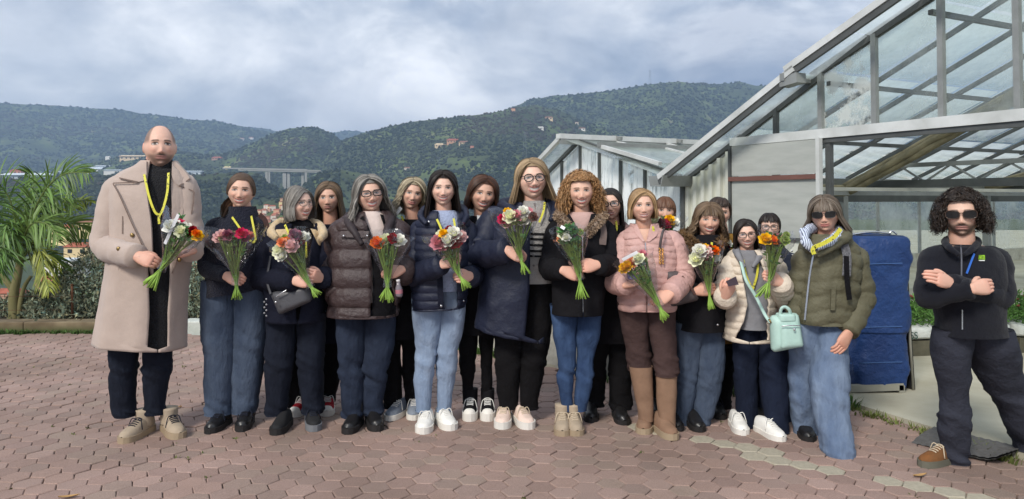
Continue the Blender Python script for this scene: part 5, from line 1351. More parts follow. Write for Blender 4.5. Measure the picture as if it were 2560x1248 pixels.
# ---- 3 woman with grey bob
p3 = person('woman with grey bob and thin glasses looking sideways in a navy parka with tan lining', 4.75,
    dict(cx=747, top=471, chin=554, yaw=38, roll=-4, pitch=6, smile=0.9, open=0.6, eye=0.003, brow=(0.20, 0.16, 0.13)),
    [('jumper', dict(rows=[(548, 730, 768, .05), (562, 716, 782, .075), (578, 700, 790, .09), (620, 690, 795, .10), (700, 680, 795, .12), (790, 680, 800, .12)], wr=.003), BLACK, None),
     ('parka', dict(rows=[(560, 704, 790, .08), (574, 682, 805, .10), (592, 662, 815, .115), (620, 652, 822, .14), (680, 655, 824, .155), (740, 660, 820, .16), (800, 664, 816, .165)], opening=[(558, 726, 778), (600, 728, 778), (650, 738, 770), (720, 745, 762), (800, 745, 752)], wr=.006), NAVY, dict(r=(.080, .074, .064), wr=.008))],
    [[(780, 664, 744), (850, 665, 738), (950, 664, 728), (1036, 668, 716)], [(780, 738, 816), (850, 742, 812), (950, 748, 808), (1032, 758, 806)]],
    dict(mat=J_NAVY, crease=.005), [(686, 1091, -2, dict(upper=mat('black_trainer', srgb(34, 34, 36), rough=0.8), sole=SOLE_D, soleh=.036)), (788, 1081, 22, dict(upper=mat('black_trainer', srgb(34, 34, 36)), sole=mat('grey_sole', srgb(110, 112, 116)), soleh=.036, lace=LACE_D))],
    arms=[dict(sh=(664, 606, 0), elbow=(648, 700, -.05), wrist=(735, 702, -.27), hand=(775, 703, -.29), n=(0.05, -1, 0.2), pose='grip'), dict(sh=(814, 606, 0.02), elbow=(828, 690, -.02), wrist=(802, 696, -.18), hand=(786, 690, -.24), n=(0.2, -1, 0.1), side=-1, pose='grip')],
    skin=SKIN_C, hair=dict(kind='long', L=0.075, c1=H_GR, c2=H_GD, part=0.025, face=50, curl_in=0.02, flare=0.02, vol=0.18), seed=13, glass_=('thin', m_thin))
m = MB(); ruff(m, [P(690, 596, 4.56), P(680, 580, 4.68), P(700, 558, 4.80), P(745, 552, 4.86), P(790, 560, 4.80), P(808, 582, 4.66), P(800, 600, 4.56)], [.022, .034, .036, .034, .036, .034, .022], 3, 0.35); m.build('hood_lining', TAN, p3['o'])
panel('collar_lining', p3['parka'].surf, [(690, 574), (686, 596), (702, 612)], [(728, 572), (722, 590), (708, 614)], TAN, p3['o'], off=0.02, nr=10)
panel('collar_lining', p3['parka'].surf, [(776, 572), (786, 592), (796, 612)], [(800, 576), (806, 594), (800, 614)], TAN, p3['o'], off=0.02, nr=10)
lanyard(p3['jumper'].surf, [[(712, 562), (722, 584), (732, 604)], [(764, 600), (766, 640), (768, 640)]], p3['o'], off=0.07)

# ---- 4 behind: long light-brown hair
p4 = person('young woman with long light-brown hair and serious face behind the grey bob', 5.1,
    dict(cx=822, top=460, chin=534, yaw=-6, roll=-2, smile=-0.15, lip=(0.42, 0.18, 0.16)),
    [('jacket', dict(rows=[(560, 795, 858, .07), (575, 775, 875, .09), (600, 760, 888, .12), (680, 758, 888, .14), (800, 762, 882, .15), (850, 764, 880, .15)]), NAVY, dict(r=(.07, .06, .05)))],
    [[(840, 712, 790), (900, 714, 772), (960, 718, 764), (1016, 722, 758)], [(840, 790, 862), (900, 800, 852), (960, 802, 844), (1008, 802, 834)]],
    dict(mat=BLKTR), [(730, 1046, -14, dict(upper=RED_C, sole=SOLE_W, lace=LACE_W, soleh=.034, toecap=SOLE_W)), (816, 1043, 10, dict(upper=RED_C, sole=SOLE_W, lace=LACE_W, soleh=.034, toecap=SOLE_W))],
    arms=[dict(sh=(772, 604, 0), elbow=(765, 700, .02), wrist=(770, 790, 0)), dict(sh=(876, 604, 0), elbow=(885, 700, .02), wrist=(880, 790, 0))],
    skin=SKIN_B, hair=dict(kind='long', L=0.16, c1=H_LB, c2=H_BR, part=0.005, face=50, vol=0.24, flare=0.03), seed=14)
m = MB(); ruff(m, [P(793, 590, 4.98), P(800, 572, 5.02), P(822, 585, 4.96), P(836, 600, 4.95)], [.018, .022, .02, .012], 5, 0.3); m.build('patterned_scarf', mat('scarf_print', srgb(225, 225, 220), rough=0.7, c2=srgb(40, 42, 50), scale=28), p4['o'])
lanyard(p4['jacket'].surf, [[(806, 562), (812, 584), (822, 604)], [(850, 566), (838, 590), (828, 606)]], p4['o'])

# ---- 5 woman in the brown puffer
p5 = person('laughing woman with long grey hair and dark glasses in a brown puffer jacket', 4.75,
    dict(cx=924, top=446, chin=531, yaw=10, roll=-6, pitch=4, smile=1.0, open=0.75, eye=0.003, brow=(0.12, 0.08, 0.06), jaw=0.30),
    [('jumper', dict(rows=[(528, 905, 952, .07), (548, 885, 972, .09), (600, 872, 985, .12), (700, 865, 992, .14), (750, 865, 992, .14)], wr=.003), BEIGE, None),
     ('puffer_jacket', dict(rows=[(530, 884, 965, .08), (545, 858, 985, .10), (562, 836, 1002, .125), (600, 822, 1012, .16), (680, 812, 1014, .185), (760, 815, 1006, .19), (786, 818, 1000, .185)], opening=[(526, 906, 950), (560, 918, 962), (620, 930, 972), (700, 934, 980), (788, 930, 985)], wr=.004, puff=(.118, .022), nr=90), BROWNP, dict(r=(.102, .096, .078), puff=(.115, .020), wr=.005))],
    [[(770, 838, 918), (850, 845, 916), (930, 850, 910), (1000, 852, 908), (1042, 856, 906)], [(770, 910, 990), (850, 910, 986), (930, 906, 970), (1000, 905, 960), (1034, 910, 956)]],
    dict(mat=J_DARK, crease=.007), [(866, 1088, -6, dict(kind='boot', upper=LEA_B, sole=SOLE_D, shaft=0.12, soleh=.034)), (945, 1081, 22, dict(kind='boot', upper=LEA_B, sole=SOLE_D, shaft=0.12, soleh=.036))],
    arms=[dict(sh=(848, 588, 0), elbow=(826, 680, .0), wrist=(846, 738, -.10)), dict(sh=(1000, 590, 0), elbow=(1020, 680, -.02), wrist=(1004, 674, -.20), hand=(968, 684, -.27), n=(-0.1, -1, 0.3), side=-1, pose='hold')],
    skin=SKIN_A, hair=dict(kind='long', L=0.135, c1=H_GR, c2=H_GD, part=0.0, face=52, wave=0.010, freq=12, vol=0.36, flare=0.05), seed=15, glass_=('cat', m_blackpl))
panel('black_lining', p5['jumper'].surf, [(900, 545), (915, 590), (928, 640), (932, 700), (930, 792)], [(908, 540), (928, 590), (944, 640), (972, 700), (985, 792)], BLACK, p5['o'], off=0.035)
panel('black_lining', p5['jumper'].surf, [(950, 536), (962, 580), (956, 640), (958, 690), (958, 792)], [(966, 540), (980, 580), (984, 640), (986, 690), (990, 792)], BLACK, p5['o'], off=0.035)
m = MB(); ruff(m, [P(905, 612, 4.56), P(880, 570, 4.60), P(870, 545, 4.72), P(922, 530, 4.86), P(975, 540, 4.74), P(968, 580, 4.60), P(962, 620, 4.57)], [.018, .030, .036, .030, .036, .030, .016], 9, 0.3); m.build('hood_collar', mat('dark_brown_lining', srgb(52, 44, 46), rough=0.6, var=.1, bump=.3, bscale=30), p5['o'])
panel('pocket_flap', p5['puffer_jacket'].surf, [(852, 578), (852, 594)], [(922, 578), (920, 594)], BROWNP, p5['o'], off=0.03, nr=5, nc=10)
for a, b in ((859, 590), (918, 590)): dot('press_stud', p5['puffer_jacket'].surf(a, b, 0.045), 0.007, SILVER, p5['o'])

# ---- 6 behind: blonde waves
p6 = person('young woman with blonde wavy hair tilting her head, dressed in black', 5.0,
    dict(cx=1030, top=450, chin=524, yaw=8, roll=10, smile=0.7, eye=0.0045, brow_w=.0032, brow=(0.10, 0.07, 0.05), lip=(0.50, 0.18, 0.17)),
    [('top', dict(rows=[(548, 1005, 1062, .07), (562, 988, 1078, .09), (590, 972, 1085, .12), (700, 965, 1085, .14), (800, 960, 1070, .15), (840, 958, 1060, .15)]), BLACK, dict(r=(.07, .06, .05)))],
    [[(820, 952, 1005), (900, 956, 1004), (960, 958, 1004), (1018, 960, 1004)], [(820, 1000, 1050), (900, 1004, 1048), (960, 1010, 1046), (1012, 1014, 1044)]],
    dict(mat=BLKTR), [(968, 1054, -22, dict(upper=GREY_C, sole=SOLE_W, lace=LACE_W, soleh=.032)), (1034, 1053, 6, dict(upper=GREY_C, sole=SOLE_W, lace=LACE_W, soleh=.032))],
    arms=[dict(sh=(986, 596, 0), elbow=(975, 690, .02), wrist=(985, 770, 0)), dict(sh=(1076, 596, 0), elbow=(1085, 690, .02), wrist=(1075, 770, 0))],
    skin=SKIN_A, hair=dict(kind='long', L=0.13, c1=(0.50, 0.42, 0.28), c2=(0.17, 0.13, 0.085), part=-0.01, face=50, wave=0.016, freq=22, vol=0.30, flare=0.03), seed=16)
lanyard(p6['top'].surf, [[(1004, 540), (1010, 560), (1016, 580)]], p6['o'])
m = MB(); m.prism([P(984, 530, 4.9), P(1000, 516, 4.9), P(1006, 522, 4.9), P(994, 538, 4.9)], (0, .004, 0)); m.build('paper_tag', mat('paper', srgb(235, 232, 226), rough=0.8), p6['o'], smooth=False)

# ---- 7 dark-haired woman, light jeans
p7 = person('smiling woman with long dark hair in a navy quilted jacket and pale blue skinny jeans', 4.75,
    dict(cx=1107, top=432, chin=515, yaw=3, smile=0.9, open=0.45, eye=0.0036),
    [('jumper', dict(rows=[(526, 1080, 1138, .07), (545, 1062, 1155, .09), (600, 1055, 1165, .11), (700, 1056, 1160, .125), (724, 1056, 1160, .125)], wr=.003), BLUET, None),
     ('quilted_jacket', dict(rows=[(530, 1070, 1152, .085), (545, 1050, 1170, .10), (562, 1036, 1182, .12), (600, 1028, 1188, .15), (680, 1024, 1184, .16), (740, 1028, 1172, .16), (770, 1030, 1166, .155)], opening=[(526, 1094, 1140), (560, 1097, 1144), (620, 1099, 1146), (700, 1104, 1143), (772, 1114, 1142)], wr=.004, puff=(.050, .010), nr=90, low=0.01), NAVY_P, dict(r=(.080, .074, .060), wr=.008))],
    [[(715, 1030, 1110), (760, 1030, 1108), (820, 1034, 1104), (880, 1040, 1092), (950, 1035, 1082), (1020, 1043, 1076), (1026, 1043, 1076)], [(715, 1098, 1166), (760, 1100, 1166), (820, 1098, 1158), (880, 1092, 1142), (950, 1092, 1136), (1020, 1093, 1127), (1026, 1093, 1127)]],
    dict(mat=J_LIGHT, crease=.006, knee=0.55), [(1055, 1088, -3, dict(upper=WHITE_L, sole=SOLE_W, lace=LACE_W, soleh=.036, wide=1.1)), (1132, 1079, 26, dict(upper=WHITE_L, sole=SOLE_W, lace=LACE_W, soleh=.036, wide=1.1))],
    arms=[dict(sh=(1048, 580, 0), elbow=(1026, 690, -.05), wrist=(1104, 662, -.28), hand=(1150, 640, -.30), n=(0.2, -1, 0.3), pose='hold'), dict(sh=(1172, 580, 0), elbow=(1184, 690, -.02), wrist=(1176, 690, -.16), hand=(1148, 694, -.24), n=(0.0, -1, 0.1), side=-1, pose='grip')],
    skin=SKIN_C, hair=dict(kind='long', L=0.20, c1=H_DK, c2=H_BLK, part=0.0, face=50, vol=0.24, flare=0.03, front_len=1.0), seed=17)
lanyard(p7['jumper'].surf, [[(1092, 548), (1100, 565), (1108, 585)], [(1134, 546), (1137, 566), (1136, 590)]], p7['o'], off=0.05)
strip('front_placket', p7['quilted_jacket'].surf, [(1096, 566), (1096, 640), (1100, 700), (1102, 768)], 0.035, NAVY, p7['o'], off=0.016)
for a, b in ((1055, 537), (1072, 555), (1155, 558), (1103, 765), (1158, 752)): dot('press_stud', p7['quilted_jacket'].surf(a, b, 0.024), 0.008, SILVER, p7['o'])
m = MB(); ruff(m, [P(1066, 560, 4.60), P(1052, 540, 4.68), P(1070, 520, 4.85), P(1110, 514, 4.92), P(1152, 520, 4.85), P(1166, 540, 4.70), P(1156, 562, 4.62)], [.016, .026, .032, .032, .032, .026, .016], 6, 0.25); m.build('hood', NAVY_P, p7['o'])

# ---- 8 behind: brown bob
p8 = person('smiling woman with glossy brown bob and white collar in black skinny trousers', 5.0,
    dict(cx=1207, top=446, chin=530, yaw=8, roll=8, smile=1.0, open=0.6, eye=0.004, brow_w=.0030),
    [('jacket', dict(rows=[(540, 1178, 1236, .07), (556, 1162, 1246, .09), (590, 1150, 1252, .12), (700, 1148, 1248, .135), (800, 1150, 1242, .14), (830, 1150, 1242, .14)]), BLACK, dict(r=(.07, .06, .05)))],
    [[(800, 1148, 1198), (860, 1150, 1192), (920, 1152, 1186), (1000, 1157, 1183), (1008, 1157, 1183)], [(800, 1196, 1242), (860, 1200, 1236), (920, 1204, 1230), (1000, 1205, 1229), (1008, 1205, 1229)]],
    dict(mat=BLKTR, crease=.004), [(1173, 1056, 0, dict(kind='boot', upper=fabric('black_canvas', srgb(26, 25, 28)), sole=SOLE_W, lace=LACE_W, shaft=0.12, shaft_r=.045, soleh=.045, toecap=SOLE_W)), (1219, 1056, 2, dict(kind='boot', upper=fabric('black_canvas', srgb(26, 25, 28)), sole=SOLE_W, lace=LACE_W, shaft=0.12, shaft_r=.045, soleh=.045, toecap=SOLE_W))],
    arms=[dict(sh=(1164, 598, 0), elbow=(1155, 690, .02), wrist=(1165, 770, 0)), dict(sh=(1240, 598, 0), elbow=(1248, 690, .02), wrist=(1238, 770, 0))],
    skin=SKIN_B, hair=dict(kind='long', L=0.075, c1=H_AU, c2=H_DK, part=0.008, face=50, curl_in=0.02, flare=0.02, vol=0.30), seed=18)
panel('shirt_collar', p8['jacket'].surf, [(1192, 538), (1194, 556)], [(1204, 540), (1206, 558)], mat('white_cotton', srgb(232, 232, 230), rough=.8), p8['o'], off=0.02, nr=6)

# ---- 9 tall blonde, round glasses, long navy coat
p9 = person('tall laughing woman with blond bob and round black glasses in a long navy coat', 4.83,
    dict(cx=1330, top=404, chin=498, yaw=8, roll=-3, pitch=5, smile=1.0, open=0.9, eye=0.003, brow=(0.25, 0.18, 0.12), jaw=0.32),
    [('cardigan', dict(rows=[(502, 1308, 1362, .066), (516, 1300, 1370, .075), (535, 1270, 1390, .095), (580, 1255, 1398, .12), (640, 1252, 1395, .13), (705, 1255, 1388, .135)], wr=.003), GREYK, None),
     ('long_coat', dict(rows=[(508, 1280, 1376, .085), (522, 1250, 1388, .105), (540, 1222, 1396, .125), (580, 1205, 1400, .16), (680, 1195, 1388, .18), (760, 1186, 1376, .185), (834, 1180, 1370, .19)], opening=[(505, 1304, 1366), (560, 1324, 1380), (650, 1324, 1380), (720, 1322, 1378), (836, 1311, 1372)], wr=.006, low=-0.05, nr=80, fold=.004), NAVY_P, dict(r=(.098, .090, .078), wr=.010))],
    [[(690, 1246, 1320), (800, 1238, 1312), (900, 1238, 1304), (1000, 1246, 1296), (1020, 1248, 1294)], [(690, 1308, 1386), (800, 1304, 1382), (900, 1300, 1368), (1000, 1300, 1346), (1022, 1302, 1342)]],
    dict(mat=BLKTR), [(1253, 1076, -6, dict(upper=PINK_S, sole=SOLE_W, lace=LACE_B, soleh=.04, wide=1.1)), (1326, 1076, 20, dict(upper=PINK_S, sole=SOLE_W, lace=LACE_B, soleh=.04, wide=1.1))],
    arms=[dict(sh=(1228, 556, 0), elbow=(1186, 636, -.10), wrist=(1268, 626, -.33), hand=(1318, 648, -.33), n=(0.3, -1, 0.4), pose='hold', hs=1.05), dict(sh=(1388, 556, 0.04), elbow=(1398, 650, .06), wrist=(1392, 740, .05))],
    skin=SKIN_C, hair=dict(kind='long', L=0.11, c1=H_BL, c2=(0.25, 0.17, 0.10), part=-0.008, face=52, vol=0.28, flare=0.04), seed=19, glass_=('round', m_blackpl))
for k, yy in enumerate((584, 597, 612, 627, 640)): strip('stripe', p9['cardigan'].surf, [(1316, yy), (1345, yy + 1), (1378, yy + 2)], 0.012, BLACK, p9['o'], off=0.008)
m = MB(); ruff(m, [P(1316, 556, 4.66), P(1290, 530, 4.68), P(1258, 512, 4.86), P(1320, 498, 4.98), P(1380, 506, 4.9), P(1388, 530, 4.74), P(1376, 552, 4.68)], [.018, .030, .044, .044, .044, .030, .018], 7, 0.35); m.build('hood', NAVY_P, p9['o'])
lanyard(p9['cardigan'].surf, [[(1300, 508), (1302, 530), (1306, 560)], [(1362, 506), (1358, 530), (1348, 556)]], p9['o'], off=0.03)
for b in (582, 610, 640, 664): dot('button', p9['cardigan'].surf(1334, b, 0.012), 0.007, mat('grey_button', srgb(110, 108, 106), rough=.4), p9['o'])

# ---- 10 ginger curls
p10 = person('smiling woman with big ginger curls in a black parka with fur collar and blue jeans', 4.7,
    dict(cx=1452, top=438, chin=522, yaw=3, roll=-2, smile=1.0, open=0.7, eye=0.0035, brow=(0.14, 0.08, 0.045)),
    [('jumper', dict(rows=[(530, 1425, 1482, .06), (545, 1412, 1492, .08), (600, 1400, 1500, .10), (640, 1400, 1500, .11)], wr=.003), ROSE, None),
     ('parka', dict(rows=[(536, 1402, 1502, .09), (550, 1388, 1514, .11), (570, 1376, 1524, .13), (620, 1368, 1528, .155), (700, 1374, 1518, .165), (760, 1374, 1512, .165), (782, 1374, 1510, .165)], opening=[(534, 1424, 1480), (560, 1438, 1470), (590, 1450, 1460)], wr=.005), BLACK2, dict(r=(.080, .072, .060), wr=.007))],
    [[(760, 1376, 1446), (820, 1384, 1442), (900, 1394, 1438), (950, 1393, 1433), (1020, 1402, 1432), (1026, 1402, 1432)], [(760, 1438, 1510), (820, 1440, 1500), (900, 1440, 1486), (950, 1440, 1482), (1020, 1438, 1466), (1026, 1438, 1466)]],
    dict(mat=J_BLUE, crease=.005, knee=0.55), [(1406, 1094, -4, dict(kind='boot', upper=SUEDE2, sole=SOLE_T, lace=LACE_B, shaft=0.10, shaft_r=.046, soleh=.032, wide=1.05)), (1444, 1094, 4, dict(kind='boot', upper=SUEDE2, sole=SOLE_T, lace=LACE_B, shaft=0.10, shaft_r=.046, soleh=.032, wide=1.05))],
    arms=[dict(sh=(1388, 580, 0), elbow=(1368, 672, -.06), wrist=(1408, 676, -.27), hand=(1450, 690, -.28), n=(0.1, -1, 0.3), pose='hold'), dict(sh=(1516, 578, 0), elbow=(1532, 664, -.05), wrist=(1494, 662, -.26), hand=(1450, 668, -.30), n=(-0.1, -1, 0.3), side=-1, pose='hold')],
    skin=SKIN_A, hair=dict(kind='curly', c1=H_GI, c2=(0.42, 0.25, 0.12), R=0.098, n=2600, face=58, droop=0.055, rc=0.012), seed=20)
rg_ = np.random.default_rng(5); m = MB(); cpts = [P(1442, 590, 4.54), P(1412, 556, 4.55), P(1398, 536, 4.66), P(1452, 526, 4.86), P(1506, 536, 4.68), P(1494, 556, 4.56), P(1464, 588, 4.54)]
fur(m, cpts, 0.026, 2600, 0.020, (0.42, 0.30, 0.20), (0.22, 0.15, 0.10), rg_); ruff(m, cpts, [.012, .026, .03, .03, .03, .026, .012], 8, 0.2); m.c[-1][:, :3] = (0.26, 0.19, 0.14); m.build('fur_collar', m_hair, p10['o'])
strip('backpack_strap', p10['parka'].surf, [(1404, 548), (1400, 580), (1404, 612)], 0.045, fabric('taupe_strap', srgb(108, 94, 90)), p10['o'], off=0.02)
strip('backpack_strap', p10['parka'].surf, [(1500, 546), (1508, 580), (1506, 612)], 0.045, fabric('taupe_strap', srgb(108, 94, 90)), p10['o'], off=0.02)
strip('zip', p10['parka'].surf, [(1456, 592), (1456, 690), (1457, 780)], 0.006, SILVER, p10['o'], off=0.008)

# ---- 11 behind: dark hair, square black glasses
p11 = person('dark-haired woman with bold black glasses behind the ginger curls, in black flared trousers', 4.95,
    dict(cx=1527, top=474, chin=550, yaw=-6, roll=-4, smile=0.35, open=0.3, eye=0.005, brow_w=.0032, lip=(0.46, 0.16, 0.17)),
    [('jacket', dict(rows=[(562, 1504, 1556, .065), (578, 1494, 1572, .09), (610, 1486, 1586, .12), (700, 1486, 1588, .14), (800, 1480, 1588, .15), (850, 1476, 1586, .15)]), BLACK, dict(r=(.07, .06, .05)))],
    [[(830, 1470, 1532), (900, 1466, 1520), (960, 1468, 1514), (1014, 1470, 1512)], [(830, 1522, 1584), (900, 1522, 1576), (960, 1524, 1578), (1020, 1526, 1580)]],
    dict(mat=BLKTR), [(1478, 1059, -6, dict(kind='boot', upper=LEA_B, sole=SOLE_D, shaft=.12)), (1562, 1066, 4, dict(kind='boot', upper=LEA_B, sole=SOLE_D, shaft=.12))],
    arms=[dict(sh=(1500, 612, 0), elbow=(1490, 700, .02), wrist=(1500, 780, 0)), dict(sh=(1576, 612, 0), elbow=(1588, 700, .02), wrist=(1580, 780, 0))],
    skin=SKIN_C, hair=dict(kind='long', L=0.15, c1=H_BLK, c2=H_DK, part=0.0, face=54, vol=0.08, flare=0.0), seed=21, glass_=('cat', m_blackpl))
lanyard(p11['jacket'].surf, [[(1540, 552), (1542, 570), (1538, 586)]], p11['o'])
m = MB(); ruff(m, [P(1512, 590, 4.84), P(1504, 575, 4.9), P(1530, 558, 5.04), P(1556, 560, 5.0), P(1570, 576, 4.9)], [.018, .022, .024, .026, .03], 4, .3); m.build('collar', fabric('mauve_collar', srgb(120, 98, 96)), p11['o'])

# ---- 12 pink quilted jacket
p12 = person('fair woman with short blond bob in a dusty pink quilted jacket and tall brown boots', 4.68,
    dict(cx=1606, top=478, chin=557, yaw=6, roll=-2, pitch=3, smile=0.6, open=0.2, eye=0.0042, brow=(0.20, 0.13, 0.08), lip=(0.50, 0.22, 0.20)),
    [('quilted_jacket', dict(rows=[(560, 1580, 1640, .066), (572, 1572, 1648, .075), (584, 1556, 1672, .095), (604, 1544, 1692, .12), (640, 1538, 1702, .145), (700, 1538, 1702, .155), (750, 1540, 1694, .16), (772, 1541, 1690, .158)], opening=[(558, 1590, 1632), (585, 1600, 1622), (604, 1611, 1616)], wr=.004, puff=(.040, .0085), chev=0.55, nr=100), PINKQ, dict(r=(.082, .075, .060), puff=(.040, .008), wr=.004))],
    [[(755, 1543, 1622), (820, 1552, 1624), (880, 1566, 1626), (926, 1572, 1628)], [(755, 1612, 1692), (820, 1622, 1692), (880, 1632, 1692), (938, 1638, 1692)]],
    dict(mat=BROWNT, crease=.006, knee=.75), [(1608, 1089, -14, dict(kind='boot', upper=SUEDE, sole=SOLE_T, ln=.26, soleh=.032, wide=1.05)), (1688, 1103, 16, dict(kind='boot', upper=SUEDE, sole=SOLE_T, ln=.26, soleh=.034, wide=1.05))],
    arms=[dict(sh=(1556, 612, 0), elbow=(1534, 706, -.06), wrist=(1566, 712, -.24), hand=(1612, 700, -.28), n=(0.1, 0.35, -1), side=-1, pose='relax'), dict(sh=(1690, 612, 0), elbow=(1714, 700, -.06), wrist=(1676, 734, -.27), hand=(1640, 754, -.29), n=(-0.2, -1, 0.4), side=-1, pose='hold')],
    skin=SKIN_A, hair=dict(kind='long', L=0.055, c1=(0.46, 0.30, 0.15), c2=(0.28, 0.17, 0.085), part=0.022, face=50, curl_in=0.01, flare=0.012, vol=0.24), seed=22)
m = MB(); Stack([(915, 1571, 1632, .062), (960, 1580, 1632, .060), (1010, 1591, 1634, .052), (1050, 1597, 1632, .052)], 4.68, nr=40, na=28, wr=.004, seed=3).add(m); m.build('boot_shaft', SUEDE, p12['o'])
m = MB(); Stack([(930, 1638, 1692, .062, -.02), (975, 1640, 1692, .060, -.03), (1020, 1643, 1690, .052, -.04), (1064, 1648, 1690, .052, -.05)], 4.68, nr=40, na=28, wr=.004, seed=4).add(m); m.build('boot_shaft', SUEDE, p12['o'])
strip('zip', p12['quilted_jacket'].surf, [(1613, 606), (1616, 650), (1619, 700), (1622, 770)], 0.005, SILVER, p12['o'], off=0.010)
lanyard(lambda a, b, o_: P(a, b, 4.58), [[(1632, 566), (1634, 576), (1630, 590)]], p12['o'])
panel('collar', p12['quilted_jacket'].surf, [(1578, 562), (1588, 582), (1606, 604)], [(1592, 560), (1602, 582), (1612, 604)], PINKQ, p12['o'], off=0.02, nr=8)
panel('collar', p12['quilted_jacket'].surf, [(1634, 560), (1628, 580), (1616, 604)], [(1648, 564), (1644, 586), (1624, 604)], PINKQ, p12['o'], off=0.02, nr=8)

# ---- 13 behind: auburn fringe
p13 = person('woman with auburn fringe peeking over a bouquet behind the pink jacket', 5.1,
    dict(cx=1662, top=495, chin=562, yaw=2, roll=2, smile=0.5, open=0.3, eye=0.004),
    [('jacket', dict(rows=[(576, 1636, 1690, .065), (592, 1626, 1704, .09), (620, 1616, 1712, .12), (720, 1614, 1712, .14), (850, 1616, 1710, .15)]), BLACK, dict(r=(.066, .06, .05)))],
    [[(840, 1620, 1668), (920, 1624, 1664), (1030, 1628, 1660)], [(840, 1662, 1708), (920, 1664, 1704), (1030, 1666, 1700)]],
    dict(mat=BLKTR), [(1645, 1048, 0, dict(upper=LEA_B, sole=SOLE_D)), (1682, 1048, 4, dict(upper=LEA_B, sole=SOLE_D))],
    arms=[dict(sh=(1628, 622, 0), elbow=(1622, 690, -.06), wrist=(1650, 660, -.16), hand=(1662, 650, -.2), pose='grip'), dict(sh=(1702, 622, 0), elbow=(1708, 690, -.03), wrist=(1690, 680, -.1))],
    skin=SKIN_A, hair=dict(kind='long', L=0.10, c1=(0.20, 0.105, 0.06), c2=H_AU, part=0, face=50, bangs=0.30, vol=0.10), seed=23)

# ---- 14 fringe and curls, black coat
p14 = person('smiling woman with curly brown hair and straight fringe in a black coat with fur collar', 4.78,
    dict(cx=1771, top=514, chin=590, yaw=8, roll=4, smile=1.0, open=0.75, eye=0.0036),
    [('coat', dict(rows=[(586, 1738, 1798, .07), (600, 1718, 1812, .10), (622, 1700, 1818, .125), (680, 1692, 1822, .15), (760, 1690, 1820, .16), (822, 1690, 1816, .165)], wr=.005), BLACK2, dict(r=(.076, .07, .058), wr=.007))],
    [[(805, 1688, 1762), (880, 1690, 1752), (950, 1688, 1744), (1020, 1684, 1734), (1068, 1684, 1730)], [(805, 1742, 1812), (880, 1744, 1810), (950, 1740, 1804), (1020, 1734, 1786), (1062, 1730, 1774)]],
    dict(mat=J_MID, crease=.004), [(1698, 1080, 6, dict(upper=LEA_B, sole=SOLE_D)), (1752, 1082, 4, dict(upper=LEA_B, sole=SOLE_D))],
    arms=[dict(sh=(1712, 640, 0), elbow=(1694, 728, -.05), wrist=(1742, 728, -.22), hand=(1776, 722, -.25), n=(0.1, -1, 0.25), pose='grip'), dict(sh=(1812, 640, 0), elbow=(1828, 726, .0), wrist=(1806, 728, -.14), hand=(1824, 706, -.22), n=(-0.2, -1, 0.1), pose='grip', side=1)],
    skin=SKIN_B, hair=dict(kind='long', L=0.09, c1=H_LB, c2=H_BR, part=0, face=50, bangs=0.36, wave=0.014, freq=26, vol=0.36, flare=0.035), seed=24)
m = MB(); cpts = [P(1742, 618, 4.60), P(1718, 600, 4.66), P(1706, 588, 4.78), P(1760, 578, 4.94), P(1806, 590, 4.82), P(1800, 610, 4.66)]
fur(m, cpts, 0.030, 2400, 0.024, (0.22, 0.13, 0.06), (0.11, 0.065, 0.03), rg_); ruff(m, cpts, .028, 2, .2); m.c[-1][:, :3] = (0.12, 0.075, 0.04); m.build('fur_collar', m_hair, p14['o'])
lanyard(p14['coat'].surf, [[(1780, 606), (1778, 622), (1776, 640)]], p14['o'], off=.03)
dot('press_stud', p14['coat'].surf(1794, 812, .01), .007, SILVER, p14['o'])

# ---- 15 behind 14
p15 = person('person with short dark swept hair half hidden behind the fringe and curls', 5.1,
    dict(cx=1798, top=500, chin=569, yaw=10, smile=0.3, eye=0.004),
    [('jacket', dict(rows=[(584, 1776, 1834, .066), (600, 1764, 1842, .09), (630, 1752, 1848, .12), (740, 1750, 1850, .14), (850, 1752, 1848, .15)]), MUST, dict(r=(.066, .06, .05)))],
    [[(840, 1752, 1802), (920, 1756, 1798), (1020, 1760, 1794)], [(840, 1794, 1846), (920, 1796, 1836), (1020, 1794, 1824)]],
    dict(mat=BLKTR), [(1772, 1050, 0, dict(upper=LEA_B, sole=SOLE_D)), (1806, 1051, 2, dict(upper=LEA_B, sole=SOLE_D, lace=LACE_D))],
    arms=[dict(sh=(1764, 632, 0), elbow=(1756, 710, .0), wrist=(1765, 780, 0)), dict(sh=(1838, 632, 0), elbow=(1848, 700, -.05), wrist=(1826, 670, -.12), hand=(1818, 655, -.15), pose='grip', side=-1)],
    skin=SKIN_B, hair=dict(kind='short', c1=H_DK, c2=(0.05, 0.032, 0.024), vol=0.20, fringe=0.50, part=0.2), seed=25)

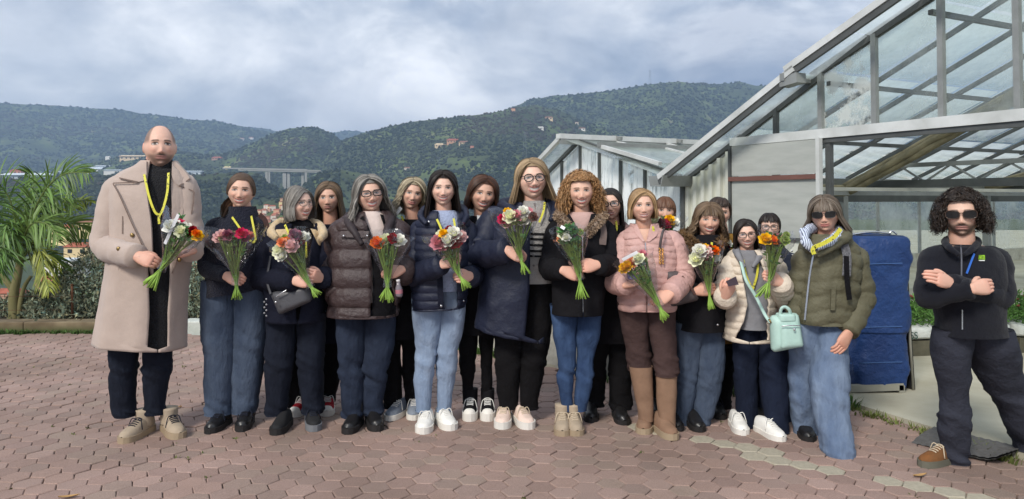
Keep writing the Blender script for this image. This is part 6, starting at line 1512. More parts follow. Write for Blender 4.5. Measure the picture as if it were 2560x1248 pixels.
# ---- 16 cream puffer
p16 = person('smiling woman with dark bob and glasses in a shiny cream puffer over grey hoodie', 4.66,
    dict(cx=1865, top=553, chin=622, yaw=4, roll=-5, smile=1.0, open=0.7, eye=0.0036),
    [('hoodie', dict(rows=[(624, 1842, 1892, .066), (640, 1830, 1906, .085), (690, 1828, 1925, .11), (760, 1832, 1925, .125), (818, 1838, 1920, .13)], wr=.004), GREYH, None),
     ('puffer_jacket', dict(rows=[(626, 1836, 1902, .078), (640, 1822, 1922, .10), (660, 1814, 1940, .12), (700, 1812, 1948, .145), (770, 1812, 1936, .155), (848, 1812, 1926, .155)], opening=[(624, 1848, 1890), (660, 1852, 1902), (700, 1858, 1912), (760, 1866, 1916), (800, 1858, 1914), (850, 1840, 1914)], wr=.004, puff=(.048, .013), nr=90), CREAMP, dict(r=(.082, .074, .060), puff=(.050, .012), wr=.005))],
    [[(800, 1836, 1898), (880, 1836, 1894), (960, 1836, 1892), (1068, 1840, 1890)], [(800, 1892, 1968), (880, 1898, 1968), (960, 1902, 1968), (1078, 1914, 1970)]],
    dict(mat=J_INK, crease=.004), [(1860, 1091, -2, dict(upper=WHITE_L, sole=SOLE_W, lace=LACE_W, soleh=.030)), (1960, 1108, 18, dict(upper=WHITE_L, sole=SOLE_W, lace=LACE_W, soleh=.030))],
    arms=[dict(sh=(1824, 668, 0), elbow=(1808, 742, -.06), wrist=(1814, 740, -.20), hand=(1826, 706, -.27), n=(-0.2, -1, 0.1), pose='grip'), dict(sh=(1936, 664, 0), elbow=(1972, 748, -.08), wrist=(1950, 706, -.26), hand=(1918, 688, -.30), n=(0.1, -1, 0.2), side=-1, pose='grip')],
    skin=SKIN_C, hair=dict(kind='long', L=0.10, c1=H_DK, c2=H_BLK, part=0.012, face=50, vol=0.20, flare=0.012), seed=26, glass_=('square', m_thin))
lanyard(p16['hoodie'].surf, [[(1858, 650), (1866, 690), (1880, 722)], [(1896, 652), (1892, 690), (1882, 724)]], p16['o'], off=.02)
m = MB(); ruff(m, [P(1862, 668, 4.51), P(1846, 640, 4.56), P(1842, 626, 4.68), P(1868, 618, 4.8), P(1896, 626, 4.7), P(1898, 642, 4.57), P(1882, 668, 4.51)], [.010, .024, .028, .028, .028, .024, .010], 11, .25); m.build('hood', GREYH, p16['o'])

# ---- 17 behind: short black hair
p17 = person('person with short black hair and glasses in navy jacket behind an orange bouquet', 4.92,
    dict(cx=1924, top=537, chin=600, yaw=0, smile=0.8, open=0.4, eye=0.0036),
    [('jacket', dict(rows=[(610, 1900, 1950, .066), (626, 1886, 1970, .09), (650, 1872, 1990, .12), (740, 1872, 1990, .14), (850, 1880, 1985, .15)]), NAVY_P, dict(r=(.075, .066, .055)))],
    [[(830, 1880, 1936), (920, 1884, 1930), (1050, 1892, 1930)], [(830, 1928, 1984), (920, 1930, 1980), (1050, 1936, 1976)]],
    dict(mat=J_INK), [(1908, 1078, -12, dict(upper=LEA_B, sole=SOLE_D)), (1958, 1076, 6, dict(upper=LEA_B, sole=SOLE_D))],
    arms=[dict(sh=(1888, 656, 0), elbow=(1880, 730, .03), wrist=(1890, 800, .02)), dict(sh=(1982, 656, 0), elbow=(1994, 730, .03), wrist=(1985, 800, .02))],
    skin=SKIN_C, hair=dict(kind='short', c1=H_BLK, c2=H_DK, vol=0.14, fringe=0.44), seed=27, glass_=('square', m_blackpl))
for a, b in ((1980, 628), (1982, 638)): dot('press_stud', p17['jacket'].surf(a, b, .01), .007, SILVER, p17['o'])

# ---- 18 olive jacket, sunglasses
p18 = person('woman with grey-brown fringe and dark sunglasses in an olive padded jacket and washed flared jeans', 4.45,
    dict(cx=2062, top=496, chin=581, yaw=-6, roll=-4, smile=0.5, eye=0.004),
    [('padded_jacket', dict(rows=[(584, 2022, 2112, .09), (600, 2008, 2130, .105), (622, 1996, 2148, .125), (660, 1990, 2156, .155), (720, 1986, 2150, .165), (780, 1982, 2136, .165), (806, 1982, 2130, .16)], wr=.005, puff=(.085, .012), chev=0.5, nr=90), GREENP, dict(r=(.088, .080, .062), puff=(.075, .010), wr=.008))],
    [[(790, 1978, 2058), (880, 1977, 2048), (980, 1976, 2046), (1060, 1978, 2052), (1096, 1980, 2056)], [(790, 2040, 2126), (880, 2032, 2116), (980, 2034, 2118), (1070, 2044, 2126), (1138, 2058, 2134)]],
    dict(mat=J_WASH, crease=.004, wr=.010), [(2026, 1108, -8, dict(upper=LEA_B, sole=SOLE_D)), (2094, 1165, 4)],
    arms=[dict(sh=(2010, 650, 0), elbow=(1994, 740, .02), wrist=(1990, 800, .0)), dict(sh=(2142, 645, 0), elbow=(2162, 745, -.02), wrist=(2122, 832, -.14), hand=(2098, 872, -.17), n=(0.5, -1, 0.1), side=1, pose='relax', hs=1.05)],
    skin=SKIN_B, hair=dict(kind='long', L=0.085, c1=(0.20, 0.165, 0.13), c2=H_BR, part=0, face=52, bangs=0.24, vol=0.30, flare=0.05), seed=28, glass_=('sun', m_blackpl))
M_STR, t_, b_ = nodes_of('striped_scarf'); N = t_.nodes.new; co = N('ShaderNodeTexCoord'); wv = N('ShaderNodeTexWave'); wv.inputs['Scale'].default_value = 26; wv.inputs['Distortion'].default_value = 3.5; wv.inputs['Detail'].default_value = 2; L(t_, co.outputs['Object'], wv.inputs['Vector'])
rp = N('ShaderNodeValToRGB'); e = rp.color_ramp.elements; e[0].position = .30; e[0].color = (*srgb(96, 104, 128), 1); e[1].position = .45; e[1].color = (*srgb(206, 214, 228), 1); L(t_, wv.outputs['Fac'], rp.inputs[0]); L(t_, rp.outputs[0], b_.inputs['Base Color']); b_.inputs['Roughness'].default_value = .9
m = MB(); ruff(m, [P(2032, 628, 4.28), P(2012, 600, 4.30), P(2020, 574, 4.40), P(2062, 566, 4.56), P(2098, 578, 4.42), P(2080, 602, 4.28), P(2040, 622, 4.26)], [.022, .036, .036, .034, .034, .034, .022], 12, .55); m.build('scarf', M_STR, p18['o'])
lanyard(lambda a, b, o_: P(a, b, 4.205), [[(2102, 572), (2086, 592), (2060, 608), (2036, 618)], [(2036, 616), (2032, 626), (2036, 636)]], p18['o'], wid=.024)
strip('zip', p18['padded_jacket'].surf, [(2034, 632), (2024, 690), (2016, 760), (2012, 800)], 0.010, SILVER, p18['o'], off=.014)
strip('backpack_strap', p18['padded_jacket'].surf, [(2104, 596), (2116, 630), (2118, 660), (2116, 690)], 0.05, mat('grey_webbing', srgb(120, 120, 124), rough=.8, c2=srgb(60, 60, 64), scale=90), p18['o'], off=.03)
strip('backpack_strap', p18['padded_jacket'].surf, [(2116, 640), (2118, 700), (2124, 750)], 0.03, BLACK, p18['o'], off=.034)
m = MB(); ruff(m, [P(2042, 640, 4.27), P(2090, 612, 4.27), P(2116, 588, 4.36), P(2096, 570, 4.56), P(2050, 566, 4.62), P(2012, 580, 4.50)], [.016, .030, .042, .046, .044, .030], 13, .3); m.build('hood_collar', GREENP, p18['o'])
panel('pocket', p18['padded_jacket'].surf, [(2079, 722), (2077, 776)], [(2090, 720), (2088, 776)], GREENP, p18['o'], off=.016, nr=6, nc=4)

# ---- 19 man with crossed arms
p19 = person('curly-haired bearded man in sunglasses and dark fleece standing with arms crossed', 3.95,
    dict(cx=2403, top=484, chin=592, yaw=-3, roll=-2, jaw=0.30, stubble=0.9, smile=0.05, lip=(0.42, 0.20, 0.17), eye=0.004, brow_w=.0032, beard=(0.035, 0.025, 0.02)),
    [('fleece', dict(rows=[(610, 2372, 2434, .066), (614, 2360, 2448, .080), (618, 2336, 2478, .10), (640, 2314, 2506, .12), (690, 2308, 2516, .145), (760, 2330, 2512, .145), (800, 2336, 2514, .145), (836, 2336, 2516, .145)], wr=.005), FLEECE, dict(r=(.084, .076, .062), wr=.007))],
    [[(820, 2334, 2432), (880, 2334, 2428), (940, 2344, 2424), (1000, 2352, 2420), (1060, 2350, 2420), (1120, 2356, 2420), (1156, 2360, 2418)], [(820, 2420, 2522), (870, 2418, 2538), (920, 2440, 2546), (980, 2478, 2560), (1040, 2512, 2588), (1128, 2548, 2616)]],
    dict(mat=GREYT, crease=.007, wr=.007, knee=.62), [(2300, 1170, -68, dict(upper=BROWN_S, sole=mat('grey_olive_sole', srgb(98, 96, 84), rough=.8), lace=LACE_B, ln=.285, soleh=.034)), (2690, 1168, 30, dict(upper=BROWN_S, sole=SOLE_D, ln=.285))],
    arms=[dict(sh=(2328, 650, 0), elbow=(2310, 742, -.08), wrist=(2432, 722, -.235), hand=(2466, 716, -.22), n=(0.1, -1, 0.3), side=1, pose='relax', r=(.080, .074, .056)), dict(sh=(2500, 652, 0), elbow=(2506, 750, -.06), wrist=(2376, 708, -.175), hand=(2324, 688, -.215), n=(-0.1, -1, 0.35), side=-1, pose='relax', r=(.080, .076, .058))],
    skin=(0.68, 0.44, 0.335), hair=dict(kind='curly', c1=(0.016, 0.012, 0.010), c2=(0.045, 0.030, 0.022), R=0.074, n=3000, face=46, droop=0.02, rc=0.013, low=-0.42), seed=29, glass_=('sun', mat('tortoise', (0.045, 0.022, 0.012), rough=.25, spec=.5)), neck_r=.058)
strip('zip', p19['fleece'].surf, [(2402, 612), (2404, 640), (2404, 690)], 0.007, mat('zip_grey', srgb(96, 98, 106), rough=.5), p19['o'], off=.008)
strip('zip', p19['fleece'].surf, [(2406, 775), (2406, 824)], 0.006, SILVER, p19['o'], off=.008)
strip('blue_pocket_zip', p19['fleece'].surf, [(2436, 634), (2428, 655), (2417, 684)], 0.010, mat('blue_tape', srgb(52, 104, 190), rough=.6), p19['o'], off=.010)
panel('badge', p19['fleece'].surf, [(2449, 638), (2448, 650)], [(2462, 638), (2463, 650)], mat('lime_badge', srgb(150, 196, 40), rough=.6, c2=srgb(60, 90, 30), scale=70), p19['o'], off=.010, nr=4, nc=4)
panel('badge_text', p19['fleece'].surf, [(2449, 650.6), (2449, 652.6)], [(2462, 650.6), (2462, 652.6)], mat('badge_white', srgb(220, 220, 220), rough=.6), p19['o'], off=.010, nr=2, nc=3)
m = MB(); ruff(m, [P(2398, 638, 3.80), P(2374, 620, 3.84), P(2364, 602, 3.96), P(2404, 590, 4.08), P(2444, 602, 3.97), P(2434, 620, 3.84), P(2410, 638, 3.80)], [.012, .020, .022, .022, .022, .020, .012], 14, .15); m.build('fleece_collar', FLEECE, p19['o'])

# ================================================================== bouquets
FLC = dict(white=(246, 244, 234), cream=(240, 240, 206), pink=(228, 150, 160), hot=(208, 40, 90), pale=(238, 196, 192), red=(150, 18, 34), dark=(92, 16, 34), orange=(240, 120, 20), yellow=(244, 190, 30), peach=(244, 160, 110), mauve=(150, 90, 108), green=(150, 170, 90), coral=(200, 110, 100), brown=(130, 92, 84))
def flower_mesh(cn):
    """a ranunculus: rings of cupped petals round a tight heart"""
    r0 = random.Random(cn); m = MB(); base_c = np.array(srgb(*FLC[cn]))
    for layer, (np_, rad_, tilt, ht) in enumerate(((7, 1.0, 62, 0.0), (7, 0.86, 44, 0.10), (6, 0.66, 28, 0.20), (5, 0.46, 12, 0.28))):
        for k in range(np_):
            a = 6.2832 * (k + 0.5 * (layer % 2)) / np_ + r0.uniform(-.12, .12); tl = R(tilt + r0.uniform(-8, 8)); V = []
            for i in range(4):
                u = i / 3; ln = rad_ * (u ** 0.9); ca = math.cos(a); sa = math.sin(a)
                rr = ln * math.sin(tl) * (1.0 + 0.2 * (1 - u)) + 0.05; zz = ht + ln * math.cos(tl) * 0.9 - 0.42 + 0.25 * (u if tilt < 50 else -u * 0.2)
                for j in (-1, 0, 1):
                    wv = rad_ * 0.52 * math.sin(math.pi * (0.12 + 0.80 * u)) * j; rj = rr - 0.16 * rad_ * abs(j) * math.sin(math.pi * u * .9)
                    V.append((rj * ca - wv * sa, rj * sa + wv * ca, zz + 0.06 * abs(j) * u))
            cc = base_c * r0.uniform(0.86, 1.1)
            m.add(V, grid_f(4, 3, closed=False), 0, np.clip(cc, 0, 1))
    u_, f_ = ell_vf(10, 6); heart = base_c * (1.0, 0.95, 0.85) if cn not in ('white', 'cream', 'green') else np.array(srgb(222, 224, 168))
    m.add(u_ * (0.36, 0.36, 0.34) + (0, 0, -0.02), f_, 0, heart)
    v = np.concatenate(m.v); me = bpy.data.meshes.new('flower'); me.from_pydata(v.tolist(), [], m.f)
    at_ = me.color_attributes.new('Col', 'FLOAT_COLOR', 'POINT'); at_.data.foreach_set('color', np.concatenate(m.c).astype(np.float32).ravel())
    me.polygons.foreach_set('use_smooth', np.ones(len(m.f), bool)); me.materials.append(M_PETAL); me.update()
    return me
M_PETAL = mat('petal', (1, 1, 1), rough=0.55, var=0.06, scale=3, vcol=True, spec=0.2)
M_PETAL.node_tree.nodes['Principled BSDF'].inputs['Subsurface Weight'].default_value = 0.0
M_STEM = mat('stem', (1, 1, 1), rough=0.5, var=0.15, scale=20, vcol=True, spec=0.35)
M_LEAF = mat('bouquet_leaf', (1, 1, 1), rough=0.6, var=0.15, vcol=True)
FME = {}
def cellophane():
    m, t, b = nodes_of('cellophane'); t.nodes.remove(b); N = t.nodes.new; o = t.nodes['Material Output']
    tr = N('ShaderNodeBsdfTransparent'); tr.inputs[0].default_value = (0.93, 0.94, 0.95, 1)
    gl = N('ShaderNodeBsdfGlossy'); gl.inputs['Roughness'].default_value = 0.12; gl.inputs['Color'].default_value = (0.95, 0.96, 1, 1)
    lw = N('ShaderNodeLayerWeight'); lw.inputs['Blend'].default_value = 0.32
    mr = N('ShaderNodeMapRange'); mr.inputs['To Min'].default_value = 0.05; mr.inputs['To Max'].default_value = 0.42; L(t, lw.outputs['Facing'], mr.inputs['Value'])
    nz_ = N('ShaderNodeTexNoise'); nz_.inputs['Scale'].default_value = 34; nz_.inputs['Detail'].default_value = 4; co = N('ShaderNodeTexCoord'); L(t, co.outputs['Object'], nz_.inputs['Vector'])
    bp = N('ShaderNodeBump'); bp.inputs['Strength'].default_value = 0.5; bp.inputs['Distance'].default_value = 0.012; L(t, nz_.outputs['Fac'], bp.inputs['Height']); L(t, bp.outputs[0], gl.inputs['Normal']); L(t, bp.outputs[0], lw.inputs['Normal'])
    mx = N('ShaderNodeMixShader'); L(t, mr.outputs[0], mx.inputs[0]); L(t, tr.outputs[0], mx.inputs[1]); L(t, gl.outputs[0], mx.inputs[2]); L(t, mx.outputs[0], o.inputs[0])
    return m
M_CELLO = cellophane()
M_TAPE = mat('white_ribbon', srgb(230, 230, 232), rough=0.4)
def bouquet(label, Zb, bottom, grip, flowers, seed, nst=20, leaf=60, tall=0, wrap=True, spread_b=14, ribbon=None, wide=1.25):
    r0 = random.Random(seed); rg = np.random.default_rng(seed)
    g0 = P(*grip, Zb); o = empty('bouquet', g0, label, 'bouquet', 'bouquets held by the group')
    fp = []
    for (x, y, r_, cn) in flowers:
        p = P(x, y, Zb - 0.02 + r0.uniform(-.045, .045)); fp.append(p)
        if cn not in FME: FME[cn] = flower_mesh(cn)
        f = bpy.data.objects.new('flower', FME[cn]); f.parent = o; f.location = Vector(p - g0); s_ = r_ / ppm(Zb) * (1.75 if cn in ('white', 'cream', 'pale', 'pink') else 1.45)
        f.scale = (s_, s_, s_); f.rotation_euler = (R(r0.uniform(35, 70)), R(r0.uniform(-25, 25)), r0.uniform(0, 6.28)); f.rotation_mode = 'XYZ'
        d = norm((p - g0)) * 0.55 + np.array((r0.uniform(-.2, .2), -0.75, 0.15)); f.rotation_euler = Vector(d).to_track_quat('Z', 'Y').to_euler(); col.objects.link(f)
    cen = np.mean(fp, axis=0); bt = P(*bottom, Zb - 0.01); ax = norm(cen - bt); sx_ = norm(np.cross(ax, (0, 1, 0))); sy_ = np.cross(ax, sx_)
    st = MB(); up = MB()
    for k in range(nst):
        if k < len(fp): top = fp[k] - ax * 0.01
        else:
            a = r0.uniform(0, 6.28); q = r0.random() ** .5; spread = max(np.std([np.dot(p - cen, sx_) for p in fp]) * 1.5, .03); top = cen + sx_ * spread * q * math.cos(a) + sy_ * .04 * q * math.sin(a) - ax * r0.uniform(0.0, .05)
        a = r0.uniform(0, 6.28); q = r0.random() ** .5
        gq = g0 + sx_ * 0.017 * q * math.cos(a) + sy_ * .015 * q * math.sin(a); ab = a + math.pi + r0.uniform(-.8, .8); bq = bt + sx_ * spread_b / ppm(Zb) * q * math.cos(ab) + sy_ * .02 * math.sin(ab) + ax * r0.uniform(-.012, .02)
        path = spline([bq, gq, gq * .5 + top * .5 + (r0.uniform(-.006, .006), 0, 0), top], 14)
        g1 = np.array((0.22, 0.36, 0.06)) * r0.uniform(.75, 1.2)
        sc_l = np.repeat(np.interp(np.linspace(0, 1, 14), [0, .25, .5, 1], [1.25, 1.0, .62, .5]), 5)[:, None]; st.tube(path, r0.uniform(.0026, .0040), 5, 0, g1[None] * sc_l)
    st.build('stems', M_STEM, o)
    lf = MB()
    for k in range(leaf):
        u = r0.uniform(0.35, 1.08); c = g0 * (1 - u) + cen * u; sp_ = 0.022 + 0.05 * u; a = r0.uniform(0, 6.28); b = c + sx_ * sp_ * math.cos(a) * r0.random() + sy_ * .04 * math.sin(a) * r0.random()
        d = norm(ax * r0.uniform(.2, 1) + sx_ * r0.uniform(-1, 1) + sy_ * r0.uniform(-1, 1)); ln = r0.uniform(.02, .045); s2 = norm(np.cross(d, (0.3, 1, .2))) * ln * r0.uniform(.16, .3); bend = np.array((0, 0, -ln * .2))
        cc = np.array((0.055, 0.13, 0.035)) * r0.uniform(.6, 1.5)
        lf.add([b, b + d * ln * .5 + s2, b + d * ln + bend, b + d * ln * .5 - s2], [(0, 1, 2, 3)], 0, cc)
    if tall:
        for k in range(tall):
            a = r0.uniform(-1, 1); b = cen + sx_ * .05 * a + ax * r0.uniform(-.06, .05) + (0, r0.uniform(-.04, .02), 0)
            for q in range(7):
                d = norm(ax * r0.uniform(.1, 1) + sx_ * r0.uniform(-1.2, 1.2) + np.array((0, r0.uniform(-1, .6), 0))); ln = r0.uniform(.022, .04); s2 = norm(np.cross(d, (0.2, 1, .1))) * ln * .22
                lf.add([b, b + d * ln * .5 + s2, b + d * ln, b + d * ln * .5 - s2], [(0, 1, 2, 3)], 0, np.array((0.05, 0.15, 0.04)) * r0.uniform(.6, 1.4))
    lf.build('leaves', M_LEAF, o, smooth=False)
    if wrap:
        nl, na = 20, 28; tspan = max(abs(np.dot(p - cen, sx_)) for p in fp) * wide + .025; V = []
        dirs = cen - g0; Lw = np.linalg.norm(dirs) + .035
        for i in range(nl):
            u = -0.16 + 1.16 * i / (nl - 1); c = g0 + norm(dirs) * Lw * u; rr = np.interp(u, [-.16, 0, .15, .7, 1], [.030, .024, .034, tspan * .85, tspan * 1.05])
            for j in range(na):
                a = 2 * math.pi * j / na; kk = 1 + 0.10 * math.sin(3 * a + seed) + 0.07 * math.sin(7 * a + u * 5 + seed * 2) * (0.4 + u) + 0.05 * r0.uniform(-1, 1)
                tip = ax * (0.035 * max(0, u - .7) / .3 * math.sin(2 * a + seed)); V.append(c + (sx_ * math.cos(a) + sy_ * 0.62 * math.sin(a)) * rr * kk + tip)
        wm = MB(); wm.add(V, grid_f(nl, na)); wm.build('cellophane_wrap', M_CELLO, o)
    if ribbon:
        a, b = P(*ribbon[0], Zb - .09), P(*ribbon[1], Zb - .05); rb = MB(); t = norm(b - a); s2 = norm(np.cross(t, (0, 1, 0))) * .009
        rb.add([a - s2, a + s2, b + s2, b - s2], [(0, 1, 2, 3)]); rb.build('ribbon', M_TAPE, o, smooth=False)
    return o
bouquet('loose bouquet with white and magenta flowers held across the camel coat', 4.25, (374, 716), (412, 660), [(426, 566, 13, 'white'), (437, 562, 11, 'white'), (448, 560, 12, 'hot'), (462, 573, 14, 'white'), (452, 578, 11, 'cream'), (482, 577, 11, 'red'), (494, 589, 12, 'yellow'), (489, 582, 8, 'orange')], 1, nst=26, ribbon=((446, 536), (412, 610)), spread_b=22, tall=6)
bouquet('wrapped bouquet of mauve and pink flowers held by the woman in navy sweater', 4.48, (593, 746), (590, 694), [(548, 594, 12, 'pale'), (556, 588, 11, 'pale'), (570, 588, 13, 'mauve'), (588, 590, 11, 'green'), (604, 584, 13, 'hot'), (620, 590, 12, 'coral'), (612, 594, 10, 'mauve')], 2, spread_b=15, wide=1.5)
bouquet('bright mixed bouquet with orange and magenta flowers beside the grey crossbody bag', 4.46, (792, 740), (768, 702), [(700, 628, 14, 'cream'), (704, 640, 11, 'white'), (716, 622, 13, 'hot'), (730, 616, 13, 'pale'), (718, 606, 13, 'orange'), (704, 606, 11, 'peach'), (744, 604, 14, 'red'), (760, 594, 12, 'white'), (712, 597, 10, 'green'), (736, 586, 13, 'mauve'), (748, 590, 10, 'brown')], 3, spread_b=16)
bouquet('tall bouquet of orange, red and white flowers before the brown puffer', 4.46, (968, 752), (968, 700), [(942, 607, 15, 'orange'), (958, 602, 11, 'cream'), (966, 598, 11, 'cream'), (982, 596, 12, 'red'), (998, 601, 13, 'white')], 5, nst=28, wide=1.7, spread_b=20)
bouquet('round bouquet of pink, white and crimson flowers over the pale blue jumper', 4.43, (1166, 720), (1143, 676), [(1096, 606, 15, 'pink'), (1108, 612, 13, 'pink'), (1120, 602, 13, 'white'), (1138, 606, 14, 'red'), (1104, 590, 12, 'cream'), (1108, 584, 10, 'yellow'), (1118, 590, 12, 'hot'), (1134, 584, 14, 'white'), (1152, 592, 12, 'pale'), (1124, 576, 11, 'red'), (1090, 602, 10, 'mauve'), (1130, 594, 10, 'dark')], 7, spread_b=14)
bouquet('bouquet of white and blush flowers held high against the long navy coat', 4.46, (1312, 682), (1300, 634), [(1307, 546, 16, 'white'), (1268, 556, 13, 'pale'), (1275, 541, 13, 'cream'), (1290, 540, 12, 'pink'), (1268, 530, 10, 'yellow'), (1256, 548, 12, 'hot'), (1308, 530, 12, 'white'), (1320, 534, 12, 'pink'), (1332, 542, 11, 'brown'), (1288, 550, 10, 'green')], 9, spread_b=16)
bouquet('leafy green bouquet with few pale flowers held before the black parka', 4.40, (1455, 744), (1447, 682), [(1411, 584, 12, 'cream'), (1402, 598, 10, 'peach'), (1416, 594, 8, 'white'), (1436, 590, 9, 'dark'), (1450, 580, 8, 'green')], 10, nst=28, leaf=110, tall=34, wide=1.2, spread_b=18, ribbon=((1412, 572), (1402, 566)))
bouquet('small slanting bouquet of yellow and peach flowers before the pink jacket', 4.36, (1664, 798), (1640, 750), [(1560, 670, 12, 'yellow'), (1568, 664, 11, 'yellow'), (1580, 656, 12, 'peach'), (1606, 636, 9, 'pink'), (1596, 646, 11, 'cream'), (1604, 650, 11, 'cream')], 12, nst=26, leaf=90, spread_b=14, ribbon=((1594, 630), (1556, 650)))
bouquet('bouquet of yellow, crimson and orange flowers in front of the auburn fringe', 4.88, (1662, 680), (1660, 650), [(1636, 553, 11, 'cream'), (1650, 558, 11, 'dark'), (1664, 560, 12, 'hot'), (1674, 550, 12, 'yellow'), (1684, 556, 11, 'white'), (1678, 560, 9, 'orange')], 13, nst=14)
bouquet('bouquet of white, red and orange flowers before the black fur-collared coat', 4.50, (1777, 772), (1771, 716), [(1750, 628, 14, 'white'), (1766, 631, 12, 'pale'), (1762, 620, 10, 'yellow'), (1786, 626, 11, 'orange'), (1776, 622, 9, 'red'), (1757, 639, 13, 'red'), (1782, 640, 14, 'white'), (1740, 648, 13, 'cream')], 14, spread_b=12)
bouquet('bouquet of orange and rose flowers raised beside the cream puffer', 4.34, (1908, 742), (1926, 692), [(1914, 598, 14, 'yellow'), (1922, 600, 12, 'orange'), (1932, 600, 11, 'orange'), (1945, 602, 14, 'pink'), (1962, 600, 11, 'green'), (1966, 588, 8, 'green')], 16, nst=26, leaf=80, spread_b=22)
bouquet('tiny white and maroon flowers peeking behind the cream sleeve', 4.93, (1814, 664), (1814, 645), [(1810, 612, 9, 'white'), (1816, 617, 8, 'dark'), (1820, 609, 8, 'white')], 15, nst=8, wrap=False, leaf=12)

# ================================================================== bags and small things
def rounded_body(pts_front, thick, mt, name, parent, puff=0.02, nr=16, nc=16, top=None):
    """a soft bag: four pixel corners at a depth, pillowed front and back"""
    A, B, C, D = [np.asarray(p) for p in pts_front]   # tl tr br bl
    m = MB(); V = []
    for s_ in (0, 1):
        for i in range(nr):
            for j in range(nc):
                u, v_ = j / (nc - 1), i / (nr - 1); uu = 0.5 + 0.5 * math.copysign(abs(2 * u - 1) ** 0.8, 2 * u - 1); vv_ = 0.5 + 0.5 * math.copysign(abs(2 * v_ - 1) ** 0.8, 2 * v_ - 1)
                p = (A * (1 - uu) + B * uu) * (1 - vv_) + (D * (1 - uu) + C * uu) * vv_
                k = (1 - abs(2 * u - 1) ** 5) * (1 - abs(2 * v_ - 1) ** 5); cr_ = abs(2 * u - 1) ** 8 * abs(2 * v_ - 1) ** 8
                p = p + ((A + B + C + D) / 4 - p) * 0.09 * cr_
                V.append(p + np.array((0, (-1 if s_ == 0 else 1) * (thick / 2 * (0.35 + 0.65 * k) + puff * k) + thick / 2, 0)))
    n0 = nr * nc; f = grid_f(nr, nc, closed=False); f = [q[::-1] for q in f] + [tuple(x + n0 for x in q) for q in f]
    bi = [j for j in range(nc)] + [i * nc + nc - 1 for i in range(1, nr)] + [(nr - 1) * nc + j for j in range(nc - 2, -1, -1)] + [i * nc for i in range(nr - 2, 0, -1)]
    for x, y in zip(bi, bi[1:] + bi[:1]): f.append((x, y, y + n0, x + n0))
    m.add(V, f); return m.build(name, mt, parent)
def strap(parent, pts, wid, mt, name='strap', thick=0.004):
    c = spline(pts, 30); t = norm(np.gradient(c, axis=0)); sd_ = norm(np.cross(t, (0, 1, 0.0))); m = MB()
    v = np.stack([c - sd_ * wid / 2, c + sd_ * wid / 2, c + sd_ * wid / 2 + (0, thick, 0), c - sd_ * wid / 2 + (0, thick, 0)], 1).reshape(-1, 3); m.add(v, grid_f(30, 4)); return m.build(name, mt, parent)
# grey crossbody of the grey-haired woman
BAGG = mat('graphite_leather', srgb(76, 76, 80), rough=.45, var=.08, scale=10, bump=.25, bscale=60, spec=.4)
b = empty('crossbody_bag', P(720, 750, 4.5), 'graphite grey crossbody bag hanging on the navy parka', 'bag')
rounded_body([P(672, 733, 4.50), P(770, 714, 4.50), P(778, 754, 4.50), P(696, 790, 4.50)], .05, BAGG, 'pouch', b)
strap(b, [P(690, 742, 4.46), P(705, 732, 4.455), P(722, 722, 4.46)], .006, SILVER, 'zip'); dot('zip_pull', P(689, 756, 4.45), .007, SILVER, b)
strap(b, [P(676, 735, 4.49), P(668, 700, 4.56), P(676, 640, 4.60)], .014, BAGG); 
m = MB(); 
for k in range(7): m.ell(P(666 - (k % 2) * 5, 748 + 7 * k, 4.47), (.006, .006, .006), 6, 5)
m.build('bead_charm', mat('charm_beads', srgb(40, 40, 42), rough=.3, c2=srgb(200, 200, 205), scale=120), b)
# taupe handbag of the woman in pink
TAUPE = mat('taupe_leather', srgb(84, 76, 76), rough=.55, var=.08, scale=10, bump=.2, bscale=60)
b = empty('handbag', P(1710, 740, 4.62), 'taupe leather handbag with gold chain under the pink sleeve', 'handbag')
rounded_body([P(1662, 672, 4.53), P(1716, 684, 4.53), P(1752, 752, 4.53), P(1668, 772, 4.53)], .07, TAUPE, 'bag_body', b)
strap(b, [P(1652, 664, 4.56), P(1650, 620, 4.52), P(1656, 584, 4.52), P(1662, 572, 4.62)], .016, TAUPE, 'handle')
strap(b, [P(1706, 690, 4.50), P(1724, 716, 4.49), P(1738, 738, 4.50)], .010, mat('brown_trim', srgb(90, 62, 56), rough=.5), 'trim')
m = MB()
for q in range(2):
    for k in range(12): m.ell(P(1649 + q * 7 + (k % 2) * 2, 622 + 3.4 * k, 4.50), (.006, .004, .0055), 6, 5)
m.build('chain', mat('gold', srgb(212, 160, 90), rough=.25, metal=.9), b)
# mint backpack
MINT = mat('mint_leather', srgb(176, 206, 196), rough=.5, var=.05, scale=8, bump=.25, bscale=50, spec=.4)
b = empty('mint_backpack', P(1968, 880, 4.33), 'pale mint leather mini backpack worn across the cream puffer', 'backpack')
rounded_body([P(1930, 792, 4.34), P(2000, 784, 4.34), P(2014, 868, 4.34), P(1934, 884, 4.34)], .07, MINT, 'bag_body', b, puff=.018)
rounded_body([P(1952, 812, 4.315), P(2001, 812, 4.315), P(2011, 868, 4.315), P(1954, 874, 4.315)], .02, MINT, 'front_pocket', b, puff=.012)
rounded_body([P(1946, 784, 4.335), P(1990, 784, 4.335), P(1996, 806, 4.335), P(1944, 808, 4.335)], .06, MINT, 'top_flap', b, puff=.016)
strap(b, [P(1950, 790, 4.34), P(1954, 772, 4.33), P(1964, 768, 4.33), P(1974, 776, 4.33), P(1976, 790, 4.34)], .018, MINT, 'handle')
strap(b, [P(1926, 806, 4.36), P(1912, 786, 4.40), P(1890, 742, 4.43), P(1866, 702, 4.44), P(1856, 668, 4.48), P(1850, 645, 4.55)], .018, MINT, 'strap')
strap(b, [P(1954, 816, 4.295), P(1978, 814, 4.285), P(2000, 815, 4.295)], .006, SILVER, 'zip'); dot('zip_pull', P(1986, 824, 4.285), .008, SILVER, b)
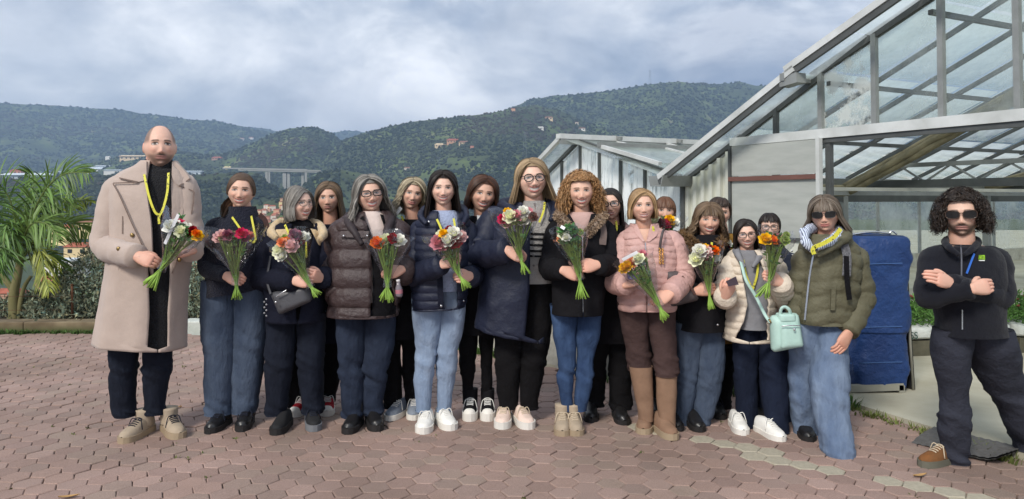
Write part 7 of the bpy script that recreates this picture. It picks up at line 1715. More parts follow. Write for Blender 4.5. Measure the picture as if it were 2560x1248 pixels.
m = MB(); m.tube([P(1922, 798, 4.37), P(1928, 808, 4.36)], .006, 8); m.build('buckle', BRASS, b)
# dark card, blue sachet, bottle
m = MB(); m.prism([P(1816, 704, 4.36), P(1840, 692, 4.36), P(1847, 712, 4.36), P(1822, 716, 4.36)], (0, .012, 0)); tag(m.build('card_wallet', mat('plum_wallet', srgb(70, 58, 66), rough=.5), None, smooth=False, loc=P(1830, 704, 4.36)), 'small dark plum wallet held beside the cream puffer', 'wallet')
b = empty('sachet', P(1575, 690, 4.36), 'clear bag with a blue label on the open palm', 'sachet'); rounded_body([P(1566, 682, 4.36), P(1600, 688, 4.36), P(1596, 700, 4.36), P(1572, 700, 4.36)], .02, mat('clear_bag', srgb(150, 150, 170), rough=.2, c2=srgb(86, 80, 150), scale=40), 'bag_body', b, puff=.006)
b = empty('water_bottle', P(998, 742, 4.48), 'small clear plastic bottle hanging beside the tall bouquet', 'bottle')
m = MB(); m.tube([P(996, 704, 4.48), P(996, 712, 4.48), P(997, 720, 4.48), P(998, 738, 4.48), P(998, 742, 4.48)], [.011, .013, .021, .022, .018], 14); m.build('bottle_body', mat('smoky_plastic', srgb(120, 112, 118), rough=.15, spec=.6), b)
m = MB(); m.tube([P(995, 699, 4.48), P(996, 705, 4.48)], .012, 12); m.build('bottle_cap', mat('white_cap', srgb(210, 205, 205), rough=.4), b)
m = MB(); m.tube([P(997.3, 724, 4.48), P(998, 734, 4.48)], .0225, 14, cap=False); m.build('bottle_label', mat('pink_label', srgb(170, 110, 120), rough=.6), b)

# ================================================================== greenhouses
WY = 7.75; W0 = np.array(((1840 - 1280) / FOC * WY, WY, 0.0))
DW = np.array((0.454, -0.891, 0.0)); NW = np.array((0.891, 0.454, 0.0))
def WP(s, n, z): return W0 + DW * s + NW * n + np.array((0, 0, z))
def wallpt(px, py, n=0.0):
    """(s, z) on the gable plane seen at that pixel"""
    d = ray(px, py); o = np.array((0, 0, HCAM)); q = W0 + NW * n
    k = np.dot(q - o, NW) / np.dot(d, NW); p = o + d * k
    return float(np.dot(p - W0, DW)), float(p[2])
ALU = mat('galvanised_bar', srgb(146, 148, 145), rough=.55, var=.2, scale=4, metal=.35, bump=.15, bscale=40)
ALUD = mat('dark_bar', srgb(88, 90, 89), rough=.6, var=.2, scale=4, metal=.25)
ALUW = mat('white_alu', srgb(214, 216, 214), rough=.5, var=.08, scale=3, c2=srgb(180, 182, 178))
GLS = glass('roof_glass', (0.84, 0.91, 0.88), dirt=.46, dirt_col=(.82, .88, .86), refl=.05, scale=.9, tl_share=.8)
GLW = glass('gable_glass', (0.84, 0.90, 0.87), dirt=.32, dirt_col=(.76, .81, .78), refl=.05, scale=1.2, tl_share=.7)
WASH = glass('whitewashed_glass', (0.78, 0.86, 0.90), dirt=.50, dirt_col=(.84, .86, .86), tl_share=.12, refl=.06, scale=3.2, lo=.37, hi=.50, stretch=(3.2, 3.2, .45))
WASH2 = glass('splashed_glass', (0.84, 0.90, 0.86), dirt=.42, dirt_col=(.74, .76, .72), refl=.06, scale=4.0, lo=.44, hi=.54, tl_share=.4)
POLYC = mat('polycarbonate', srgb(160, 163, 157), rough=.45, c2=srgb(180, 182, 176), scale=2.0, stretch=(1, 1, 6), bump=.25, bscale=60)
CORR = mat('cream_sheet', srgb(210, 211, 199), rough=.55, c2=srgb(192, 193, 181), scale=2.0, stretch=(1, 1, .4))
sg, zg = wallpt(1716, 447); s1, z1 = wallpt(2027, 208); kl = (z1 - zg) / (s1 - sg)
s2_, z2_ = wallpt(2057, 174); s3, z3 = wallpt(2314, 0); ku = (z3 - z2_) / (s3 - s2_)
SR = 4.1; ZR = z3 + ku * (SR - s3)
def zroof(s): return zg + kl * (s - sg) if s < s2_ - .02 else z2_ + ku * (s - s2_)
gh = empty('greenhouse', WP(sg, 0, 0), 'large glass greenhouse with open front and steep white-edged roof', 'greenhouse')
def bar(a, b, w_, h_, mt, name, up=(0, 0, 1), par=None):
    m = MB(); m.beam(a, b, w_, h_, up); return m.build(name, mt, gh if par is None else par, smooth=False)
SPL = (SR, ZR)
for n_, mt, w_, h_, nm in ((0.0, ALUD, .05, .075, 'gable_rafter'), (-0.34, ALUW, .055, .06, 'verge_cap')):
    dz = 0.0 if n_ == 0 else 0.035
    bar(WP(sg - .06, n_, zg - .02 + dz), WP(s1 + .12, n_, zroof(s1) + kl * .12 + dz), w_, h_, mt, nm)
    bar(WP(s2_ - .12, n_, z2_ - ku * .12 + dz), WP(SR, n_, ZR + dz), w_, h_, mt, nm)
bar(WP(s2_ - .12, -0.34, z2_ - ku * .12 - .03), WP(SR, -0.34, ZR - .03), .03, .05, ALUD, 'verge_rail'); bar(WP(sg - .06, -0.34, zg - .045), WP(s1 + .12, -0.34, zroof(s1) + kl * .12 - .03), .03, .05, ALUD, 'verge_rail')
bar(WP(s2_ - .14, -.37, z2_ - ku * .14 - .02), WP(s2_ - .14, .02, z2_ - ku * .14 - .02), .05, .07, ALU, 'eave_rail')
for a, b in ((sg, (sg + s1) / 2), ((sg + s1) / 2, s1 + .1), (s2_ - .1, (s2_ + s3) / 2), ((s2_ + s3) / 2, s3), (s3, SR)):
    m = MB(); m.quad(WP(a + .01, -.33, zroof(a) + .012), WP(b - .01, -.33, zroof(b) + .012), WP(b - .01, -.01, zroof(b) + .012), WP(a + .01, -.01, zroof(a) + .012)); m.build('verge_pane', GLS, gh, smooth=False)
# gutter with its open end
m = MB(); gp = [(-.16, .06), (-.12, -.06), (.07, -.06), (.11, .06), (.09, .06), (.06, -.045), (-.11, -.045), (-.145, .06)]
V = [WP(sg + a, -.42, zg + b - .03) for a, b in gp] + [WP(sg + a, 20, zg + b - .03) for a, b in gp]
m.add(V, [tuple(range(8)), tuple(range(15, 7, -1))] + [(i, i + 8, (i + 1) % 8 + 8, (i + 1) % 8) for i in range(8)]); m.build('gutter', ALU, gh, smooth=False)
m = MB(); m.beam(WP(s2_ - .18, -.3, z2_ - .12), WP(s2_ + .02, -.3, z2_ - .10), .12, .09); m.build('gutter_end', ALU, gh, smooth=False)
# front rail and gable posts
zr_ = (wallpt(1838, 356)[1] + wallpt(2560, 288)[1]) / 2; sA = wallpt(1838, 356)[0]; sB = wallpt(2064, 400)[0]
bar(WP(sA - .02, -.03, zr_), WP(SR + 3, -.03, zr_), .06, .085, ALUW, 'front_rail'); bar(WP(sB, -.02, zr_ - .065), WP(SR + 3, -.02, zr_ - .065), .05, .04, ALUD, 'rail_track')
posts = [sA] + [wallpt(px, 300)[0] for px in (1942, 2055, 2190, 2358, 2549)] + [SR]
for k, s in enumerate(posts[1:]):
    bar(WP(s, -.01, zr_), WP(s, -.01, zroof(s)), .045, .045, ALU if k else ALUD, 'gable_post', up=tuple(DW))
for k, (a, b) in enumerate(zip(posts[:-1], posts[1:])):
    m = MB(); a2 = max(a, sg + (zr_ - zg) / kl + .02); zz = lambda s: max(zroof(s) - .02, zr_ + .02)
    m.quad(WP(a2 + .02, .005, zr_ + .03), WP(b - .02, .005, zr_ + .03), WP(b - .02, .005, zz(b - .02)), WP(a2 + .02, .005, zz(a2 + .02))); m.build('gable_pane', WASH2 if k == 2 else GLW, gh, smooth=False)
# white sheeting left of the door
nP = 6
for k in range(nP):
    a = sg + (sA - sg) * k / nP; b = sg + (sA - sg) * (k + 1) / nP - .004
    m = MB(); zt = lambda s: min(zroof(s) - .04, zr_ + .02)
    m.prism([WP(a, .02, 0), WP(b, .02, 0), WP(b, .02, zt(b)), WP(a, .02, zt(a))], NW * .03); ob = m.build('wall_sheet', CORR, gh, smooth=False)
    m = MB(); m.prism([WP(a, -.02, 0), WP(a + .05, -.02, 0), WP(a + .05, -.02, zt(a)), WP(a, -.02, zt(a))], NW * .04); m.build('sheet_rib', CORR, ob, smooth=False)
bar(WP(sg - .03, -.02, 0), WP(sg - .03, -.02, zg), .05, .06, ALUD, 'corner_post', up=tuple(DW))
# sliding door leaf: two twin-wall panels, brown rail, silver edge
zl = wallpt(1950, 592)[1]; zb_ = wallpt(1950, 445)[1]
door = empty('sliding_door', WP((sA + sB) / 2, -.06, 0), 'translucent white sliding door with brown cross rail left of the opening', 'door')
m = MB(); m.prism([WP(sA + .03, -.08, zb_ + .03), WP(sB - .03, -.08, zb_ + .03), WP(sB - .03, -.08, zr_ - .05), WP(sA + .03, -.08, zr_ - .05)], NW * .02); m.build('door_panel', POLYC, door, smooth=False)
m = MB(); m.prism([WP(sA + .03, -.08, zl), WP(sB - .03, -.08, zl), WP(sB - .03, -.08, zb_ - .02), WP(sA + .03, -.08, zb_ - .02)], NW * .02); m.build('door_panel', POLYC, door, smooth=False)
m = MB(); m.prism([WP(sA + .03, -.08, .02), WP(sB - .03, -.08, .02), WP(sB - .03, -.08, zl - .03), WP(sA + .03, -.08, zl - .03)], NW * .02); m.build('door_panel', CORR, door, smooth=False)
bar(WP(sA, -.09, zb_), WP(sB, -.09, zb_), .03, .045, mat('brown_rail', srgb(112, 78, 70), rough=.6), 'door_rail', par=door); bar(WP(sA + .01, -.085, .02), WP(sA + .01, -.085, zr_ - .04), .03, .03, ALUD, 'door_stile', up=tuple(DW), par=door); bar(WP(sB, -.085, .02), WP(sB, -.085, zr_ - .04), .045, .04, ALUW, 'door_stile', up=tuple(DW), par=door)
bar(WP(sA, -.088, zl - .012), WP(sB, -.088, zl - .012), .03, .03, ALUD, 'door_rail', par=door)
bar(WP(sB + .05, -.01, 0), WP(sB + .05, -.01, zr_), .05, .05, ALUD, 'door_post', up=tuple(DW))
# main roof, left slope: bars, purlins, panes
LN = 20.0; NB = 30; nseg = 5
ss = np.linspace(sg, SR, nseg + 1)
for k in range(1, NB + 1):
    n_ = LN * k / NB
    bar(WP(sg, n_, zg + .03), WP(SR, n_, ZR), .028, .042, ALUD, 'roof_bar')
for j, s in enumerate(ss[1:-1]): bar(WP(s, 0, zg + (ZR - zg) * (s - sg) / (SR - sg) - .045), WP(s, LN, zg + (ZR - zg) * (s - sg) / (SR - sg) - .045), .04, .04, ALUD, 'purlin')
bar(WP(SR, -.36, ZR + .03), WP(SR, LN, ZR + .03), .09, .07, ALUW, 'ridge')
ds = (SR - sg) / nseg; dn_ = LN / NB; dzs = (ZR - zg) / nseg
pme = bpy.data.meshes.new('roof_pane'); e1 = DW * (ds - .03) + np.array((0, 0, dzs * (ds - .03) / ds)); e2 = NW * (dn_ - .045)
pme.from_pydata([tuple(x) for x in (np.zeros(3), e1, e1 + e2, e2)], [], [(0, 1, 2, 3)]); pme.materials.append(GLS)
for k in range(NB):
    for j in range(nseg):
        o = bpy.data.objects.new('roof_pane', pme); o.parent = gh; o.location = Vector(WP(sg + ds * j + .015, dn_ * k + .022, zg + dzs * (j + .03) + .055 + random.uniform(-.004, .004)) - np.array(gh.location)); col.objects.link(o)
# right slope of the big roof, out of the picture for the most part
m = MB(); m.quad(WP(SR, 0, ZR + .02), WP(2 * SR - sg, 0, zg + .02), WP(2 * SR - sg, LN, zg + .02), WP(SR, LN, ZR + .02)); m.build('far_slope', GLS, gh, smooth=False)
for k in range(0, NB + 1, 2): bar(WP(SR, LN * k / NB, ZR), WP(2 * SR - sg, LN * k / NB, zg), .035, .055, ALUD, 'roof_bar')
for px in range(3): bar(WP(2 * SR - sg, LN * px / 2, 0), WP(2 * SR - sg, LN * px / 2, zg), .08, .08, ALU, 'gutter_post', up=tuple(DW))
# inside: gutter posts, trusses, pipes
for k in range(1, 7):
    n_ = 3.1 * k - .5
    bar(WP(sg, n_, 0), WP(sg, n_, zg - .06), .085, .085, ALU, 'gutter_post', up=tuple(DW))
    bar(WP(sg, n_, zg - .05), WP(2 * SR - sg, n_, zg - .05), .06, .09, ALUD, 'truss_chord'); bar(WP(sg + .5, n_, zg + .17), WP(2 * SR - sg - .5, n_, zg + .17), .045, .05, ALU, 'truss_chord')
    for q in range(14):
        a = sg + .5 + q * .62; bar(WP(a, n_, zg - .03), WP(a + .31, n_, zg + .16), .02, .02, ALU, 'truss_web'); bar(WP(a + .31, n_, zg + .16), WP(a + .62, n_, zg - .03), .02, .02, ALU, 'truss_web')
bar(WP(sg + .3, 0.4, zg - .16), WP(sg + .3, LN, zg - .16), .05, .05, ALU, 'pipe'); bar(WP(sg + .9, 0.6, zg - .12), WP(sg + .9, LN, zg - .12), .04, .04, mat('old_white_pipe', srgb(190, 188, 178), rough=.6), 'pipe'); bar(WP(1.6, 2.2, 1.9), WP(3.4, 2.2, 2.62), .03, .03, ALUD, 'brace')
bar(WP(sg + .02, 0.5, zg - .22), WP(sg + .02, LN, zg - .22), .03, .10, ALUD, 'valley_beam')
# rolled shade screen under the slope
SCR = mat('shade_cloth', srgb(150, 140, 112), rough=.95, c2=srgb(112, 106, 86), scale=5, bump=.6, bscale=18, bdist=.03, stretch=(1, 1, 1))
def roll(pts, r_, label, seed):
    m = MB(); c = spline(pts, 40)
    for q in range(5):
        ph = q * 1.257; off = np.stack([0 * np.arange(40), 0 * np.arange(40), 0.0 * np.arange(40)], -1)
        t, A, B = frames(c); pp = c + (A * math.cos(ph) + B * math.sin(ph)) * r_ * .62 + .012 * vnoise(c * 4 + q, seed + q)[:, None]
        m.tube(pp, r_ * .55 * (1 + .15 * vnoise(c * 6, seed + 9 + q)), 8)
    ob = m.build('shade_screen_roll', SCR, None, loc=c[0]); tag(ob, label, 'shade screen'); return ob
roll([WP(sg + .25, 2.35, zg - .12), WP(sg + 1.6, 2.35, zg + (ZR - zg) * .28 - .10), WP(sg + 3.2, 2.35, zg + (ZR - zg) * .62 - .10), WP(SR - .3, 2.35, ZR - .2)], .075, 'tan rolled shade screen slanting up under the greenhouse roof', 3)
roll([WP(sg + .15, .2, zg - .02), WP(sg + .2, 1.3, zg - .10), WP(sg + .25, 2.3, zg - .13)], .06, 'tan rolled shade screen hanging level above the olive jacket', 4)
roll([WP(sg - .2, 5.6, zg - .1), WP(sg + 1.4, 5.6, zg + .25), WP(sg + 3, 5.6, zg + .85)], .07, 'distant tan shade roll behind the curly-haired man', 5)
# ------------------------------------------------------------------ the small whitewashed greenhouse beside it
sp, zp = wallpt(1450, 352); sl = sp - (sg - sp) * .56; ks = (zp - zg) / (sg - sp); ksl = (zp - zg) / (sp - sl)
sh_ = empty('small_greenhouse', WP(sp, 0, 0), 'small greenhouse with whitewashed gable panes left of the white sheeting', 'greenhouse')
def zs(s): return zp - (ks * (s - sp) if s > sp else ksl * (sp - s))
mull = [sl] + sorted([wallpt(px, 430)[0] for px in (1405, 1451, 1499, 1552, 1613)]) + [sg - .06]
mull = sorted(mull)
for s in mull: bar(WP(s, 0, .3), WP(s, 0, zs(s) - .03), .04, .04, ALUD, 'mullion', up=tuple(DW), par=sh_)
for a, b in zip(mull[:-1], mull[1:]):
    m = MB(); pts_ = [WP(a + .02, .01, .3), WP(b - .02, .01, .3), WP(b - .02, .01, zs(b) - .04)] + ([WP(sp, .01, zp - .04)] if a < sp - .02 < b - .05 else []) + [WP(a + .02, .01, zs(a) - .04)]
    m.add(pts_, [tuple(range(len(pts_)))]); m.build('gable_pane', WASH, sh_, smooth=False)
bar(WP(sl, 0, .15), WP(sg - .06, 0, .15), .1, .32, m_lw, 'base_course', par=sh_)
for a, za, b, zb2 in ((sl - .08, zs(sl - .08), sp, zp), (sp, zp, sg - .08, zs(sg - .08))):
    bar(WP(a, -.02, za), WP(b, -.02, zb2), .05, .06, ALUD, 'gable_rafter', par=sh_); 
bar(WP(sl - .1, -.32, zs(sl - .1) + .03), WP(sp, -.32, zp + .03), .06, .06, ALUW, 'verge_cap', par=sh_)
bar(WP(sp, -.36, zp + .05), WP(sp, 16, zp + .05), .12, .07, ALUW, 'ridge', par=sh_); bar(WP(sp + .03, -.34, zp - .02), WP(sp + .03, 16, zp - .02), .05, .08, ALU, 'ridge_beam', par=sh_)
bar(WP(sl, -.3, zg - .02), WP(sl, 16, zg - .02), .14, .1, ALU, 'gutter', par=sh_)
nb = 18; pm2 = {}
for sd2, se in ((-1, sl), (1, sg - .1)):
    for k in range(nb + 1): 
        n_ = -.30 + 16.3 * k / nb
        if k: bar(WP(sp, n_, zp + .01), WP(se, n_, zs(se) + .01), .04, .05, ALUW if sd2 > 0 else ALUD, 'roof_bar', par=sh_)
    for k in range(nb):
        n_ = -.30 + 16.3 * k / nb; m = MB(); dnn = 16.3 / nb
        m.quad(WP(sp + sd2 * .03, n_ + .02, zp + .005), WP(se, n_ + .02, zs(se) + .005), WP(se, n_ + dnn - .02, zs(se) + .005), WP(sp + sd2 * .03, n_ + dnn - .02, zp + .005)); m.build('roof_pane', GLS, sh_, smooth=False)
for k in range(3): bar(WP(sp - .06, .6 + 1.1 * k, zp + .08), WP(sp + .16, .6 + 1.1 * k, zp + .04), .04, .05, ALU, 'ridge_clip', par=sh_)
for k in range(13):
    n_ = 16.0 * k / 12; bar(WP(sl, n_, 0), WP(sl, n_, zg), .05, .05, ALU, 'side_post', up=tuple(DW), par=sh_)
    if k < 12: m = MB(); m.quad(WP(sl, n_ + .03, .3), WP(sl, n_ + 1.3, .3), WP(sl, n_ + 1.3, zg - .08), WP(sl, n_ + .03, zg - .08)); m.build('side_pane', GLW, sh_, smooth=False)
bar(WP(sl, 0, .15), WP(sl, 16, .15), .1, .3, m_lw, 'side_base', par=sh_)
# open vent above its right eave
va_, vb_ = sp + .95, sg - .12; vz0, vz1 = zs(va_) + .10, zs(vb_) + .14
v_ = empty('roof_vent', WP(va_, .4, vz0), 'raised glass vent with white frame above the grey gutter end', 'roof vent')
for n_ in (-.28, .75, 1.75): bar(WP(va_, n_, vz0), WP(vb_, n_, vz1), .05, .045, ALUW, 'vent_bar', par=v_)
bar(WP(va_, -.32, vz0 + .02), WP(va_, 1.8, vz0 + .02), .07, .06, ALU, 'vent_hinge', par=v_)
for n_ in (-.26, .77): m = MB(); m.quad(WP(va_, n_, vz0 + .01), WP(vb_, n_, vz1 + .01), WP(vb_, n_ + .96, vz1 + .01), WP(va_, n_ + .96, vz0 + .01)); m.build('vent_pane', GLS, v_, smooth=False)
# far end and side of the big house
m = MB()
bw = empty('end_wall', WP(SR, LN, 0), 'far glazed end wall of the large greenhouse', 'wall')
for k in range(11):
    s = sl + (2 * SR - sg - sl) * k / 10; bar(WP(s, LN + .02, 0), WP(s, LN + .02, max(zs(s) if s < sg else zg, zg)), .06, .06, ALU, 'end_post', up=tuple(DW), par=bw)
    if k < 10:
        s2b = sl + (2 * SR - sg - sl) * (k + 1) / 10; m = MB(); m.quad(WP(s + .03, LN, .1), WP(s2b - .03, LN, .1), WP(s2b - .03, LN, zg), WP(s + .03, LN, zg)); m.build('end_pane', GLW, bw, smooth=False)

# ================================================================== covered trolley by the door
TARP = mat('blue_tarpaulin', srgb(22, 46, 92), rough=.5, c2=srgb(33, 64, 116), scale=3.5, bump=.7, bscale=7, bdist=.05, spec=.35)
tr_ = empty('covered_trolley', G(2190, 985), 'trolley under a creased blue tarpaulin beside the greenhouse door', 'trolley')
ZT = 5.45
m = MB(); nr, na = 50, 60
rows_ = [(586, 2106, 2224, .24), (596, 2098, 2236, .29), (640, 2096, 2242, .30), (658, 2097, 2239, .295), (680, 2098, 2236, .29), (740, 2098, 2237, .29), (812, 2098, 2236, .29), (822, 2098, 2235, .285), (900, 2098, 2234, .285), (948, 2098, 2233, .285)]
st = Stack(rows_, ZT + .3, e=.35, nr=nr, na=na, wr=.014, seed=41); st.add(m, 0, True, False); m.build('tarpaulin', TARP, tr_)
for yy, dx in ((658, 0), (816, 1), (905, 0)): strip('tarp_seam', st.surf, [(2104, yy + 4), (2180, yy + 2), (2256, yy)], .006, mat('seam_light', srgb(66, 96, 146), rough=.6), tr_, off=.016)
bar(P(2100, 972, ZT + .03), P(2256, 966, ZT + .03), .04, .05, mat('grey_steel', srgb(140, 138, 126), rough=.6), 'base_frame', par=tr_); bar(P(2252, 962, ZT + .03), P(2252, 985, ZT + .03), .04, .04, mat('grey_steel', srgb(140, 138, 126)), 'frame_leg', par=tr_); bar(P(2110, 962, ZT + .4), P(2110, 985, ZT + .4), .04, .04, mat('grey_steel', srgb(140, 138, 126)), 'frame_leg', par=tr_)
m = MB(); m.box(P(2180, 978, ZT + .5) + (0, 0, .02), (.42, .5, .10)); m.build('trolley_deck', ALUD, tr_, smooth=False)
m = MB(); m.prism([G(2232, 982) + (0, .3, 0), G(2282, 984), P(2264, 690, ZT + .12), P(2256, 690, ZT + .45)], (.02, 0, 0)); m.build('leaning_board', mat('black_board', srgb(34, 33, 34), rough=.8), tr_, smooth=False)
m = MB(); m.tube([G(2284, 985, .0) , P(2265, 692, ZT + .10)], .010, 6); m.build('board_edge', mat('grey_steel', srgb(140, 138, 126)), tr_)
m = MB(); m.tube(spline([P(2120, 588, ZT + .2), P(2180, 580, ZT + .2), P(2226, 584, ZT + .2)], 12), .008, 6); m.tube(spline([P(2222, 586, ZT + .2), P(2230, 577, ZT + .2), P(2242, 586, ZT + .2)], 8), .007, 6); m.build('top_hook', SILVER, tr_)

# ================================================================== grow bags with plants inside the door
BAG = mat('grow_bag', srgb(214, 216, 210), rough=.35, c2=srgb(176, 182, 178), scale=5, bump=.8, bscale=14, bdist=.03)
BLOCK = mat('wet_concrete_block', srgb(74, 72, 60), rough=.9, c2=srgb(104, 100, 84), scale=6, bump=.4)
M_GL = mat('greens', (1, 1, 1), rough=.6, var=.15, vcol=True)
ZA, ZB_ = 6.72, 6.98
def bp_(u, z, dy=0.0):
    a = P(2245, 700, ZA); b = P(2720, 700, ZB_); p = a * (1 - u) + b * u; return np.array((p[0], p[1] + dy, z))
zt_ = P(2300, 852, 6.75)[2]; zt2 = P(2300, 816, 6.75)[2]
for k in range(5):
    u0, u1 = k / 5 + .004, (k + 1) / 5 - .004; c0, c1 = bp_(u0, 0), bp_(u1, 0); ang = math.atan2(c1[1] - c0[1], c1[0] - c0[0])
    where = ['beside the blue tarpaulin', 'behind the elbow of the fleece', 'hidden behind the fleece', 'right of the fleece', 'at the right edge'][k]
    m = MB(); m.box((c0 + c1) / 2 + (0, .3, zt_ / 2), (np.linalg.norm(c1 - c0), .6, zt_), ang); ob = m.build('concrete_block', BLOCK, None, smooth=False, loc=(c0 + c1) / 2); tag(ob, 'dark damp concrete block under the grow bag ' + where, 'block', 'blocks under the grow bags')
    L_ = np.linalg.norm(c1 - c0); g_ = empty('grow_bag', (c0 + c1) / 2 + (0, 0, zt_), 'white plastic grow bag with dark print ' + where, 'grow bag', 'grow bags inside the greenhouse')
    A, B = c0 + (0, -.01, 0), c1 + (0, -.01, 0)
    rounded_body([A + (0, 0, zt2 + .01), B + (0, 0, zt2 + .01), B + (0, 0, zt_), A + (0, 0, zt_)], .34, BAG, 'bag_body', g_, puff=.02, nr=10, nc=20)
    for q, fx in enumerate((.30,)):
        tcu = bpy.data.curves.new('lettering', 'FONT'); tcu.body = 'SS'; tcu.size = .085; tcu.extrude = .002; tcu.align_x = 'CENTER'; tcu.materials.append(mat('bag_print', srgb(30, 70, 60), rough=.6))
        tmp = bpy.data.objects.new('lettering_source', tcu); lme = bpy.data.meshes.new_from_object(tmp); bpy.data.objects.remove(tmp)
        to = bpy.data.objects.new('lettering', lme); to.parent = g_; pp = A * (1 - fx) + B * fx; to.location = Vector(pp + np.array((0, -.042, zt_ + .030)) - np.array(g_.location)); to.rotation_euler = (R(90), 0, ang); col.objects.link(to)
    m = MB(); r0 = random.Random(k)
    for q in range(1500):
        u = r0.random(); b = (A * (1 - u) + B * u) + (0, r0.uniform(-.02, .34), zt2 + r0.random() ** .8 * (.20 + .07 * math.sin(u * 19 + k)))
        d = norm((r0.uniform(-1, 1), r0.uniform(-1, .6), r0.uniform(-.3, 1.0))); ln = r0.uniform(.025, .06); s2 = norm(np.cross(d, (.2, 1, .1))) * ln * .16
        m.add([b, b + d * ln * .5 + s2, b + d * ln + (0, 0, -.008), b + d * ln * .5 - s2], [(0, 1, 2, 3)], 0, np.array((.075, .17, .035)) * r0.uniform(.5, 1.5))
    for q in range(10):
        u = r0.random(); m.ell((A * (1 - u) + B * u) + (0, r0.uniform(0, .3), zt2 + r0.uniform(.16, .26)), (.018, .018, .012), 7, 5, 0, srgb(120, 60, 50))
    pl_ = m.build('flower_plants', M_GL, None, smooth=False, loc=(c0 + c1) / 2 + (0, 0, zt2)); tag(pl_, 'low feathery green flower plants growing from the grow bag ' + where, 'plants', kind='stuff')
# second bench row deeper inside
for k in range(2):
    m = MB(); c = WP(sg + 3.2 + k * .0, 3.2 + 3 * k, 0)
    r0 = random.Random(50 + k)
    for q in range(1500):
        b = WP(sg + 2.2 + r0.uniform(0, 5.5), 3.0 + 2.6 * k + r0.uniform(0, .9), .30 + r0.random() * .25); d = norm((r0.uniform(-1, 1), r0.uniform(-1, .6), r0.uniform(-.3, 1.0))); ln = r0.uniform(.04, .09); s2 = norm(np.cross(d, (.2, 1, .1))) * ln * .18
        m.add([b, b + d * ln * .5 + s2, b + d * ln, b + d * ln * .5 - s2], [(0, 1, 2, 3)], 0, np.array((.07, .15, .035)) * r0.uniform(.5, 1.4))
    tag(m.build('flower_plants', M_GL, None, smooth=False, loc=c), 'rows of green plants deeper inside the greenhouse', 'plants', kind='stuff')

# ================================================================== palm
palm = empty('palm_tree', P(60, 802, 8.6), 'young feathery palm with drooping fronds at the left edge', 'palm tree')
PT = mat('palm_stem', srgb(120, 112, 78), rough=.85, c2=srgb(88, 92, 52), scale=7, bump=.4, stretch=(1, 1, .3)); PF = mat('palm_leaf', (1, 1, 1), rough=.5, var=.12, vcol=True, spec=.35)
for pts_, r_ in (([(36, 806), (34, 740), (44, 690), (52, 640)], .06), ([(42, 806), (40, 760), (30, 720), (6, 690), (-20, 664)], .030), ([(46, 806), (52, 750), (62, 715), (78, 690)], .030), ([(40, 806), (36, 750), (18, 712), (-8, 694)], .025)):
    m = MB(); c = spline([P(a, b, 8.6 + .04 * k) for k, (a, b) in enumerate(pts_)], 20); m.tube(c, np.linspace(r_, r_ * .62, 20), 10); m.build('stem', PT, palm)
def frond(pts, seed, ll=.42, n=40, yellow=0.0, droop=.5, dep=0.0):
    r0 = random.Random(seed); k_ = len(pts); c = spline([P(a, b, 8.6 + dep * i / (k_ - 1)) for i, (a, b) in enumerate(pts)], 60); t, A, B = frames(c, up=(0, 1, 0)); m = MB()
    m.tube(c, np.linspace(.014, .004, 60), 6, 0, np.array((.13, .17, .05)))
    base = np.array((.085, .165, .035)) * (1 - yellow) + np.array((.28, .28, .04)) * yellow
    for i in range(n):
        u = .14 + .86 * i / n; q = int(u * 59); p = c[q]; l_ = ll * math.sin(math.pi * (.10 + .86 * u)) ** .7
        for s_ in (-1, 1):
            d = norm(t[q] * .75 + s_ * norm(np.cross(t[q], (0, 1, 0))) * r0.uniform(.5, .95) + np.array((0, s_ * r0.uniform(-.5, .9), 0)) + (0, 0, -.15))
            pts2 = [p]; dd = d.copy()
            for z_ in range(5): dd = norm(dd + np.array((0, 0, -droop * .26))); pts2.append(pts2[-1] + dd * l_ / 5)
            pts2 = np.array(pts2); sw = norm(np.cross(norm(np.gradient(pts2, axis=0)), (r0.uniform(-.3, .3), 1, r0.uniform(-.3, .3)))) * .0085 * np.array([.5, 1, 1, .85, .55, .08])[:, None]
            v = np.stack([pts2 - sw, pts2 + sw], 1).reshape(-1, 3); m.add(v, grid_f(6, 2, closed=False), 0, base * r0.uniform(.6, 1.45))
    m.build('frond', PF, palm, smooth=False)
frond([(52, 660), (74, 560), (110, 480), (160, 436), (226, 432)], 1, .40, 54, .05, .75, -.5)
frond([(50, 655), (60, 580), (84, 520), (130, 492), (196, 520)], 2, .36, 46, .1, .6, -.2)
frond([(52, 650), (90, 590), (140, 560), (190, 560), (236, 590)], 3, .36, 44, .15, .5, .4)
frond([(50, 650), (40, 560), (20, 490), (-20, 450), (-70, 440)], 4, .44, 50, .0, .7, -.3)
frond([(48, 650), (20, 580), (-10, 540), (-50, 530)], 5, .42, 42, .0, .7, .1)
frond([(50, 652), (84, 620), (104, 640), (112, 690), (124, 730)], 6, .30, 40, .65, .9, -.5)
frond([(50, 652), (62, 590), (80, 560), (116, 560), (150, 600)], 8, .36, 44, .1, .7, -.7)
frond([(52, 655), (110, 640), (150, 660), (180, 700)], 9, .28, 34, .1, .7, .2)
frond([(50, 650), (56, 560), (70, 490), (90, 450), (60, 430)], 10, .36, 44, .05, .7, .6)
frond([(50, 655), (70, 600), (150, 520), (200, 500), (232, 506)], 12, .22, 34, .45, .5, .8)
frond([(48, 655), (14, 620), (-6, 640), (-14, 700)], 13, .40, 40, .0, .9, -.7)
frond([(50, 655), (40, 600), (20, 560), (10, 600), (8, 680)], 14, .42, 44, .0, .9, -.4)

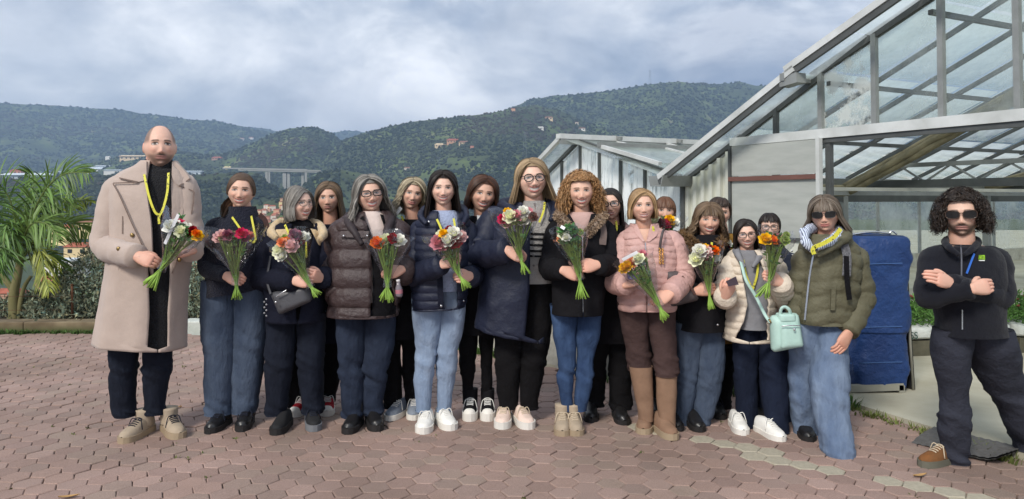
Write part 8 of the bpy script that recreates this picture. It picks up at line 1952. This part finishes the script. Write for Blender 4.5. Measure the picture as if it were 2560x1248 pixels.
# ================================================================== grey-green shrubs behind the kerb
SH = mat('shrub_leaf', (1, 1, 1), rough=.7, var=.15, vcol=True)
def shrub(px0, px1, top_pts, Zs, n, label, seed, cbase=(.200, .225, .150)):
    r0 = np.random.default_rng(seed); xs, ys = zip(*top_pts); o = empty('shrub', P((px0 + px1) / 2, 806, Zs), label, 'shrub', 'shrubs behind the kerb')
    m = MB()
    for k in range(9):
        px = px0 + (px1 - px0) * (k + .5) / 9; a = P(px, 806, Zs); tp = P(px + r0.uniform(-12, 12), np.interp(px, xs, ys) + 30, Zs + r0.uniform(-.15, .15)); m.tube(spline([a, a * .5 + tp * .5 + (r0.uniform(-.08, .08), 0, 0), tp], 8), np.linspace(.014, .004, 8), 5)
    m.build('branches', mat('shrub_bark', srgb(86, 76, 62), rough=.9), o)
    px = r0.uniform(px0, px1, n); top = np.interp(px, xs, ys); py = top + (808 - top) * r0.random(n) ** .9 + r0.normal(0, 5, n)
    py = np.minimum(py, 806); dep = Zs + r0.normal(0, .22, n) * np.clip((py - top) / 60, .2, 1)
    c = np.array([P(a, b, q) for a, b, q in zip(px, py, dep)]); 
    cl_ = fbm(c * 5, seed, 2); keep = r0.random(n) < np.clip(.75 + cl_ * 1.0, .12, 1); c = c[keep]; nn_ = len(c)
    d = norm(r0.normal(0, 1, (nn_, 3)) + (0, -.2, .55)); ln = r0.uniform(.035, .075, nn_)[:, None]; sw = norm(np.cross(d, r0.normal(0, 1, (nn_, 3)))) * ln * r0.uniform(.10, .2, (nn_, 1))
    v = np.stack([c, c + d * ln * .5 + sw, c + d * ln, c + d * ln * .5 - sw], 1).reshape(-1, 3)
    f = (np.arange(nn_)[:, None] * 4 + np.arange(4)[None]).tolist(); cc = np.array(cbase) * r0.uniform(.45, 1.7, (nn_, 1)) * (1 + np.array((.25, .05, -.1)) * r0.normal(0, .6, (nn_, 1)))
    m = MB(); m.add(v, f, 0, np.repeat(np.clip(cc, 0.01, 1), 4, 0)); m.build('foliage', SH, o, smooth=False)
shrub(-60, 70, [(-60, 760), (-20, 750), (20, 748), (70, 740)], 8.9, 3200, 'low grey-green shrub around the palm foot', 1)
shrub(60, 170, [(60, 745), (90, 725), (120, 720), (150, 690), (170, 668)], 8.75, 5200, 'grey-green olive shrub between palm and fence post', 2)
shrub(160, 300, [(160, 680), (190, 650), (215, 620), (240, 600), (270, 590), (300, 600)], 8.8, 8000, 'tall grey-green olive shrub left of the camel coat', 3)
shrub(300, 470, [(300, 600), (360, 590), (430, 610), (470, 640)], 8.9, 7000, 'olive shrub hidden behind the camel coat', 4)
shrub(455, 600, [(455, 640), (480, 632), (510, 640), (540, 660), (600, 700)], 8.8, 6500, 'olive shrub between the camel coat and navy sweater', 5)
shrub(590, 1060, [(590, 720), (700, 730), (850, 740), (1060, 770)], 9.0, 6500, 'low olive shrub behind the legs of the group', 6)
m = MB(); m.tube([P(181, 806, 8.4), P(180, 712, 8.4)], .014, 8); m.tube([P(180, 714, 8.4), P(180, 710, 8.4)], [.018, .012], 8); tag(m.build('fence_post', mat('rusty_iron', srgb(92, 62, 44), rough=.9, var=.3, scale=20), None, loc=P(181, 806, 8.4)), 'thin rusty fence post before the olive shrub', 'post')
for yy in (742, 776):
    m = MB(); m.tube([P(-60, yy, 8.42), P(181, yy - 1, 8.4)], .0025, 5); tag(m.build('fence_wire', mat('rusty_iron', srgb(92, 62, 44)), None, loc=P(60, yy, 8.4)), 'thin fence wire %s left of the rusty post' % ('running high' if yy < 760 else 'running low'), 'wire')
